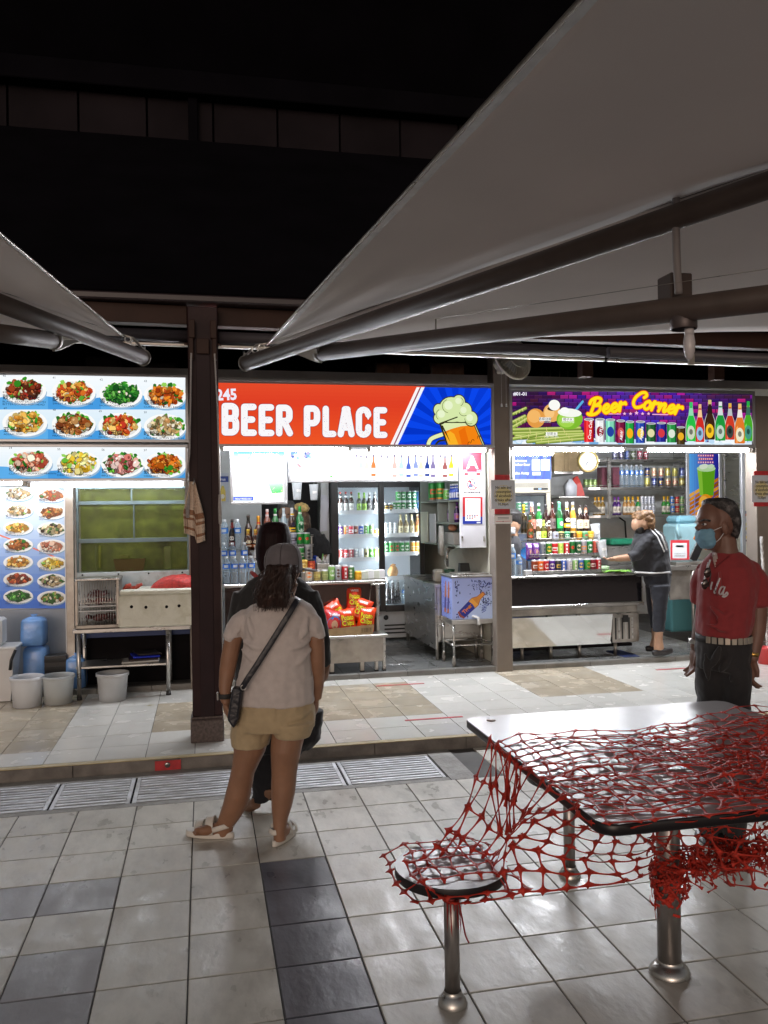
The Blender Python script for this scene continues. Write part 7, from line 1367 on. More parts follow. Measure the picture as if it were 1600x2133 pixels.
for i, (fx, fz, w) in enumerate(((.5, .03, 'lowest'), (.75, .06, 'right'), (.5, .5, 'upper'), (.45, .72, 'topmost'))):
    q = MB().ell((0, 0, .035), (.06, .045, .032), 14, 8)
    for s_ in (-1, 1):
        q.tube([(s_ * .05, -.02, .04), (s_ * .085, -.05, .05), (s_ * .06, -.075, .045)], [.014, .02, .006], 7)
        for k in range(3): q.tube([(s_ * .05, .0 + .012 * k, .03), (s_ * .09, .01 + .02 * k, .05), (s_ * .105, .02 + .02 * k, .0)], .006, 5)
    tag(q.build('crab', M_crab, None, (ca + (cb2 - ca) * fx, cy0 + .13, zst_ + .031 + (cz1 - zst_) * fz * .75)), w + ' dark red crab inside the barred cage', 'crab', 'crabs kept in the barred cage').rotation_euler = (.25 * (i > 1), 0, .5 * i)
for i in (0, 1): q = MB().box(ca + .03, cb2 - .03, cy0 + .02, cy1 - .014, zst_ + (cz1 - zst_) * (.375, .54)[i] - .006, zst_ + (cz1 - zst_) * (.375, .54)[i], 0); q.build('inner_shelf', M_steel, cg)
fb = thing('foam_box', 'white polystyrene box with four holes on the steel table', 'foam box'); xa, xb = PX(244, 7.2), -.09; fz1 = Zp(310, 1238, 7.2)
M_foam = mat('polystyrene', (.60, .60, .52), .75, noise_amt=.08, noise_scale=8, bump=.25, bump_scale=90, dirt=(.34, .32, .2), dirt_amt=.55, dirt_scale=5)
q = MB().box(xa, xb, 7.175, 7.53, zst_, fz1, .012); q.build('body', M_foam, fb); q = MB().box(xa + .012, xb + .01, 7.17, 7.535, fz1 + .002, fz1 + .04, .01); q.build('lid', M_foam, fb)
for px, py in ((274, 1264), (304, 1265), (347, 1264), (373, 1262)): q = MB().lathe([(0, 0), (.013, 0), (.013, .0015), (0, .0015)], n=12, M=Matrix.Translation((P(px, py, Y=7.174).x, 7.1745, Zp(px, py, 7.174))) @ Matrix.Rotation(radians(90), 4, 'X')); q.build('drain_hole', M_dark, fb)
for k, (a, b) in enumerate(((252, 268), (284, 312), (336, 352), (384, 396))): q = MB().box(PX(a, 7.174), PX(b, 7.174), 7.1725, 7.1745, zst_ + .01, zst_ + .075, .0005); q.build('tape_patch', mat('shiny_tape', (.62, .62, .54), .2), fb)
q = MB().ell((0, 0, 0), (.26, .12, .10), 22, 10)
for i in range(len(q.v)): x, y, z = q.v[i]; k = 1 + .18 * noise.noise((x * 9, y * 9, z * 9 + 3)); q.v[i] = (x * k, y * k, max(-.005, z * k + .012 * noise.noise((x * 40, y * 40, 1))))
tag(q.build('red_sack', mat('red_net_sack', (.42, .025, .02), .6, noise_amt=.35, noise_scale=45, bump=.6, bump_scale=70), None, (PX(375, 7.36), 7.36, fz1 + .045)), 'heaped red net sack on the foam box lid', 'sack')
q = MB();
for (x, rz) in ((.0, .3), (.09, -.4)): q.tube([(x - .03, 0, .0), (x, 0, .03), (x + .035, 0, .045)], [.01, .018, .012], 8)
q.tube([(-.02, .02, .01), (.1, .02, .02)], .012, 6); tag(q.build('red_claw', mat('cooked_red_shell', (.36, .05, .03), .35, noise_amt=.4, noise_scale=30), None, (PX(262, 7.3), 7.3, fz1 + .035)), 'small red crab claws lying on the foam box edge', 'crab claws')
for i, (c, w, dz, wd, nm) in enumerate((((.5, .5, .48), 'pale flat tray at the bottom of the stack', 0, .30, 'flat_tray'), ((.035, .02, .02), 'dark tray between the pale and blue trays', .018, .24, 'flat_tray'), ((.015, .03, .42), 'bright blue tray on the stack', .040, .22, 'flat_tray'), ((.02, .015, .015), 'black tray on top of the stack', .062, .20, 'flat_tray'))):
    q = MB().box(-wd / 2, wd / 2, -.11, .11, 0, .016, .006); p = P(290 + 4 * i, 1066, Y=7.36); tag(q.build(nm, mat(f'tray_plastic_{i}', c, .35), None, (p.x, 7.36, zlw + dz)), w + ' under the steel table', 'tray', 'trays on the steel table shelf').rotation_euler = (0, .02 * (i - 1), .1 * i)
q = MB(); n = 13; m_ = 22; vs = []
for j in range(m_):
    v = j / (m_ - 1); hw = .016 + .05 * min(1, v * 1.7)
    for i in range(n): u = i / (n - 1) * 2 - 1; vs.append((u * hw + .012 * v, -.012 * cos(u * 7 + v * 2) * (.4 + v) - .02 * v * (1 - v), -.36 * v * (1 - .06 * abs(u)) + (-.05 * (u > .1) * v)))
for j in range(m_ - 1):
    for i in range(n - 1): stripe = j in (11, 12, 14, 18); q.add([vs[j * n + i], vs[j * n + i + 1], vs[(j + 1) * n + i + 1], vs[(j + 1) * n + i]], [(0, 3, 2, 1)], True, lin((150, 110, 84)) if stripe else lin((206, 184, 164)))
p = P(401, 1003, Y=5.62); o = tag(q.build('hand_towel', mat('towel_cloth', attr=True, rough=.9, bump=.5, bump_scale=120), None, (p.x, 5.62, p.z)), 'beige striped hand towel hanging on the left of the maroon column', 'towel'); o.modifiers.new('thick', 'SOLIDIFY').thickness = .004
q = MB().tube([(p.x + .012, 5.625, p.z + .02), (p.x + .012, 5.61, p.z), (p.x + .0, 5.60, p.z - .02)], .005, 6); tag(q.build('towel_hook', M_steel, None), 'small steel hook holding the striped towel', 'hook')
def tub_mesh(h, r0, r1): b = MB(); b.lathe([(r0, 0), (r0 + (r1 - r0) * .9, h * .86), (r1, h * .88), (r1 + .008, h * .90), (r1 + .008, h), (r1 - .002, h), (r1 - .006, h * .86), (r0 - .004, .006)], n=28, cap1=True); return b
for i, (px, py, w, c, h) in enumerate(((57, 1476, 'left translucent white tub beside the blue bags', None, .235), (122, 1470, 'clear tub with a little water next to the table leg', None, .225), (235, 1464, 'grey white tub under the steel table', None, .225))):
    p = P(px, py - 6, Z=ZP); m = (clear_mat('milky_tub', (.72, .75, .80), .80, .35), clear_mat('watery_tub', (.62, .66, .68), .50, .3), mat('grey_tub_plastic', (.42, .43, .44), .4, noise_amt=.08))[i]
    o = tub_mesh(h, .105, .122).build('plastic_tub', m, None, (p.x, p.y, ZP)); tag(o, w, 'tub', 'plastic tubs on the platform')
    if i == 1: q = MB().lathe([(0, .02), (.104, .02), (.106, .06), (0, .06)], n=24); q.build('water', clear_mat('murky_water', (.5, .48, .36), .5, .1), o)
def sack(x, y, z, w, d, h, seed, tip=.06):
    b = MB(); rings = []
    for j, (t_, k) in enumerate(((0, .92), (.04, 1.0), (.3, 1.02), (.6, 1.0), (.85, .98), (.93, .90), (1.0, .5), (1.04, .16), (1.10, .28))):
        ring = []
        for i in range(24):
            a = 2 * pi * i / 24; e = .38; cx_, cy_ = abs(cos(a)) ** e * (1 if cos(a) >= 0 else -1), abs(sin(a)) ** e * (1 if sin(a) >= 0 else -1)
            n_ = 1 + .05 * noise.noise((cos(a) * 2, sin(a) * 2, t_ * 5 + seed)); ring.append((x + cx_ * w / 2 * k * n_, y + cy_ * d / 2 * k * n_, z + h * t_))
        rings.append(ring)
    b.loft(rings); return b
M_bag = mat('blue_poly_bag', (.16, .34, .70), .25, noise_amt=.18, noise_scale=8, bump=.35, bump_scale=22, spec=.6)
for i, (a, b, c, d, Y_, w) in enumerate(((36, 88, 1290, 1348, 7.5, 'upper pale blue ice bag stacked against the menu board'), (40, 92, 1348, 1408, 7.5, 'lower pale blue ice bag under the other one'), (130, 172, 1372, 1440, 7.44, 'half hidden blue bag between the tubs and the table leg'))):
    x = (PX(a, Y_) + PX(b, Y_)) / 2; wd = PX(b, Y_) - PX(a, Y_); z0 = Zp(a, d, Y_) if i != 1 else ZS; z1 = Zp(a, c, Y_)
    if i == 2: z0 = ZS
    tag(sack(x, Y_ + .12, z0, wd, .22, z1 - z0, i * 3).build('ice_bag', M_bag, None), w, 'plastic bag', 'blue ice bags on the stall kerb')
q = MB().box(PX(-60, Yb), PX(139, Yb), Yb + .003, Yb + .02, ZS, Zp(70, 1268, Yb) - .003, .002); tag(q.build('grey_partition', mat('grey_laminate', (.26, .29, .33), .4, noise_amt=.06), None), 'plain grey partition below the blue menu board', 'partition')
q = MB().box(PX(134, 7.63), PX(139, 7.63), 7.62, 7.64, ZS, Zp(70, 1014, Yb)); tag(q.build('white_edge_strip', M_white, None), 'white edge strip beside the blue menu board', 'strip')
t = thing('black_crate', 'black plastic crate behind the tubs and blue bags', 'crate'); a, b = PX(88, 7.5), PX(134, 7.5)
q = MB().box(a, b, 7.5, 7.64, ZS, Zp(110, 1366, 7.5), .004); q.build('crate_core', M_black, t)
for i in range(4): q = MB(); z = ZS + .03 + .065 * i; q.box(a, b, 7.492, 7.499, z, z + .03, .003); q.build('crate_slat', M_rubber, t)
t = thing('white_bin', 'white lidded bin with a black handle at the left frame edge', 'bin'); xw = PX(6, 7.4)
q = MB().loft([[(xw - .16, 7.3, ZS - .04), (xw + .06, 7.3, ZS - .04), (xw + .06, 7.5, ZS - .04), (xw - .16, 7.5, ZS - .04)], [(xw - .2, 7.27, Zp(6, 1350, 7.4)), (xw + .1, 7.27, Zp(6, 1350, 7.4)), (xw + .1, 7.53, Zp(6, 1350, 7.4)), (xw - .2, 7.53, Zp(6, 1350, 7.4))]], smooth=False); q.build('body', M_white, t); q = MB().box(xw - .21, xw + .115, 7.26, 7.54, Zp(6, 1350, 7.4), Zp(6, 1343, 7.4), .008); q.build('rim', M_white, t); q = MB().tube([(xw + .11, 7.27, Zp(6, 1350, 7.4)), (xw + .08, 7.25, Zp(6, 1370, 7.4)), (xw + .07, 7.25, Zp(6, 1390, 7.4))], .012, 7); q.build('handle', M_black, t)
q = MB().box(xw - .2, xw + .0, 7.3, 7.5, Zp(6, 1342, 7.4), Zp(6, 1286, 7.4), .02); tag(q.build('white_canister', M_white, None), 'white canister standing on the bin at the left frame edge', 'canister')
q = MB().add([(-.06, -.02, .002), (.0, -.03, .008), (.07, 0, .004), (.0, .025, .002)], [(0, 1, 2, 3)], True); p = P(312, 1470, Z=ZP); o = tag(q.build('fallen_leaf', mat('yellow_leaf', (.40, .32, .04), .6), None, (p.x, p.y, ZP + .002)), 'yellow fallen leaf on the pale platform tiles', 'leaf'); o.scale = (.6, .6, .6)
# tensile umbrellas over the tables
M_fabric = mat('grey_canopy_fabric', (.76, .73, .69), .8, noise_amt=.06, noise_scale=3, bump=.06, bump_scale=12, sheen=.2)
add_translucency(M_fabric, (.86, .80, .77), .62)
M_hem = mat('canopy_hem', (.74, .76, .76), .55, noise_amt=.12, noise_scale=20)
M_ub = mat('umbrella_brown_tube', (.085, .065, .057), .5, noise_amt=.15, noise_scale=8)
def umbrella(label, c, e, f, h, t1a, t1b, t2a, t2b, plate, sgn, ext=1.5):
    t = thing('umbrella', label, 'umbrella', (0, 0, 0), 0, 'fabric umbrellas over the tables')
    C, E, F_, H = (P(x, y, d=d) for x, y, d in (c, e, f, h))
    NT, NS = 40, 14
    def surf(A, B, nm, m, off=0, s0=0.0, s1=1.0, hem=None):
        q = MB(); vs = []
        for i in range(NT + 1):
            u = ext * i / NT
            for j in range(NS + 1):
                s = s0 + (s1 - s0) * j / NS; p = C + ((A - C) * (1 - s) + (B - C) * s) * u
                p.z += -.10 * s * (1 - s) * u * .6 + .006 * noise.noise((u * 5, s * 5, 1.3)) - off; vs.append(p)
        q.add(vs, [(i * (NS + 1) + j, i * (NS + 1) + j + 1, (i + 1) * (NS + 1) + j + 1, (i + 1) * (NS + 1) + j) for i in range(NT) for j in range(NS)], True)
        o = q.build(nm, m, t); md = o.modifiers.new('thick', 'SOLIDIFY'); md.thickness = .0015; return o
    surf(E, H, 'canopy_panel', M_fabric); surf(H, F_, 'canopy_panel', M_fabric)
    q = MB(); vs = []
    for i in range(81):
        u = ext * i / 80
        for s in (-.004, .06):
            sw = s / max(.18, u) * .55; p = C + ((E - C) * (1 - sw) + (H - C) * sw) * u; p.z -= .004 + .003 * (i % 2) * (s > 0); vs.append(p)
    q.add(vs, [(2 * i, 2 * i + 1, 2 * i + 3, 2 * i + 2) for i in range(80)], True); q.build('hem_band', M_hem, t)
    q = MB().tube([C + (E - C) * (ext * i / 30) + Vector((0, 0, -.004)) for i in range(31)], .007, 6); q.build('edge_cable', M_steel_dark, t)
    a, b = P(t1a[0], t1a[1], d=t1a[2]), P(t1b[0], t1b[1], d=t1b[2]); b = a + (b - a) * ext
    q = MB().cyl(a, b, .043, 20); q.build('hip_rib', M_ub, t)
    dr = (b - a).normalized(); q = MB().cyl(a - dr * .006, a - dr * .001, .049, 20); q.build('end_cap', M_steel_dark, t)
    a2, b2 = P(t2a[0], t2a[1], d=t2a[2]), P(t2b[0], t2b[1], d=t2b[2]); b2 = a2 + (b2 - a2) * ext
    q = MB().cyl(a2, b2, .043, 20); q.build('strut', M_ub, t); d2 = (b2 - a2).normalized(); q = MB().cyl(a2 - d2 * .01, a2 + d2 * .012, .047, 20); q.build('strut_collar', M_steel_dark, t)
    k = a + dr * ((a2 - a).dot(dr) - .15); q = MB(); side = dr.cross(Vector((0, 0, 1))).normalized() * .008
    pl = [k + Vector((0, 0, -.03)), k + dr * .22 + Vector((0, 0, -.03)), a2 + d2 * .02, a2 + Vector((0, 0, -.055)), a2 - d2 * .05 + Vector((0, 0, -.045))]
    q.add([v + side for v in pl] + [v - side for v in pl], [(0, 1, 2, 3, 4), (9, 8, 7, 6, 5)] + [(i, (i + 1) % 5, (i + 1) % 5 + 5, i + 5)[::-1] for i in range(5)]); q.build('gusset_plate', M_steel_dark, t)
    for i in range(3): q = MB(); m_ = C + (a - C) * (.25 + .3 * i) + Vector((0, 0, .01 + .02 * (i % 2))); q.tube([m_ + Vector((.018 * cos(x), .006 * i, .018 * sin(x))) for x in [2 * pi * j / 12 for j in range(13)]], .005, 6, False); q.build('shackle', M_steel, t)
    q = MB().tube([C, (C + a) / 2 + Vector((0, 0, .05)), a + Vector((0, 0, .05))], .008, 6); q.build('tie_strap', M_steel_dark, t)
    q = MB().tube([a - dr * .004 + Vector((0, 0, .05)) * 1.0, a - dr * .02 + Vector((0, 0, .075)), a - dr * .01 + Vector((0, 0, .02))], .006, 6); q.build('end_hook', M_steel_dark, t)
    return t, a, b, a2, b2
umR, r1a, r1b, r2a, r2b = umbrella('large grey fabric umbrella overhead on the right with two brown tubes', (556, 716, 4.9), (1206, 0, 1.75), (1600, 690, 4.46), (1600, 352, 2.62), (512, 757, 5.0), (1600, 386, 2.62), (668, 735, 4.55), (1600, 622, 2.62), None, 1)
umbrella('left grey fabric umbrella with brown tubes above the seafood sign', (256, 698, 4.85), (0, 484, 2.9), (0, 700, 4.3), (0, 606, 3.76), (298, 745, 4.9), (0, 632, 3.76), (112, 709, 4.20), (0, 694, 3.80), None, -1)
q = MB().tube([P(908, 690, d=3.9), P(908, 664, d=3.9)], .004, 5); q.tube([P(908, 664, d=3.9), P(1600, 560, d=2.45)], .0012, 4); q.build('guide_wire', M_steel_dark, umR)
lm = thing('strut_lamp', 'unlit lamp holder with a bare bulb hanging on the umbrella strut', 'lamp')
k = (1420 - 668) / (1600 - 668.0); Lp = P(1424, 650, d=2.90)
q = MB(); c = P(1412, 605, d=2.96); q.box(c.x - .045, c.x + .04, c.y - .03, c.y + .06, c.z - .055, c.z + .055, .004); q.build('junction_box', mat('brown_box', (.075, .055, .048), .5, noise_amt=.1), lm)
c2 = P(1424, 668, d=2.86); q = MB().lathe([(.043, 0), (.045, .005), (.045, .06), (.043, .062)], c2 - Vector((0, 0, .03)), 20, cap0=False); q.build('lamp_socket', mat('dull_plum_metal', (.10, .08, .08), .4, metal=.3), lm)
c3 = P(1436, 720, d=2.85); q = MB().cyl(c3 + Vector((0, 0, .06)), c3 + Vector((0, 0, .035)), .016, 12); q.lathe([(.016, .035), (.02, .01), (.018, -.02), (.010, -.045), (0, -.05)], c3, 14, cap0=False); q.build('bulb', mat('frosted_bulb', (.6, .58, .6), .25), lm)
q = MB().tube(smooth_path([tuple(P(1440, 395, d=2.9)), tuple(P(1433, 378, d=2.88)), tuple(P(1415, 382, d=2.85)), tuple(P(1408, 430, d=2.85)), tuple(P(1410, 540, d=2.87)), tuple(P(1414, 612, d=2.9))]), .0135, 10); q.build('cable', mat('grey_pvc_cable', (.30, .28, .28), .5), lm)
q = MB(); a = P(1440, 750, d=3.6); q.box(a.x - .012, a.x + .012, a.y - .01, a.y + .01, a.z - .02, a.z + .03, .003); tag(q.build('rail_joint', M_white_d, None), 'small pale joint piece on the blind rail behind the lamp', 'bracket')

# table, stools
TXa, TXb, TYa, TYb, TZ = 1.005, 2.165, 2.012, 3.205, .75
def rounded(x0, x1, y0, y1, r, n=6):
    out = []
    for cx, cy, a0 in ((x1 - r, y1 - r, 0), (x0 + r, y1 - r, 90), (x0 + r, y0 + r, 180), (x1 - r, y0 + r, 270)):
        out += [(cx + r * cos(radians(a0 + 90 * i / n)), cy + r * sin(radians(a0 + 90 * i / n))) for i in range(n + 1)]
    return out
def top_mesh(poly, z0, z1, name_top, name_edge, mt, me_, parent, b=.004):
    n = len(poly); cx = sum(p[0] for p in poly) / n; cy = sum(p[1] for p in poly) / n; sh = lambda p, k: (cx + (p[0] - cx) * k, cy + (p[1] - cy) * k)
    q = MB().loft([[(*sh(p, .994), z0)for p in poly], [(*p, z0 + b) for p in poly], [(*p, z1 - b) for p in poly], [(*sh(p, .996), z1 - .0008) for p in poly]], True, True, True, True); q.build(name_edge, me_, parent)
    q = MB().add([(*sh(p, .9955), z1) for p in poly], [tuple(range(n))]); q.add([(*sh(p, .9955), z1 - .0007) for p in poly], []); q.build(name_top, mt, parent)
M_lam = mat('grey_laminate_top', (.40, .395, .40), .30, noise_amt=.05, noise_scale=6, bump=.02, bump_scale=6, spec=.6, dirt=(.22, .2, .2), dirt_amt=.25, dirt_scale=5)
M_edge = mat('dark_edge_band', (.014, .012, .014), .35)
M_leg = mat('brushed_leg_steel', (.36, .34, .33), .30, metal=.85, noise_amt=.1, noise_scale=10, stretch=(6, 6, .6))
tb = thing('dining_table', 'square grey laminate table on a steel post draped with red barrier net', 'table')
top_mesh(rounded(TXa, TXb, TYa, TYb, .05), TZ - .032, TZ, 'tabletop', 'edge_band', M_lam, M_edge, tb)
q = MB().cyl((1.527, 2.578, .02), (1.527, 2.578, TZ - .033), .0395, 24); q.build('leg', M_leg, tb)
def flange(x, y, r): q = MB().lathe([(r, 0), (r * 1.0, .006), (r * .92, .018), (r * .70, .032), (r * .60, .036), (r * .58, .045)], (x, y, 0), 28, cap0=False, cap1=False); return q
flange(1.527, 2.578, .068).build('base_flange', M_steel, tb)
q = MB().box(1.36, 1.70, 2.42, 2.74, TZ - .05, TZ - .034, .004); q.build('mounting_plate', M_leg, tb)
def stool(x, y, label):
    t = thing('stool', label, 'stool', (x, y, 0), 0, 'round fixed stools at the table'); n = 36; poly = [(.18 * cos(2 * pi * i / n), .18 * sin(2 * pi * i / n)) for i in range(n)]
    top_mesh(poly, .416, .446, 'seat', 'seat_edge', M_lam, M_edge, t)
    q = MB().cyl((0, 0, .02), (0, 0, .415), .0245, 20); q.build('leg', M_leg, t); flange(0, 0, .047).build('base_flange', M_steel, t)
    for a in range(4): q = MB().lathe([(.007, 0), (.006, .0025), (0, .003)], (.06 * cos(a * pi / 2 + .6), .06 * sin(a * pi / 2 + .6), .4465), 10); q.build('screw_cap', M_steel, t)
stool(.759, 2.575, 'round stool with a dark rim in front of the table, net over its seat'); stool(1.519, 3.353, 'round stool behind the table, only its leg in view')
# red barrier net
M_net = mat('red_plastic_net', (.48, .036, .022), .55, noise_amt=.3, noise_scale=18, spec=.3)
netq = MB()
rn = random.Random(21)
def strand(a, b, na, wn=.010, wm=.0026, sag=0.0, nb_=6, steps=6):
    d = (b - a);
    if d.length < 1e-4: return
    side = na.cross(d).normalized() if na.cross(d).length > 1e-6 else Vector((1, 0, 0)); vs = []
    for i in range(steps + 1):
        t = i / steps; w = wm + (wn - wm) * abs(2 * t - 1) ** 3.0; p = a + d * t + Vector((0, 0, -sag * 4 * t * (1 - t))); vs += [p + side * w / 1, p - side * w / 1]
    netq.add(vs, [(2 * i, 2 * i + 1, 2 * i + 3, 2 * i + 2) for i in range(steps)], True)
def net(S, nu, nv, jit=.012, wn=.0105, wm=.0027, sag=0.0, drop=0.0, keep=None):
    N_ = [[S((i + rn.gauss(0, .09)) / (nu - 1), (j + rn.gauss(0, .09)) / (nv - 1)) + Vector((rn.gauss(0, 1), rn.gauss(0, 1), abs(rn.gauss(0, .6)))) * jit * .5 for j in range(nv)] for i in range(nu)]
    for i in range(nu):
        for j in range(nv):
            c = N_[i][j]; du = (N_[min(i + 1, nu - 1)][j] - N_[max(i - 1, 0)][j]); dv = (N_[i][min(j + 1, nv - 1)] - N_[i][max(j - 1, 0)]); na = du.cross(dv)
            if na.length < 1e-9: continue
            na.normalize(); du.normalize(); dv.normalize(); s = wn * 1.35
            ring = []
            for k in range(8):
                r_ = s * (1.25 if k % 2 == 0 else .72); ring.append(c + (du * cos(k * pi / 4) + dv * sin(k * pi / 4)) * r_)
            netq.add([c] + ring, [(0, k + 1, (k + 1) % 8 + 1) for k in range(8)], True)
            if keep and not keep(i / (nu - 1), j / (nv - 1)): continue
            if i < nu - 1 and rn.random() > drop: strand(c, N_[i + 1][j], na, wn, wm, sag * rn.uniform(.4, 1.4))
            if j < nv - 1 and rn.random() > drop: strand(c, N_[i][j + 1], na, wn, wm, sag * rn.uniform(.4, 1.4))
def wr(u, v, k): return noise.noise((u * 5 + k, v * 5, k * 1.7))
def S_top(u, v):
    x = TXa + .0 + u * 1.24; yb = 2.80 + .17 * u + .05 * sin(u * 9); y = TYa - .004 + v * (yb - TYa); return Vector((x + .03 * wr(u, v, 1), y + .035 * wr(u, v, 2) * (v > .02), TZ + .006 + .018 * abs(wr(u, v, 4))))
def S_top2(u, v):
    x = 1.36 + u * .95; y = TYa - .002 + v * (.72 + .16 * u); return Vector((x + .05 * wr(u, v, 6), y + .05 * wr(u, v, 7) * (v > .02), TZ + .014 + .026 * abs(wr(u * 1.4, v * 1.4, 9))))
net(S_top, 17, 15, .012); net(S_top2, 14, 15, .016)
def S_top3(u, v): return Vector((1.02 + 1.2 * u + .04 * wr(u, v, 12), 2.05 + .42 * v + .10 * u + .05 * wr(u, v, 13), TZ + .010 + .03 * abs(wr(u * 1.6, v, 15))))
net(S_top3, 18, 7, .02)
Tc = [P(1038, 1541, Z=TZ + .004), P(1080, 1580, Z=TZ + .004), P(1130, 1622, Z=TZ + .004), P(1190, 1672, Z=TZ + .004), P(1246, 1718, Z=TZ - .01), P(1320, 1716, Z=TZ - .02), P(1392, 1702, Z=TZ - .02)]
for q_ in Tc[:5]: q_.x = TXa - .008
Bc = [P(838, 1800, d=2.62), P(905, 1862, d=2.50), P(975, 1872, d=2.50), P(1070, 1864, d=2.52), P(1180, 1852, d=2.58), P(1310, 1832, d=2.70), P(1384, 1800, d=2.80)]
Mc = [Vector((.80, 2.72, .50)), Vector((.86, 2.66, .475)), Vector((.90, 2.56, .455)), P(1075, 1735, d=2.58), P(1185, 1765, d=2.50), P(1300, 1778, d=2.55), P(1388, 1760, d=2.78)]
def curve(Pn, u):
    f = max(0, min(1, u)) * (len(Pn) - 1); i = min(int(f), len(Pn) - 2); t = f - i; p0, p1, p2, p3 = Pn[max(i - 1, 0)], Pn[i], Pn[i + 1], Pn[min(i + 2, len(Pn) - 1)]
    return .5 * ((2 * p1) + (p2 - p0) * t + (2 * p0 - 5 * p1 + 4 * p2 - p3) * t * t + (3 * p1 - p0 - 3 * p2 + p3) * t ** 3)
def S_hang(u, v):
    a, b, c = curve(Tc, u), curve(Mc, u), curve(Bc, u); v = max(0, min(1, v)); p = a * ((1 - v) * (1 - 2 * v)) + b * (4 * v * (1 - v)) + c * (v * (2 * v - 1))
    return p + Vector((.018 * wr(u * 2, v, 20), .018 * wr(u, v * 2, 21), .01 * wr(u, v, 22)))
net(S_hang, 16, 7, .010, .0105, .0026, .006)
for i in range(9):
    a = P(1042 + 6.5 * i, 1546 + 6 * i, Z=TZ); a.x = TXa - .012; b = P(1046 + 3.4 * i + rn.uniform(-6, 6), 1690 + rn.uniform(-20, 60), d=2.72); m_ = (a + b) / 2 + Vector((rn.uniform(-.02, .02), 0, rn.uniform(-.02, .02)))
    strand(a, m_, Vector((.2, -1, 0)), .009, .002); strand(m_, b, Vector((.2, -1, 0)), .009, .0022)
def S_seat(u, v):
    a = u * 2 * pi; r_ = .02 + .175 * v; return Vector((.759 + (u - .5) * .37, 2.575 + (v - .5) * .34, .452 + .004 * abs(wr(u, v, 30))))
net(lambda u, v: Vector((.759 + (u - .5) * .365, 2.575 + (v - .5) * .345, .4525 + .006 * abs(wr(u, v, 30)) - (.03 if (abs(u - .5) > .47 or v < .03) else 0))), 7, 6, .008, .010, .0026, keep=None)
Fr = [P(1300, 1712, Z=TZ - .01), P(1420, 1698, Z=TZ - .01), P(1520, 1686, Z=TZ - .01), P(1680, 1664, Z=TZ - .01)]
for q_ in Fr: q_.y = TYa - .008
Fb = [P(1392, 1800, d=2.74), P(1450, 1800, d=2.6), P(1540, 1850, d=2.5), P(1690, 1870, d=2.42)]
def S_front(u, v): p = curve(Fr, u) * (1 - v) + curve(Fb, u) * v; return p + Vector((.02 * wr(u, v, 41), .03 * wr(u, v, 42) + .04 * sin(v * pi), .012 * wr(u, v, 43)))
net(S_front, 8, 6, .012, .0105, .0026)
def crumple(path, n, rad, L=.065, w=.0062):
    for i in range(n):
        c = curve(path, rn.random()) + Vector((rn.gauss(0, rad), rn.gauss(0, rad), rn.gauss(0, rad))); d = Vector((rn.gauss(0, 1), rn.gauss(0, .7), rn.gauss(0, .7))).normalized() * L * rn.uniform(.4, 1.1)
        m_ = c + d * .5 + Vector((rn.gauss(0, .012), rn.gauss(0, .012), rn.gauss(0, .012))); nn = Vector((rn.gauss(0, 1), -1.2, rn.gauss(0, 1))).normalized()
        strand(c, m_, nn, w, .0016, 0, steps=3); strand(m_, c + d, nn, w, .0016, 0, steps=3)
crumple([P(1420, 1812, d=2.72), P(1490, 1790, d=2.6), P(1560, 1778, d=2.5), P(1680, 1772, d=2.42)], 300, .022)
crumple([P(1600, 1640, Z=TZ + .03), P(1660, 1560, Z=TZ + .04), P(1690, 1500, Z=TZ + .04)], 220, .05)
for i in range(170):   # net wound round the table post
    a = rn.uniform(0, 2 * pi); z = .315 + rn.gauss(0, .045); r_ = .041 + abs(rn.gauss(0, .012)); da = rn.uniform(.4, 1.2); dz = rn.gauss(0, .03); pts = [Vector((1.527 + r_ * cos(a + da * k / 3), 2.578 + r_ * sin(a + da * k / 3), z + dz * k / 3)) for k in range(4)]
    for k in range(3): nn = (pts[k] - Vector((1.527, 2.578, pts[k].z))).normalized(); strand(pts[k], pts[k + 1], nn, .006, .003, 0, steps=2)
no = netq.build('barrier_net', M_net); tag(no, 'torn red plastic barrier net draped over the table and stool', 'barrier net'); md = no.modifiers.new('thick', 'SOLIDIFY'); md.thickness = .0016; md.offset = 0
q = MB(); rings = []
for j in range(12):
    z = .415 - .085 * j / 11; rings.append([Vector((.759 + (.0275 + .006 * noise.noise((i * 1.3, j * .8, 5)) + .004 * (j < 3)) * cos(2 * pi * i / 20), 2.575 + (.0275 + .006 * noise.noise((i * 1.3, j * .8, 9)) + .004 * (j < 3)) * sin(2 * pi * i / 20), z)) for i in range(20)])
q.loft(rings, False, False);
for i in range(7): a = -2.4 + .34 * i; q.add([(.759 + .031 * cos(a), 2.575 + .031 * sin(a), .35), (.759 + .031 * cos(a + .2), 2.575 + .031 * sin(a + .2), .35), (.759 + .034 * cos(a + .25), 2.575 + .034 * sin(a + .25), .35 - rn.uniform(.03, .13)), (.759 + .034 * cos(a + .12), 2.575 + .034 * sin(a + .12), .35 - rn.uniform(.03, .13))], [(0, 1, 2, 3)])
q.tube(smooth_path([(.775, 2.55, .34), (.785, 2.54, .28), (.79, 2.53, .24), (.80, 2.525, .215)]), .003, 5)
tag(q.build('red_wrapping', mat('red_film', (.26, .014, .012), .3, noise_amt=.3, noise_scale=30, bump=.5, bump_scale=60), None), 'red film wound round the top of the near stool leg', 'wrapping')
q = MB(); p = P(1023, 1501, Z=TZ); q.lathe([(0, 0), (.018, 0), (.019, .0015), (0, .002)], (p.x, p.y, TZ + .0005), 16); tag(q.build('table_sticker', mat('brown_sticker', (.28, .2, .14), .5, noise_amt=.3, noise_scale=60)), 'small round brown sticker on the far left corner of the table', 'sticker')
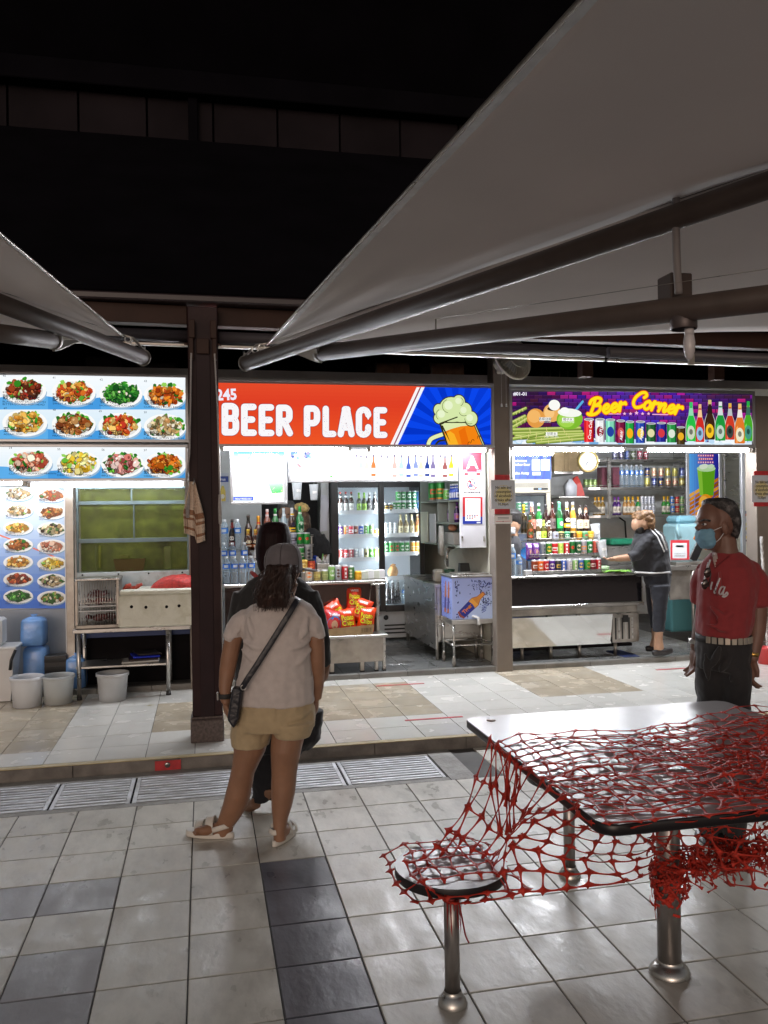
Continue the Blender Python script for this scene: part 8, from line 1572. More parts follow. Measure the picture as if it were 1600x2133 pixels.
# people: each body one continuous surface, clothes and hair as parts
def skin(n, c): return mat(n, c, .5, noise_amt=.10, noise_scale=14, bump=.05, bump_scale=60, sss=.06)
class Fig:
    """cross-sections of a standing figure at distance D from the camera, read off the photograph in pixels"""
    def __init__(s, D): s.D = D; s.k = D / CAM_F; s.q = MB()
    def pt(s, x, y, dd=0.0): return P(x, y, d=s.D + dd)
    def loft(s, rings, n=20):
        """rings: (x left, x right, y, depth offset, half depth in m)"""
        out = []
        for xl, xr, y, dd, ry in rings:
            c = s.pt((xl + xr) / 2, y, dd); rx = (xr - xl) / 2 * s.k; out.append([c + _R * (rx * cos(2 * pi * i / n)) + _F * (ry * sin(2 * pi * i / n)) for i in range(n)])
        s.q.loft(out); return s
    def tube(s, pts, n=12):
        """pts: (x, y, depth offset, radius m)"""
        s.q.tube([s.pt(a, b, c) for a, b, c, r in pts], [r for a, b, c, r in pts], n); return s
    def ell(s, x, y, dd, rx, ry, rz, rot=0.0):
        M_ = Matrix((_R, _F, _U)).transposed() @ Matrix.Rotation(rot, 3, 'Y'); s.q.ell(s.pt(x, y, dd), (rx, ry, rz), 18, 12, M_); return s
    def folds(s, cx, hw, ry, L_, r=.015):
        for x0, y0, x1, y1 in L_:
            pts = []
            for i in range(7):
                t = i / 6; x = x0 + (x1 - x0) * t; u = max(-.97, min(.97, (x - cx) / hw)); pts.append((x, y0 + (y1 - y0) * t + 3 * sin(t * pi), -ry * math.sqrt(1 - u * u) + .001, r * (.35 + sin(pi * t) * .75)))
            s.tube(pts, 8)
        return s
    def hand(s, x, y, dd, dx, dy, L=.085, side=1, curl=.5, sc=1.0):
        """palm, four curled fingers and a thumb, hanging towards (dx, dy) in pixels"""
        o = s.pt(x, y, dd); a = (_R * dx - _U * dy).normalized(); b = a.cross(_F).normalized(); f = _F
        s.q.ell(o + a * .035 * sc, (.021 * sc, .036 * sc, .047 * sc), 14, 10, Matrix((f.cross(a).normalized(), f, a)).transposed())
        for i in range(4):
            k = (i - 1.5) * .0185 * sc; l = (.062, .074, .070, .054)[i] * sc; p0 = o + a * .062 * sc + f * k; p1 = p0 + a * l * .5 + b * side * .008; p2 = p1 + a * l * .38 * (1 - curl * .5) + b * side * (.012 + .02 * curl); p3 = p2 + a * l * .22 * (1 - curl) + b * side * .02 * curl
            s.q.tube([p0 - a * .02, p0, p1, p2, p3], [.0088 * sc, .0088 * sc, .0082 * sc, .0075 * sc, .0055 * sc], 8)
        t0 = o + a * .015 * sc - f * .028 * sc; s.q.tube([t0, t0 + a * .03 * sc - f * .016 * sc + b * side * .012, t0 + a * .058 * sc - f * .014 * sc + b * side * .02], [.012 * sc, .0105 * sc, .007 * sc], 8)
        return s
    def build(s, name, m, parent, voxel=.006, sm=6, disp=0.0, dscale=.08, label=None):
        o = s.q.build(name, m, parent, label=label)
        if voxel:
            r_ = o.modifiers.new('join', 'REMESH'); r_.mode = 'VOXEL'; r_.voxel_size = voxel; r_.use_smooth_shade = True
            if sm: w = o.modifiers.new('soften', 'SMOOTH'); w.iterations = sm; w.factor = .5
            if disp:
                tx = bpy.data.textures.new(name + '_folds', 'CLOUDS'); tx.noise_scale = dscale; tx.noise_depth = 2; d_ = o.modifiers.new('folds', 'DISPLACE'); d_.texture = tx; d_.strength = disp; d_.mid_level = .5; d_.texture_coords = 'LOCAL'
        s.q = MB(); return o
def strands(name, roots, m, parent, w=.0025):
    q = MB()
    for path in roots: q.tube(path, [w * (1 - .55 * i / (len(path) - 1)) for i in range(len(path))], 5)
    return q.build(name, m, parent)
rp = random.Random(17)
def cloth(n, c, **k): return mat(n, c, .85, noise_amt=.07, noise_scale=30, bump=k.pop('bump', .15), bump_scale=k.pop('bs', 22), sheen=.15, **k)
f = Fig(4.05); A = thing('person', 'woman seen from behind in grey cap, pale tee, khaki shorts and white sandals', 'person')
M_sk = skin('tan_skin', (.26, .135, .08))
f.loft([(573, 611, 1182, .02, .07), (567, 618, 1205, .02, .085), (570, 618, 1228, .015, .075), (574, 612, 1246, .01, .058), (570, 618, 1262, 0, .06), (540, 640, 1280, 0, .08), (515, 640, 1330, 0, .10), (505, 648, 1400, 0, .12), (496, 652, 1460, 0, .13), (492, 650, 1490, 0, .13)]); f.ell(592, 1180, .02, .084, .095, .095); f.ell(612, 1218, -.005, .022, .02, .014)
f.tube([(502, 1296, 0, .042), (486, 1330, 0, .043), (477, 1375, .0, .042), (473, 1400, 0, .039), (469, 1430, -.01, .032), (469, 1450, -.02, .026), (470, 1462, -.02, .025)]); f.hand(471, 1460, -.02, 4, 20, side=1, curl=.45)
f.tube([(645, 1296, 0, .042), (658, 1330, 0, .042), (660, 1375, .01, .041), (661, 1400, .02, .038), (661, 1430, .04, .032), (659, 1455, .05, .026)]); f.hand(657, 1456, .05, -2, 20, side=-1, curl=.4)
f.loft([(484, 566, 1500, 0, .095), (486, 561, 1535, 0, .092), (487, 553, 1565, 0, .085), (484, 540, 1590, .0, .075), (480, 530, 1612, .0, .066), (475, 527, 1632, .01, .066), (469, 523, 1655, .015, .067), (463, 516, 1678, .02, .058), (455, 502, 1702, .03, .043), (449, 487, 1722, .035, .036), (447, 483, 1740, .04, .036)])
f.loft([(566, 648, 1500, -.04, .098), (566, 636, 1530, -.04, .092), (564, 628, 1560, -.05, .084), (565, 622, 1590, -.05, .072), (566, 618, 1612, -.05, .064), (565, 617, 1632, -.045, .066), (565, 614, 1655, -.045, .066), (566, 608, 1680, -.05, .055), (568, 600, 1705, -.06, .042), (570, 596, 1728, -.07, .035), (570, 596, 1750, -.07, .035)])
f.tube([(472, 1728, .05, .033), (448, 1727, .03, .031), (424, 1730, .0, .025), (406, 1733, -.02, .018)]); f.tube([(580, 1738, -.085, .031), (592, 1730, -.04, .029), (601, 1722, .03, .024), (605, 1717, .06, .018)])
for i in range(5): f.tube([(412, 1731 + 1.5 * i, .03 - .016 * i, .008), (401 + 1.2 * i, 1735 + 1.2 * i, .02 - .018 * i, .007)], 8)
f.build('body', M_sk, A, .0052, 4)
f.loft([(566, 620, 1243, 0, .062), (552, 632, 1249, 0, .075), (520, 650, 1262, 0, .092), (503, 659, 1278, 0, .105), (504, 652, 1305, -.005, .118), (508, 648, 1340, -.01, .125), (502, 650, 1380, -.01, .132), (496, 653, 1415, -.012, .14), (492, 655, 1440, -.012, .146), (491, 655, 1462, -.01, .148), (496, 650, 1464, -.01, .13)])
f.tube([(530, 1284, 0, .042), (512, 1290, 0, .050), (499, 1300, 0, .053), (491, 1312, 0, .052), (486, 1327, 0, .049), (489, 1329, 0, .040)]); f.tube([(626, 1284, 0, .042), (640, 1290, 0, .050), (651, 1300, 0, .052), (657, 1312, 0, .050), (660, 1325, 0, .047), (657, 1327, 0, .038)])
f.folds(574, 76, .134, [(506, 1335, 552, 1352), (503, 1352, 545, 1385), (648, 1332, 604, 1352), (649, 1350, 610, 1390), (498, 1412, 560, 1404), (497, 1428, 600, 1420), (652, 1410, 590, 1424), (505, 1446, 570, 1438), (654, 1436, 600, 1446), (516, 1285, 530, 1330), (640, 1288, 628, 1330)])
f.folds(493, 20, .050, [(504, 1296, 492, 1322), (492, 1302, 484, 1324)], .008).folds(655, 19, .049, [(644, 1296, 652, 1320), (656, 1302, 662, 1322)], .008)
f.build('tee_shirt', cloth('pale_pink_tee', (.50, .45, .43), bump=.3, bs=9), A, .006, 4, .02, .10)
f.loft([(497, 651, 1450, -.01, .135), (489, 656, 1478, -.01, .15), (484, 658, 1500, -.012, .15), (482, 657, 1515, -.015, .14)]); f.loft([(483, 572, 1505, -.005, .125), (481, 567, 1525, 0, .118), (482, 560, 1550, 0, .112), (488, 552, 1553, 0, .095)]); f.loft([(560, 657, 1500, -.04, .125), (565, 652, 1518, -.04, .118), (570, 646, 1530, -.045, .110), (578, 638, 1534, -.045, .09)])
f.folds(570, 88, .15, [(500, 1470, 560, 1500), (572, 1474, 570, 1512), (648, 1478, 590, 1506), (500, 1510, 545, 1500), (640, 1500, 596, 1514)], .014); f.build('shorts', cloth('khaki_cotton', (.40, .31, .185), bump=.25, bs=10), A, .006, 4, .02, .09)
cp = [(578, 606, 1132, 0, .045), (564, 618, 1137, 0, .075), (556, 625, 1146, 0, .095), (551, 629, 1160, 0, .104), (550, 630, 1176, .0, .106), (553, 631, 1190, .005, .104), (558, 629, 1193, .005, .095)]
f.loft(cp, 26); cap_ = f.build('cap', cloth('grey_cap_cotton', (.115, .105, .115), bump=.2, bs=60), A, .005, 3)
f.q.ell(f.pt(592, 1132), (.008, .008, .005), 10, 6)
for a in range(6):
    f.q.tube([f.pt(590, 1134) * 0 + f.pt((xl + xr) / 2, y, dd) + _R * ((xr - xl) / 2 * f.k * 1.01 * cos(a * pi / 3 + .5)) + _F * (ry * 1.01 * sin(a * pi / 3 + .5)) for xl, xr, y, dd, ry in cp[:6]], .0016, 5)
f.build('cap_seams', mat('dark_cap_thread', (.05, .046, .05), .8), cap_, 0)
q = MB(); vs = []
for i in range(9):
    a = -1.15 + 1.5 * i / 8
    for r_ in (1.0, 1.32, 1.62): vs.append(f.pt(592, 1186 + 6 * (r_ - 1)) + _R * (.098 * r_ * cos(a * .9 + .6)) + _F * (.10 * r_ * sin(a * .9 + .75) + .02))
q.add(vs, [(3 * i + j, 3 * i + j + 1, 3 * i + j + 4, 3 * i + j + 3) for i in range(8) for j in (0, 1)], True); o = q.build('peak', MATS['grey_cap_cotton'], cap_); o.modifiers.new('thick', 'SOLIDIFY').thickness = .005
M_hair = mat('dark_brown_hair', (.030, .014, .010), .42, noise_amt=.5, noise_scale=40, spec=.45)
f.loft([(560, 606, 1178, -.10, .035), (548, 606, 1200, -.12, .05), (540, 606, 1225, -.12, .055), (535, 602, 1248, -.125, .05), (538, 596, 1264, -.125, .03)]); hb = f.build('hair', M_hair, A, .007, 3, .03, .03)
rs = []
for i in range(420):
    x0 = rp.uniform(556, 606); x1 = rp.gauss(568, 17); y1 = rp.uniform(1232, 1276); ph = rp.uniform(0, 6.3); am = rp.uniform(1.5, 4.2); d0 = rp.uniform(-.175, -.08); n = 13
    if i % 5 == 0: x0 = rp.uniform(596, 622); d0 = rp.uniform(-.09, -.02); x1 = x0 - rp.uniform(4, 22); y1 = rp.uniform(1205, 1245)
    rs.append([f.pt(x0 + (x1 - x0) * (j / (n - 1)) + am * sin(ph + j * 1.05) * min(1, j / 3) - 7 * sin(pi * j / (n - 1)) * (x1 < 568), 1177 + (y1 - 1177) * j / (n - 1), d0 + .006 * cos(ph + j) - .02 * sin(pi * j / (n - 1))) for j in range(n)])
strands('curls', rs, M_hair, hb, .0021)
M_sandal = mat('white_sandal_foam', (.60, .57, .52), .5, noise_amt=.05)
def sandal(heel, toe, w, lab):
    h, t_ = Vector(heel), Vector(toe); a = (t_ - h); L_ = a.length; a.normalize(); b = Vector((-a.y, a.x, 0)); out = []
    for k in range(26):
        an = 2 * pi * k / 26; x = L_ / 2 + L_ / 2 * cos(an); y = w * sin(an) * (.82 + .18 * cos(an)); out.append(h + a * x + b * y)
    q = MB().loft([[v + Vector((0, 0, .002)) for v in out], [v + Vector((0, 0, .006)) for v in out], [v + Vector((0, 0, .026)) for v in out], [v + (h + a * L_ / 2 - v) * .05 + Vector((0, 0, .030)) for v in out]]); s_ = q.build('sandal', M_sandal, A)
    for u, hh, tk in ((.70, .052, .020), (.48, .075, .022)):
        q = MB().tube([h + a * (L_ * u + .02 * (k / 8 - .5)) + b * (w * .98 * cos(pi * k / 8)) + Vector((0, 0, .024 + hh * sin(pi * k / 8))) for k in range(9)], .0042, 8, True, True, tk / .0042, up=a); q.build('strap', M_sandal, s_)
    q = MB().tube([h + a * (L_ * .46) + b * w * .95 + Vector((0, 0, .04)), h + a * L_ * .15 + b * w * .8 + Vector((0, 0, .065)), h + a * .0 + Vector((0, 0, .07)), h + a * L_ * .15 - b * w * .8 + Vector((0, 0, .065)), h + a * (L_ * .46) - b * w * .95 + Vector((0, 0, .04))], .004, 8, True, True, 3.2); q.build('heel_strap', M_sandal, s_)
    q = MB().lathe([(0, 0), (.014, .0), (.014, .006), (0, .007)], n=14, M=Matrix.Translation(h + a * L_ * .46 + (b if lab else -b) * w * 1.0 + Vector((0, 0, .062))) @ Matrix.Rotation(radians(90), 4, 'X')); q.build('buckle', M_sandal, s_)
a, b = P(483, 1746, Z=0), P(393, 1738, Z=0); sandal(a + Vector((.012, 0, 0)), b - Vector((.012, 0, 0)), .05, False); a, b = P(570, 1766, Z=0), P(611, 1728, Z=0); sandal(a, b, .048, True)
bag = thing('shoulder_bag', 'black crossbody bag hanging at the hip of the woman in shorts', 'bag'); M_bagk = mat('black_quilted_nylon', (.012, .013, .02), .4, noise_amt=.3, noise_scale=60, bump=.5, bump_scale=50)
q = MB(); qq = [f.pt(x, y, -.155) for x, y in ((483, 1432), (505, 1437), (497, 1500), (486, 1520), (472, 1500))]; q.add([v for v in qq] + [v + _F * .06 for v in qq], [(0, 1, 2, 3, 4)[::-1], (5, 6, 7, 8, 9)] + [(i, (i + 1) % 5, (i + 1) % 5 + 5, i + 5) for i in range(5)]); o = q.build('pouch', M_bagk, bag); bv = o.modifiers.new('round', 'BEVEL'); bv.width = .012; bv.segments = 2
q = MB().tube(smooth_path([tuple(f.pt(*v)) for v in ((502, 1438, -.15), (512, 1420, -.172), (535, 1385, -.168), (565, 1338, -.155), (595, 1290, -.142), (612, 1262, -.118), (620, 1249, -.078), (622, 1246, -.02), (616, 1252, .06))]), .0135, 8, True, True, .18, up=_F); q.build('strap', M_bagk, bag)
q = MB().tube([f.pt(507, 1432, -.165) + Vector((.012 * cos(k), 0, .012 * sin(k))) for k in [2 * pi * j / 10 for j in range(11)]], .003, 6); q.build('ring', M_steel, bag)
q = MB(); c = f.pt(469, 1449, -.02); q.lathe([(.032, -.012), (.034, -.008), (.034, .008), (.032, .012)], c, 18, cap0=False, cap1=False); o = q.build('watch_strap', M_rubber, A); q = MB().box(c.x - .04, c.x - .03, c.y - .016, c.y + .016, c.z - .018, c.z + .018, .003); q.build('watch_face', M_steel, o)
f = Fig(4.45); B2 = thing('person', 'customer with dark maroon bob and black top, half hidden behind the woman in the cap', 'person'); M_sk2 = skin('brown_skin', (.22, .12, .075))
f.ell(570, 1142, 0, .072, .08, .095); f.loft([(548, 592, 1160, 0, .06), (548, 592, 1200, 0, .06), (520, 640, 1225, 0, .08), (500, 660, 1300, 0, .1), (510, 650, 1450, 0, .1)]); f.tube([(673, 1376, .02, .034), (680, 1392, .02, .027)]); f.hand(681, 1390, .02, -5, 20, side=-1)
f.loft([(530, 585, 1640, -.02, .05), (530, 560, 1668, -.02, .035)]); f.loft([(560, 590, 1640, .02, .05), (566, 588, 1668, .02, .035)]); f.tube([(535, 1672, -.05, .032), (520, 1680, .0, .03), (508, 1684, .03, .022)]); f.tube([(576, 1672, 0, .03), (578, 1678, .06, .026)])
f.tube([(545, 1440, 0, .06), (545, 1550, -.01, .05), (544, 1650, -.02, .045)]).tube([(600, 1440, 0, .06), (582, 1550, .01, .05), (576, 1650, .02, .045)]); f.build('body', M_sk2, B2, .007, 4)
f.loft([(544, 600, 1194, 0, .07), (520, 630, 1206, 0, .10), (494, 656, 1232, 0, .12), (484, 668, 1270, 0, .135), (486, 668, 1340, 0, .14), (490, 664, 1440, 0, .14), (492, 660, 1500, 0, .14)]); f.tube([(640, 1236, 0, .06), (657, 1290, 0, .062), (667, 1340, .0, .058), (673, 1384, .02, .045), (672, 1386, .02, .036)]); f.tube([(508, 1236, 0, .06), (496, 1290, 0, .06), (493, 1350, 0, .056)])
f.build('black_top', cloth('black_jersey', (.012, .012, .013)), B2, .008, 5, .02, .07)
f.loft([(484, 676, 1480, 0, .14), (490, 668, 1540, 0, .14), (500, 650, 1560, 0, .12)]); f.loft([(506, 580, 1550, -.01, .09), (520, 576, 1610, -.01, .075), (528, 566, 1655, -.01, .06), (522, 560, 1668, -.01, .06)]); f.loft([(560, 640, 1550, 0, .09), (560, 606, 1610, .01, .075), (561, 594, 1655, .02, .06), (562, 592, 1664, .02, .055)])
f.build('trousers', cloth('black_leggings', (.008, .008, .012)), B2, .008, 4, .015, .05)
f.loft([(556, 586, 1087, 0, .04), (543, 600, 1094, 0, .08), (536, 606, 1110, 0, .105), (532, 609, 1135, 0, .115), (533, 608, 1160, 0, .11), (538, 602, 1182, -.01, .09), (545, 596, 1196, -.02, .06)]); f.build('hair', mat('maroon_black_hair', (.010, .0032, .004), .6, spec=.15, noise_amt=.5, noise_scale=30, stretch=(4, 4, .4), bump=.4, bump_scale=30), B2, .006, 4)
f.tube([(538, 1206, -.05, .012), (529, 1196, -.03, .012), (524, 1192, 0, .01)], 8); f.build('red_collar', mat('red_collar_cloth', (.30, .04, .04), .8), B2, 0)
f = Fig(3.95); C3 = thing('person', 'grey haired man in a red printed tee and blue face mask standing behind the table', 'person'); M_sk3 = skin('deep_brown_skin', (.17, .085, .06))
f.ell(1497, 1079, 0, .088, .086, .098); f.ell(1477, 1085, -.025, .055, .07, .085); f.loft([(1456, 1500, 1096, -.02, .058), (1458, 1500, 1118, -.02, .056), (1464, 1500, 1136, -.01, .045), (1474, 1500, 1146, 0, .03)]); f.tube([(1459, 1094, -.045, .013), (1452, 1103, -.05, .016)], 10)
f.ell(1459, 1084, -.055, .016, .03, .008); f.ell(1510, 1100, -.084, .016, .012, .032, -.15); f.loft([(1484, 1531, 1118, .01, .06), (1486, 1534, 1140, .01, .062), (1482, 1540, 1160, .01, .068), (1468, 1560, 1178, .01, .09), (1468, 1560, 1300, .01, .09), (1465, 1555, 1350, .01, .1)])
f.tube([(1576, 1240, -.02, .048), (1578, 1270, -.03, .044), (1577, 1310, -.045, .041), (1573, 1340, -.06, .034), (1569, 1366, -.07, .027), (1567, 1374, -.07, .027)]); f.hand(1567, 1370, -.07, -4, 20, side=1, curl=.9, sc=1.12)
f.tube([(1472, 1250, .12, .045), (1462, 1300, .13, .038), (1452, 1340, .12, .03), (1449, 1352, .12, .027)]); f.hand(1449, 1350, .12, -2, 20, side=-1, curl=.5, sc=1.1)
f.build('body', M_sk3, C3, .0055, 3)
f.loft([(1480, 1542, 1150, .01, .068), (1470, 1556, 1162, .0, .088), (1460, 1572, 1180, 0, .112), (1457, 1580, 1205, 0, .13), (1455, 1574, 1240, -.005, .14), (1454, 1566, 1290, -.005, .145), (1453, 1560, 1318, -.005, .145), (1456, 1556, 1327, 0, .135)])
f.tube([(1540, 1178, 0, .052), (1560, 1190, 0, .060), (1571, 1208, -.01, .064), (1576, 1236, -.02, .064), (1577, 1263, -.03, .062), (1577, 1266, -.03, .046)]); f.tube([(1478, 1185, .06, .06), (1468, 1220, .10, .065), (1464, 1255, .12, .058)])
f.folds(1508, 54, .142, [(1560, 1200, 1530, 1260), (1552, 1230, 1520, 1250), (1548, 1262, 1490, 1292), (1552, 1284, 1480, 1306), (1478, 1262, 1530, 1300), (1470, 1300, 1540, 1312), (1500, 1190, 1496, 1240)]).folds(1578, 16, .064, [(1572, 1212, 1580, 1256), (1584, 1216, 1586, 1254)], .007); tee = f.build('tee_shirt', cloth('dull_red_tee', (.235, .022, .026), bump=.28, bs=9), C3, .006, 4, .02, .1)
f.loft([(1454, 1560, 1322, 0, .135), (1452, 1562, 1350, 0, .14), (1453, 1562, 1390, 0, .138)]); f.loft([(1453, 1514, 1385, .03, .1), (1453, 1506, 1470, .03, .09), (1456, 1502, 1600, .03, .08), (1458, 1500, 1735, .03, .07)]); f.loft([(1494, 1562, 1385, -.04, .105), (1496, 1560, 1470, -.04, .095), (1500, 1552, 1600, -.04, .08), (1502, 1548, 1735, -.04, .07)])
f.folds(1507, 54, .135, [(1500, 1345, 1480, 1390), (1530, 1345, 1500, 1400), (1552, 1360, 1520, 1420), (1470, 1360, 1476, 1420)]); f.build('trousers', cloth('charcoal_trousers', (.014, .013, .015)), C3, .007, 4, .025, .09)
f.loft([(1455, 1500, 1738, .03, .10), (1450, 1502, 1752, .03, .11), (1450, 1502, 1757, .03, .11)]); f.build('shoe', M_black, C3, 0); f.loft([(1500, 1550, 1738, -.05, .10), (1494, 1552, 1752, -.05, .11), (1494, 1552, 1757, -.05, .11)]); f.build('shoe', M_black, C3, 0)
f.loft([(1453, 1561, 1319, 0, .142), (1452, 1562, 1334, 0, .144)], 32); bl = f.build('belt', M_rubber, C3, 0)
q = MB()
for i in range(9):
    a = radians(214 + 13 * i) ; c = f.pt(1507, 1327) + _R * (.124 * cos(a)) + _F * (.1445 * sin(a)); M_ = Matrix.Translation(c) @ Matrix.Rotation(a + pi / 2 - CAM_YAW, 4, 'Z'); q.box(-.011, .011, -.003, .003, -.015, .015, .001, M=M_)
q.build('belt_studs', mat('pale_belt_plate', (.45, .42, .36), .3, metal=.5), bl)
M_gh = mat('grey_black_hair', (.022, .020, .021), .6, noise_amt=.6, noise_scale=60, bump=.5, bump_scale=90, dirt=(.26, .25, .25), dirt_amt=.65, dirt_scale=30)
f.loft([(1476, 1512, 1037, 0, .045), (1464, 1526, 1043, 0, .078), (1464, 1534, 1054, .004, .092), (1480, 1538, 1070, .008, .096), (1494, 1540, 1088, .012, .094), (1507, 1537, 1108, .02, .078), (1514, 1533, 1122, .02, .055)]); f.build('hair', M_gh, C3, .0055, 3)
f.loft([(1455, 1484, 1102, -.045, .05), (1450, 1487, 1112, -.045, .063), (1451, 1488, 1124, -.04, .064), (1456, 1488, 1134, -.035, .056), (1463, 1484, 1142, -.03, .042)]); mk = f.build('face_mask', mat('blue_mask', (.17, .36, .50), .7, noise_amt=.12, noise_scale=14, bump=.6, bump_scale=26), C3, .005, 3, .012, .025)
q = MB().tube([f.pt(1484, 1106, -.085), f.pt(1496, 1101, -.088), f.pt(1507, 1096, -.085), f.pt(1512, 1104, -.083), f.pt(1500, 1122, -.078), f.pt(1484, 1136, -.072)], .0017, 5); q.build('ear_loop', M_white, mk)
q = MB().tube([f.pt(1460, 1085, -.075), f.pt(1469, 1082, -.098), f.pt(1480, 1085, -.098)], .0045, 6); q.build('eyebrow', M_gh, C3); q = MB().ell(f.pt(1467, 1092, -.088), (.012, .006, .0055), 12, 8); ey = q.build('eye', M_white, C3); q = MB().ell(f.pt(1465, 1092, -.094), (.0055, .003, .0055), 10, 6); q.build('iris', M_black, ey)
bpy.context.view_layer.update(); _dg = bpy.context.evaluated_depsgraph_get(); _te = tee.evaluated_get(_dg)
def on_cloth(x, y, off):
    o = Vector((0, 0, CAM_H)); d = (P(x, y, d=1) - o).normalized(); ok, loc, nn, ix = _te.ray_cast(o, d); return loc - d * off if ok else None
def on_shirt(name, strokes_, w, m, off=.004):
    q = MB()
    for st_ in strokes_:
        st_ = smooth_path(st_, 5); pr_ = None
        for i, (x, y) in enumerate(st_):
            x2, y2 = st_[min(i + 1, len(st_) - 1)]; x1, y1 = st_[max(i - 1, 0)]; dx, dy = x2 - x1, y2 - y1; l = max(1e-6, hypot(dx, dy)); a = on_cloth(x - dy / l * w / 2, y + dx / l * w / 2, off); b = on_cloth(x + dy / l * w / 2, y - dx / l * w / 2, off)
            if pr_ and a and b: q.add([pr_[0], pr_[1], b, a], [(0, 1, 2, 3)], True)
            pr_ = (a, b) if a and b else None
    o = q.build(name, m, C3); o.modifiers.new('thick', 'SOLIDIFY').thickness = .0012; return o
M_wp = mat('white_shirt_print', (.55, .54, .56), .7)
on_shirt('lettering', [[(1480, 1166), (1475, 1182), (1470, 1200), (1467, 1222)], [(1476, 1172), (1471, 1190), (1468, 1206)], [(1484, 1212), (1481, 1224), (1482, 1228)], [(1500, 1204), (1493, 1222), (1488, 1233), (1491, 1236)], [(1508, 1222), (1502, 1224), (1498, 1234), (1502, 1238), (1508, 1228), (1510, 1222), (1506, 1236), (1509, 1241)], [(1509, 1240), (1514, 1234), (1516, 1238), (1510, 1243), (1504, 1242)]], 3.4, M_wp)
on_shirt('undershirt_neck', [[(1489, 1150), (1489, 1158)], [(1484, 1156), (1494, 1156)], [(1485, 1162), (1495, 1161)], [(1486, 1168), (1493, 1167)], [(1487, 1174), (1491, 1173)], [(1488, 1179), (1490, 1178)]], 6.5, mat('pale_undershirt', (.45, .36, .33), .8), .003)
on_shirt('neck_rib', [[(1482, 1152), (1484, 1166), (1489, 1184)], [(1489, 1184), (1503, 1172), (1520, 1158)]], 2.6, mat('dark_red_rib', (.17, .014, .018), .8), .005)
gl = thing('sunglasses', 'folded brown sunglasses hooked in the neck of the red tee', 'sunglasses'); q = MB()
for cx, cy in ((1474, 1193), (1469, 1217)): q.ell(f.pt(cx, cy, -.165), (.016, .006, .024), 14, 8, Matrix((_R, _F, _U)).transposed() @ Matrix.Rotation(.2, 3, 'Y'))
q.build('lenses', mat('brown_lens', (.03, .014, .012), .12, spec=.7), gl); q = MB().tube([f.pt(1478, 1180, -.15), f.pt(1481, 1196, -.165), f.pt(1476, 1222, -.165)], .003, 6); q.build('temple', M_black, gl)
f.tube([(1568, 1358, -.07, .03), (1567, 1366, -.07, .0295)], 16); f.build('bracelet', mat('gold_metal', (.6, .36, .10), .25, metal=.9), C3, 0); f.tube([(1450, 1332, .12, .034), (1449, 1341, .12, .033)], 14); f.build('watch', M_steel, C3, 0)
f = Fig(8.28); E_ = thing('person', 'stall woman with short brown hair, black mask and dark jacket reaching over the counter', 'person'); M_sk4 = skin('light_tan_skin', (.42, .25, .16))
f.ell(1339, 1085, 0, .085, .09, .105); f.ell(1330, 1092, -.01, .07, .07, .08); f.tube([(1321, 1093, -.01, .014), (1317, 1099, -.01, .014)]); f.ell(1345, 1091, -.085, .012, .01, .024); f.loft([(1335, 1358, 1100, .01, .05), (1335, 1362, 1118, .01, .06), (1330, 1385, 1160, .01, .09), (1345, 1395, 1210, .01, .1)])
f.tube([(1334, 1158, -.04, .045), (1312, 1161, -.06, .040), (1292, 1163, -.08, .034), (1280, 1164, -.09, .028)]); f.hand(1283, 1164, -.09, -20, 2, side=-1, curl=.3)
f.loft([(1361, 1383, 1300, -.10, .055), (1363, 1380, 1330, -.10, .042), (1362, 1384, 1356, -.10, .042)]); f.loft([(1357, 1376, 1300, .10, .05), (1358, 1374, 1330, .10, .042), (1352, 1372, 1347, .10, .042)]); f.tube([(1368, 1200, 0, .06), (1372, 1310, -.10, .045)]).tube([(1366, 1200, 0, .06), (1367, 1310, .10, .04)]); f.build('body', M_sk4, E_, .009, 3)
f.loft([(1330, 1368, 1102, .01, .065), (1322, 1382, 1112, .01, .10), (1316, 1390, 1130, .01, .125), (1314, 1394, 1160, .01, .13), (1318, 1397, 1185, .01, .135), (1324, 1398, 1199, .01, .13)]); f.tube([(1352, 1118, -.05, .06), (1338, 1138, -.08, .066), (1326, 1156, -.09, .06), (1312, 1162, -.09, .052)]); jk = f.build('jacket', cloth('black_jacket', (.018, .019, .024)), E_, .009, 4, .03, .09)
f.tube([(1354, 1101, -.06, .006), (1370, 1118, -.11, .007), (1380, 1140, -.12, .007), (1384, 1150, -.12, .006)], 6); f.tube([(1362, 1101, -.05, .007), (1378, 1116, -.09, .008), (1389, 1145, -.10, .008)], 6); f.tube([(1322, 1192, -.125, .009), (1360, 1194, -.13, .009), (1396, 1192, -.10, .009)], 6); f.build('white_piping', M_white, jk, 0)
f.loft([(1338, 1397, 1192, .01, .125), (1346, 1396, 1222, .01, .12)]); f.loft([(1352, 1396, 1218, -.07, .085), (1360, 1390, 1255, -.09, .075), (1361, 1386, 1290, -.10, .065), (1360, 1384, 1315, -.10, .062)]); f.loft([(1345, 1384, 1218, .08, .085), (1347, 1376, 1255, .10, .075), (1353, 1376, 1290, .10, .065), (1356, 1376, 1308, .10, .06)]); f.build('trousers', cloth('navy_trousers', (.012, .014, .022)), E_, .009, 4, .02, .07)
f.tube([(1400, 1355, -.10, .03), (1382, 1358, -.11, .038), (1366, 1360, -.12, .034), (1359, 1361, -.12, .026)]); f.build('shoe', mat('black_flats', (.015, .012, .012), .4), E_, .009, 2); f.tube([(1376, 1349, .10, .028), (1354, 1351, .10, .034), (1345, 1351, .10, .026)]); f.build('shoe', MATS['black_flats'], E_, .009, 2)
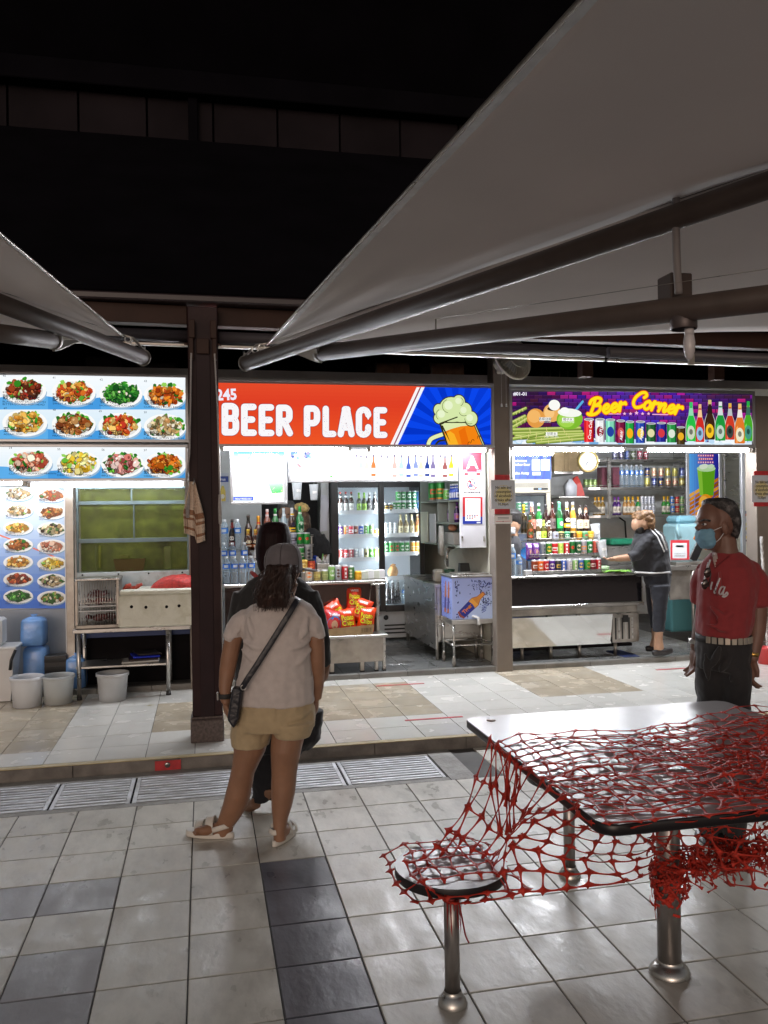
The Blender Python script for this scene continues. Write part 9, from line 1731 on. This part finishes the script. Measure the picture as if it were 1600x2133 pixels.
f.loft([(1328, 1356, 1063, 0, .05), (1318, 1361, 1068, 0, .085), (1316, 1363, 1080, .005, .10), (1334, 1364, 1092, .01, .10), (1346, 1362, 1102, .015, .08), (1350, 1360, 1108, .02, .05)]); hb = f.build('hair', mat('brown_hair', (.16, .085, .035), .5, noise_amt=.5, noise_scale=25, bump=.5, bump_scale=50), E_, .008, 3, .03, .03)
f.loft([(1322, 1342, 1093, -.01, .06), (1320, 1342, 1102, -.01, .068), (1326, 1341, 1111, -.01, .055)]); f.build('face_mask', M_black, E_, .008, 2)
f = Fig(8.5); G_ = thing('person', 'stall worker with a blond tipped bun and black tee beside the fridge', 'person')
f.ell(628, 1092, 0, .085, .095, .11); f.loft([(628, 652, 1105, 0, .055), (630, 662, 1125, 0, .07), (625, 680, 1160, 0, .09), (625, 680, 1205, 0, .09)]); f.tube([(672, 1145, -.03, .05), (673, 1172, -.05, .045), (668, 1200, -.08, .04)]); f.build('body', skin('worker_skin', (.33, .19, .12)), G_, .009, 3)
f.loft([(636, 656, 1100, 0, .06), (628, 670, 1112, 0, .09), (622, 680, 1130, 0, .115), (622, 682, 1170, 0, .12), (622, 680, 1215, 0, .12)]); f.tube([(664, 1118, -.01, .065), (675, 1138, -.02, .068), (677, 1156, -.03, .064)]); f.build('black_tee', cloth('worker_black_tee', (.014, .014, .016)), G_, .009, 4, .02, .07)
f.loft([(612, 640, 1066, 0, .05), (606, 646, 1076, 0, .09), (608, 648, 1095, .01, .10), (622, 648, 1110, .02, .08), (632, 645, 1118, .02, .04)]); f.build('hair', mat('mid_brown_hair', (.10, .055, .03), .5, noise_amt=.5, noise_scale=25, bump=.4, bump_scale=50), G_, .008, 3, .02, .03); f.ell(629, 1058, -.02, .075, .06, .05, .3); f.build('bun', mat('blond_hair', (.6, .42, .16), .5, noise_amt=.5, noise_scale=30, bump=.6, bump_scale=40), G_, .008, 2, .04, .025)
f = Fig(8.95); H_ = thing('person', 'worker with cropped grey hair bending behind the square menu lightbox', 'person'); f.ell(597, 1066, 0, .09, .10, .125); f.ell(594, 1078, -.06, .03, .045, .05); f.loft([(584, 610, 1085, 0, .06), (575, 625, 1110, 0, .08), (560, 640, 1160, 0, .1), (560, 640, 1210, 0, .1)]); f.build('body', MATS['worker_skin'], H_, .009, 3)
f.loft([(585, 610, 1043, 0, .06), (578, 616, 1052, .005, .10), (577, 618, 1064, .02, .105), (600, 618, 1078, .03, .09)]); f.build('hair', mat('cropped_grey_hair', (.10, .10, .10), .7, noise_amt=.4, noise_scale=60, bump=.4, bump_scale=90), H_, .008, 3); f.loft([(578, 604, 1080, -.04, .07), (578, 606, 1094, -.04, .075)]); f.build('face_mask', M_white, H_, .008, 2); f.loft([(575, 622, 1100, 0, .09), (556, 642, 1125, 0, .12), (556, 642, 1215, 0, .12)]); f.build('shirt', cloth('dark_grey_shirt', (.03, .03, .034)), H_, .009, 3)
q = MB();
for x in (587, 601): q.ell(f.pt(x, 1071, -.105), (.012, .006, .006), 10, 6)
q.build('eyes', M_black, H_)
f = Fig(8.3); I_ = thing('person', 'stall worker with black hair and a patterned mask half hidden by the taupe pillar', 'person'); f.ell(1064, 1090, 0, .10, .10, .12); f.loft([(1052, 1078, 1100, 0, .06), (1045, 1080, 1125, 0, .08), (1030, 1086, 1160, 0, .1), (1030, 1086, 1210, 0, .1)]); f.ell(1080, 1093, -.04, .012, .02, .028); f.build('body', MATS['light_tan_skin'], I_, .009, 3)
f.loft([(1050, 1078, 1060, 0, .06), (1044, 1086, 1068, .0, .11), (1042, 1088, 1082, .01, .12), (1066, 1088, 1092, .03, .10)]); f.build('hair', mat('black_short_hair', (.014, .012, .012), .5, noise_amt=.4, noise_scale=30, bump=.4, bump_scale=50), I_, .008, 3); f.loft([(1044, 1074, 1098, -.05, .08), (1046, 1074, 1112, -.05, .075)]); f.build('face_mask', mat('patterned_mask', (.5, .5, .52), .7, noise_amt=.6, noise_scale=45), I_, .008, 2); f.loft([(1048, 1080, 1116, 0, .08), (1030, 1086, 1130, 0, .12), (1030, 1084, 1210, 0, .12)]); f.build('shirt', MATS['dark_grey_shirt'], I_, .009, 3)
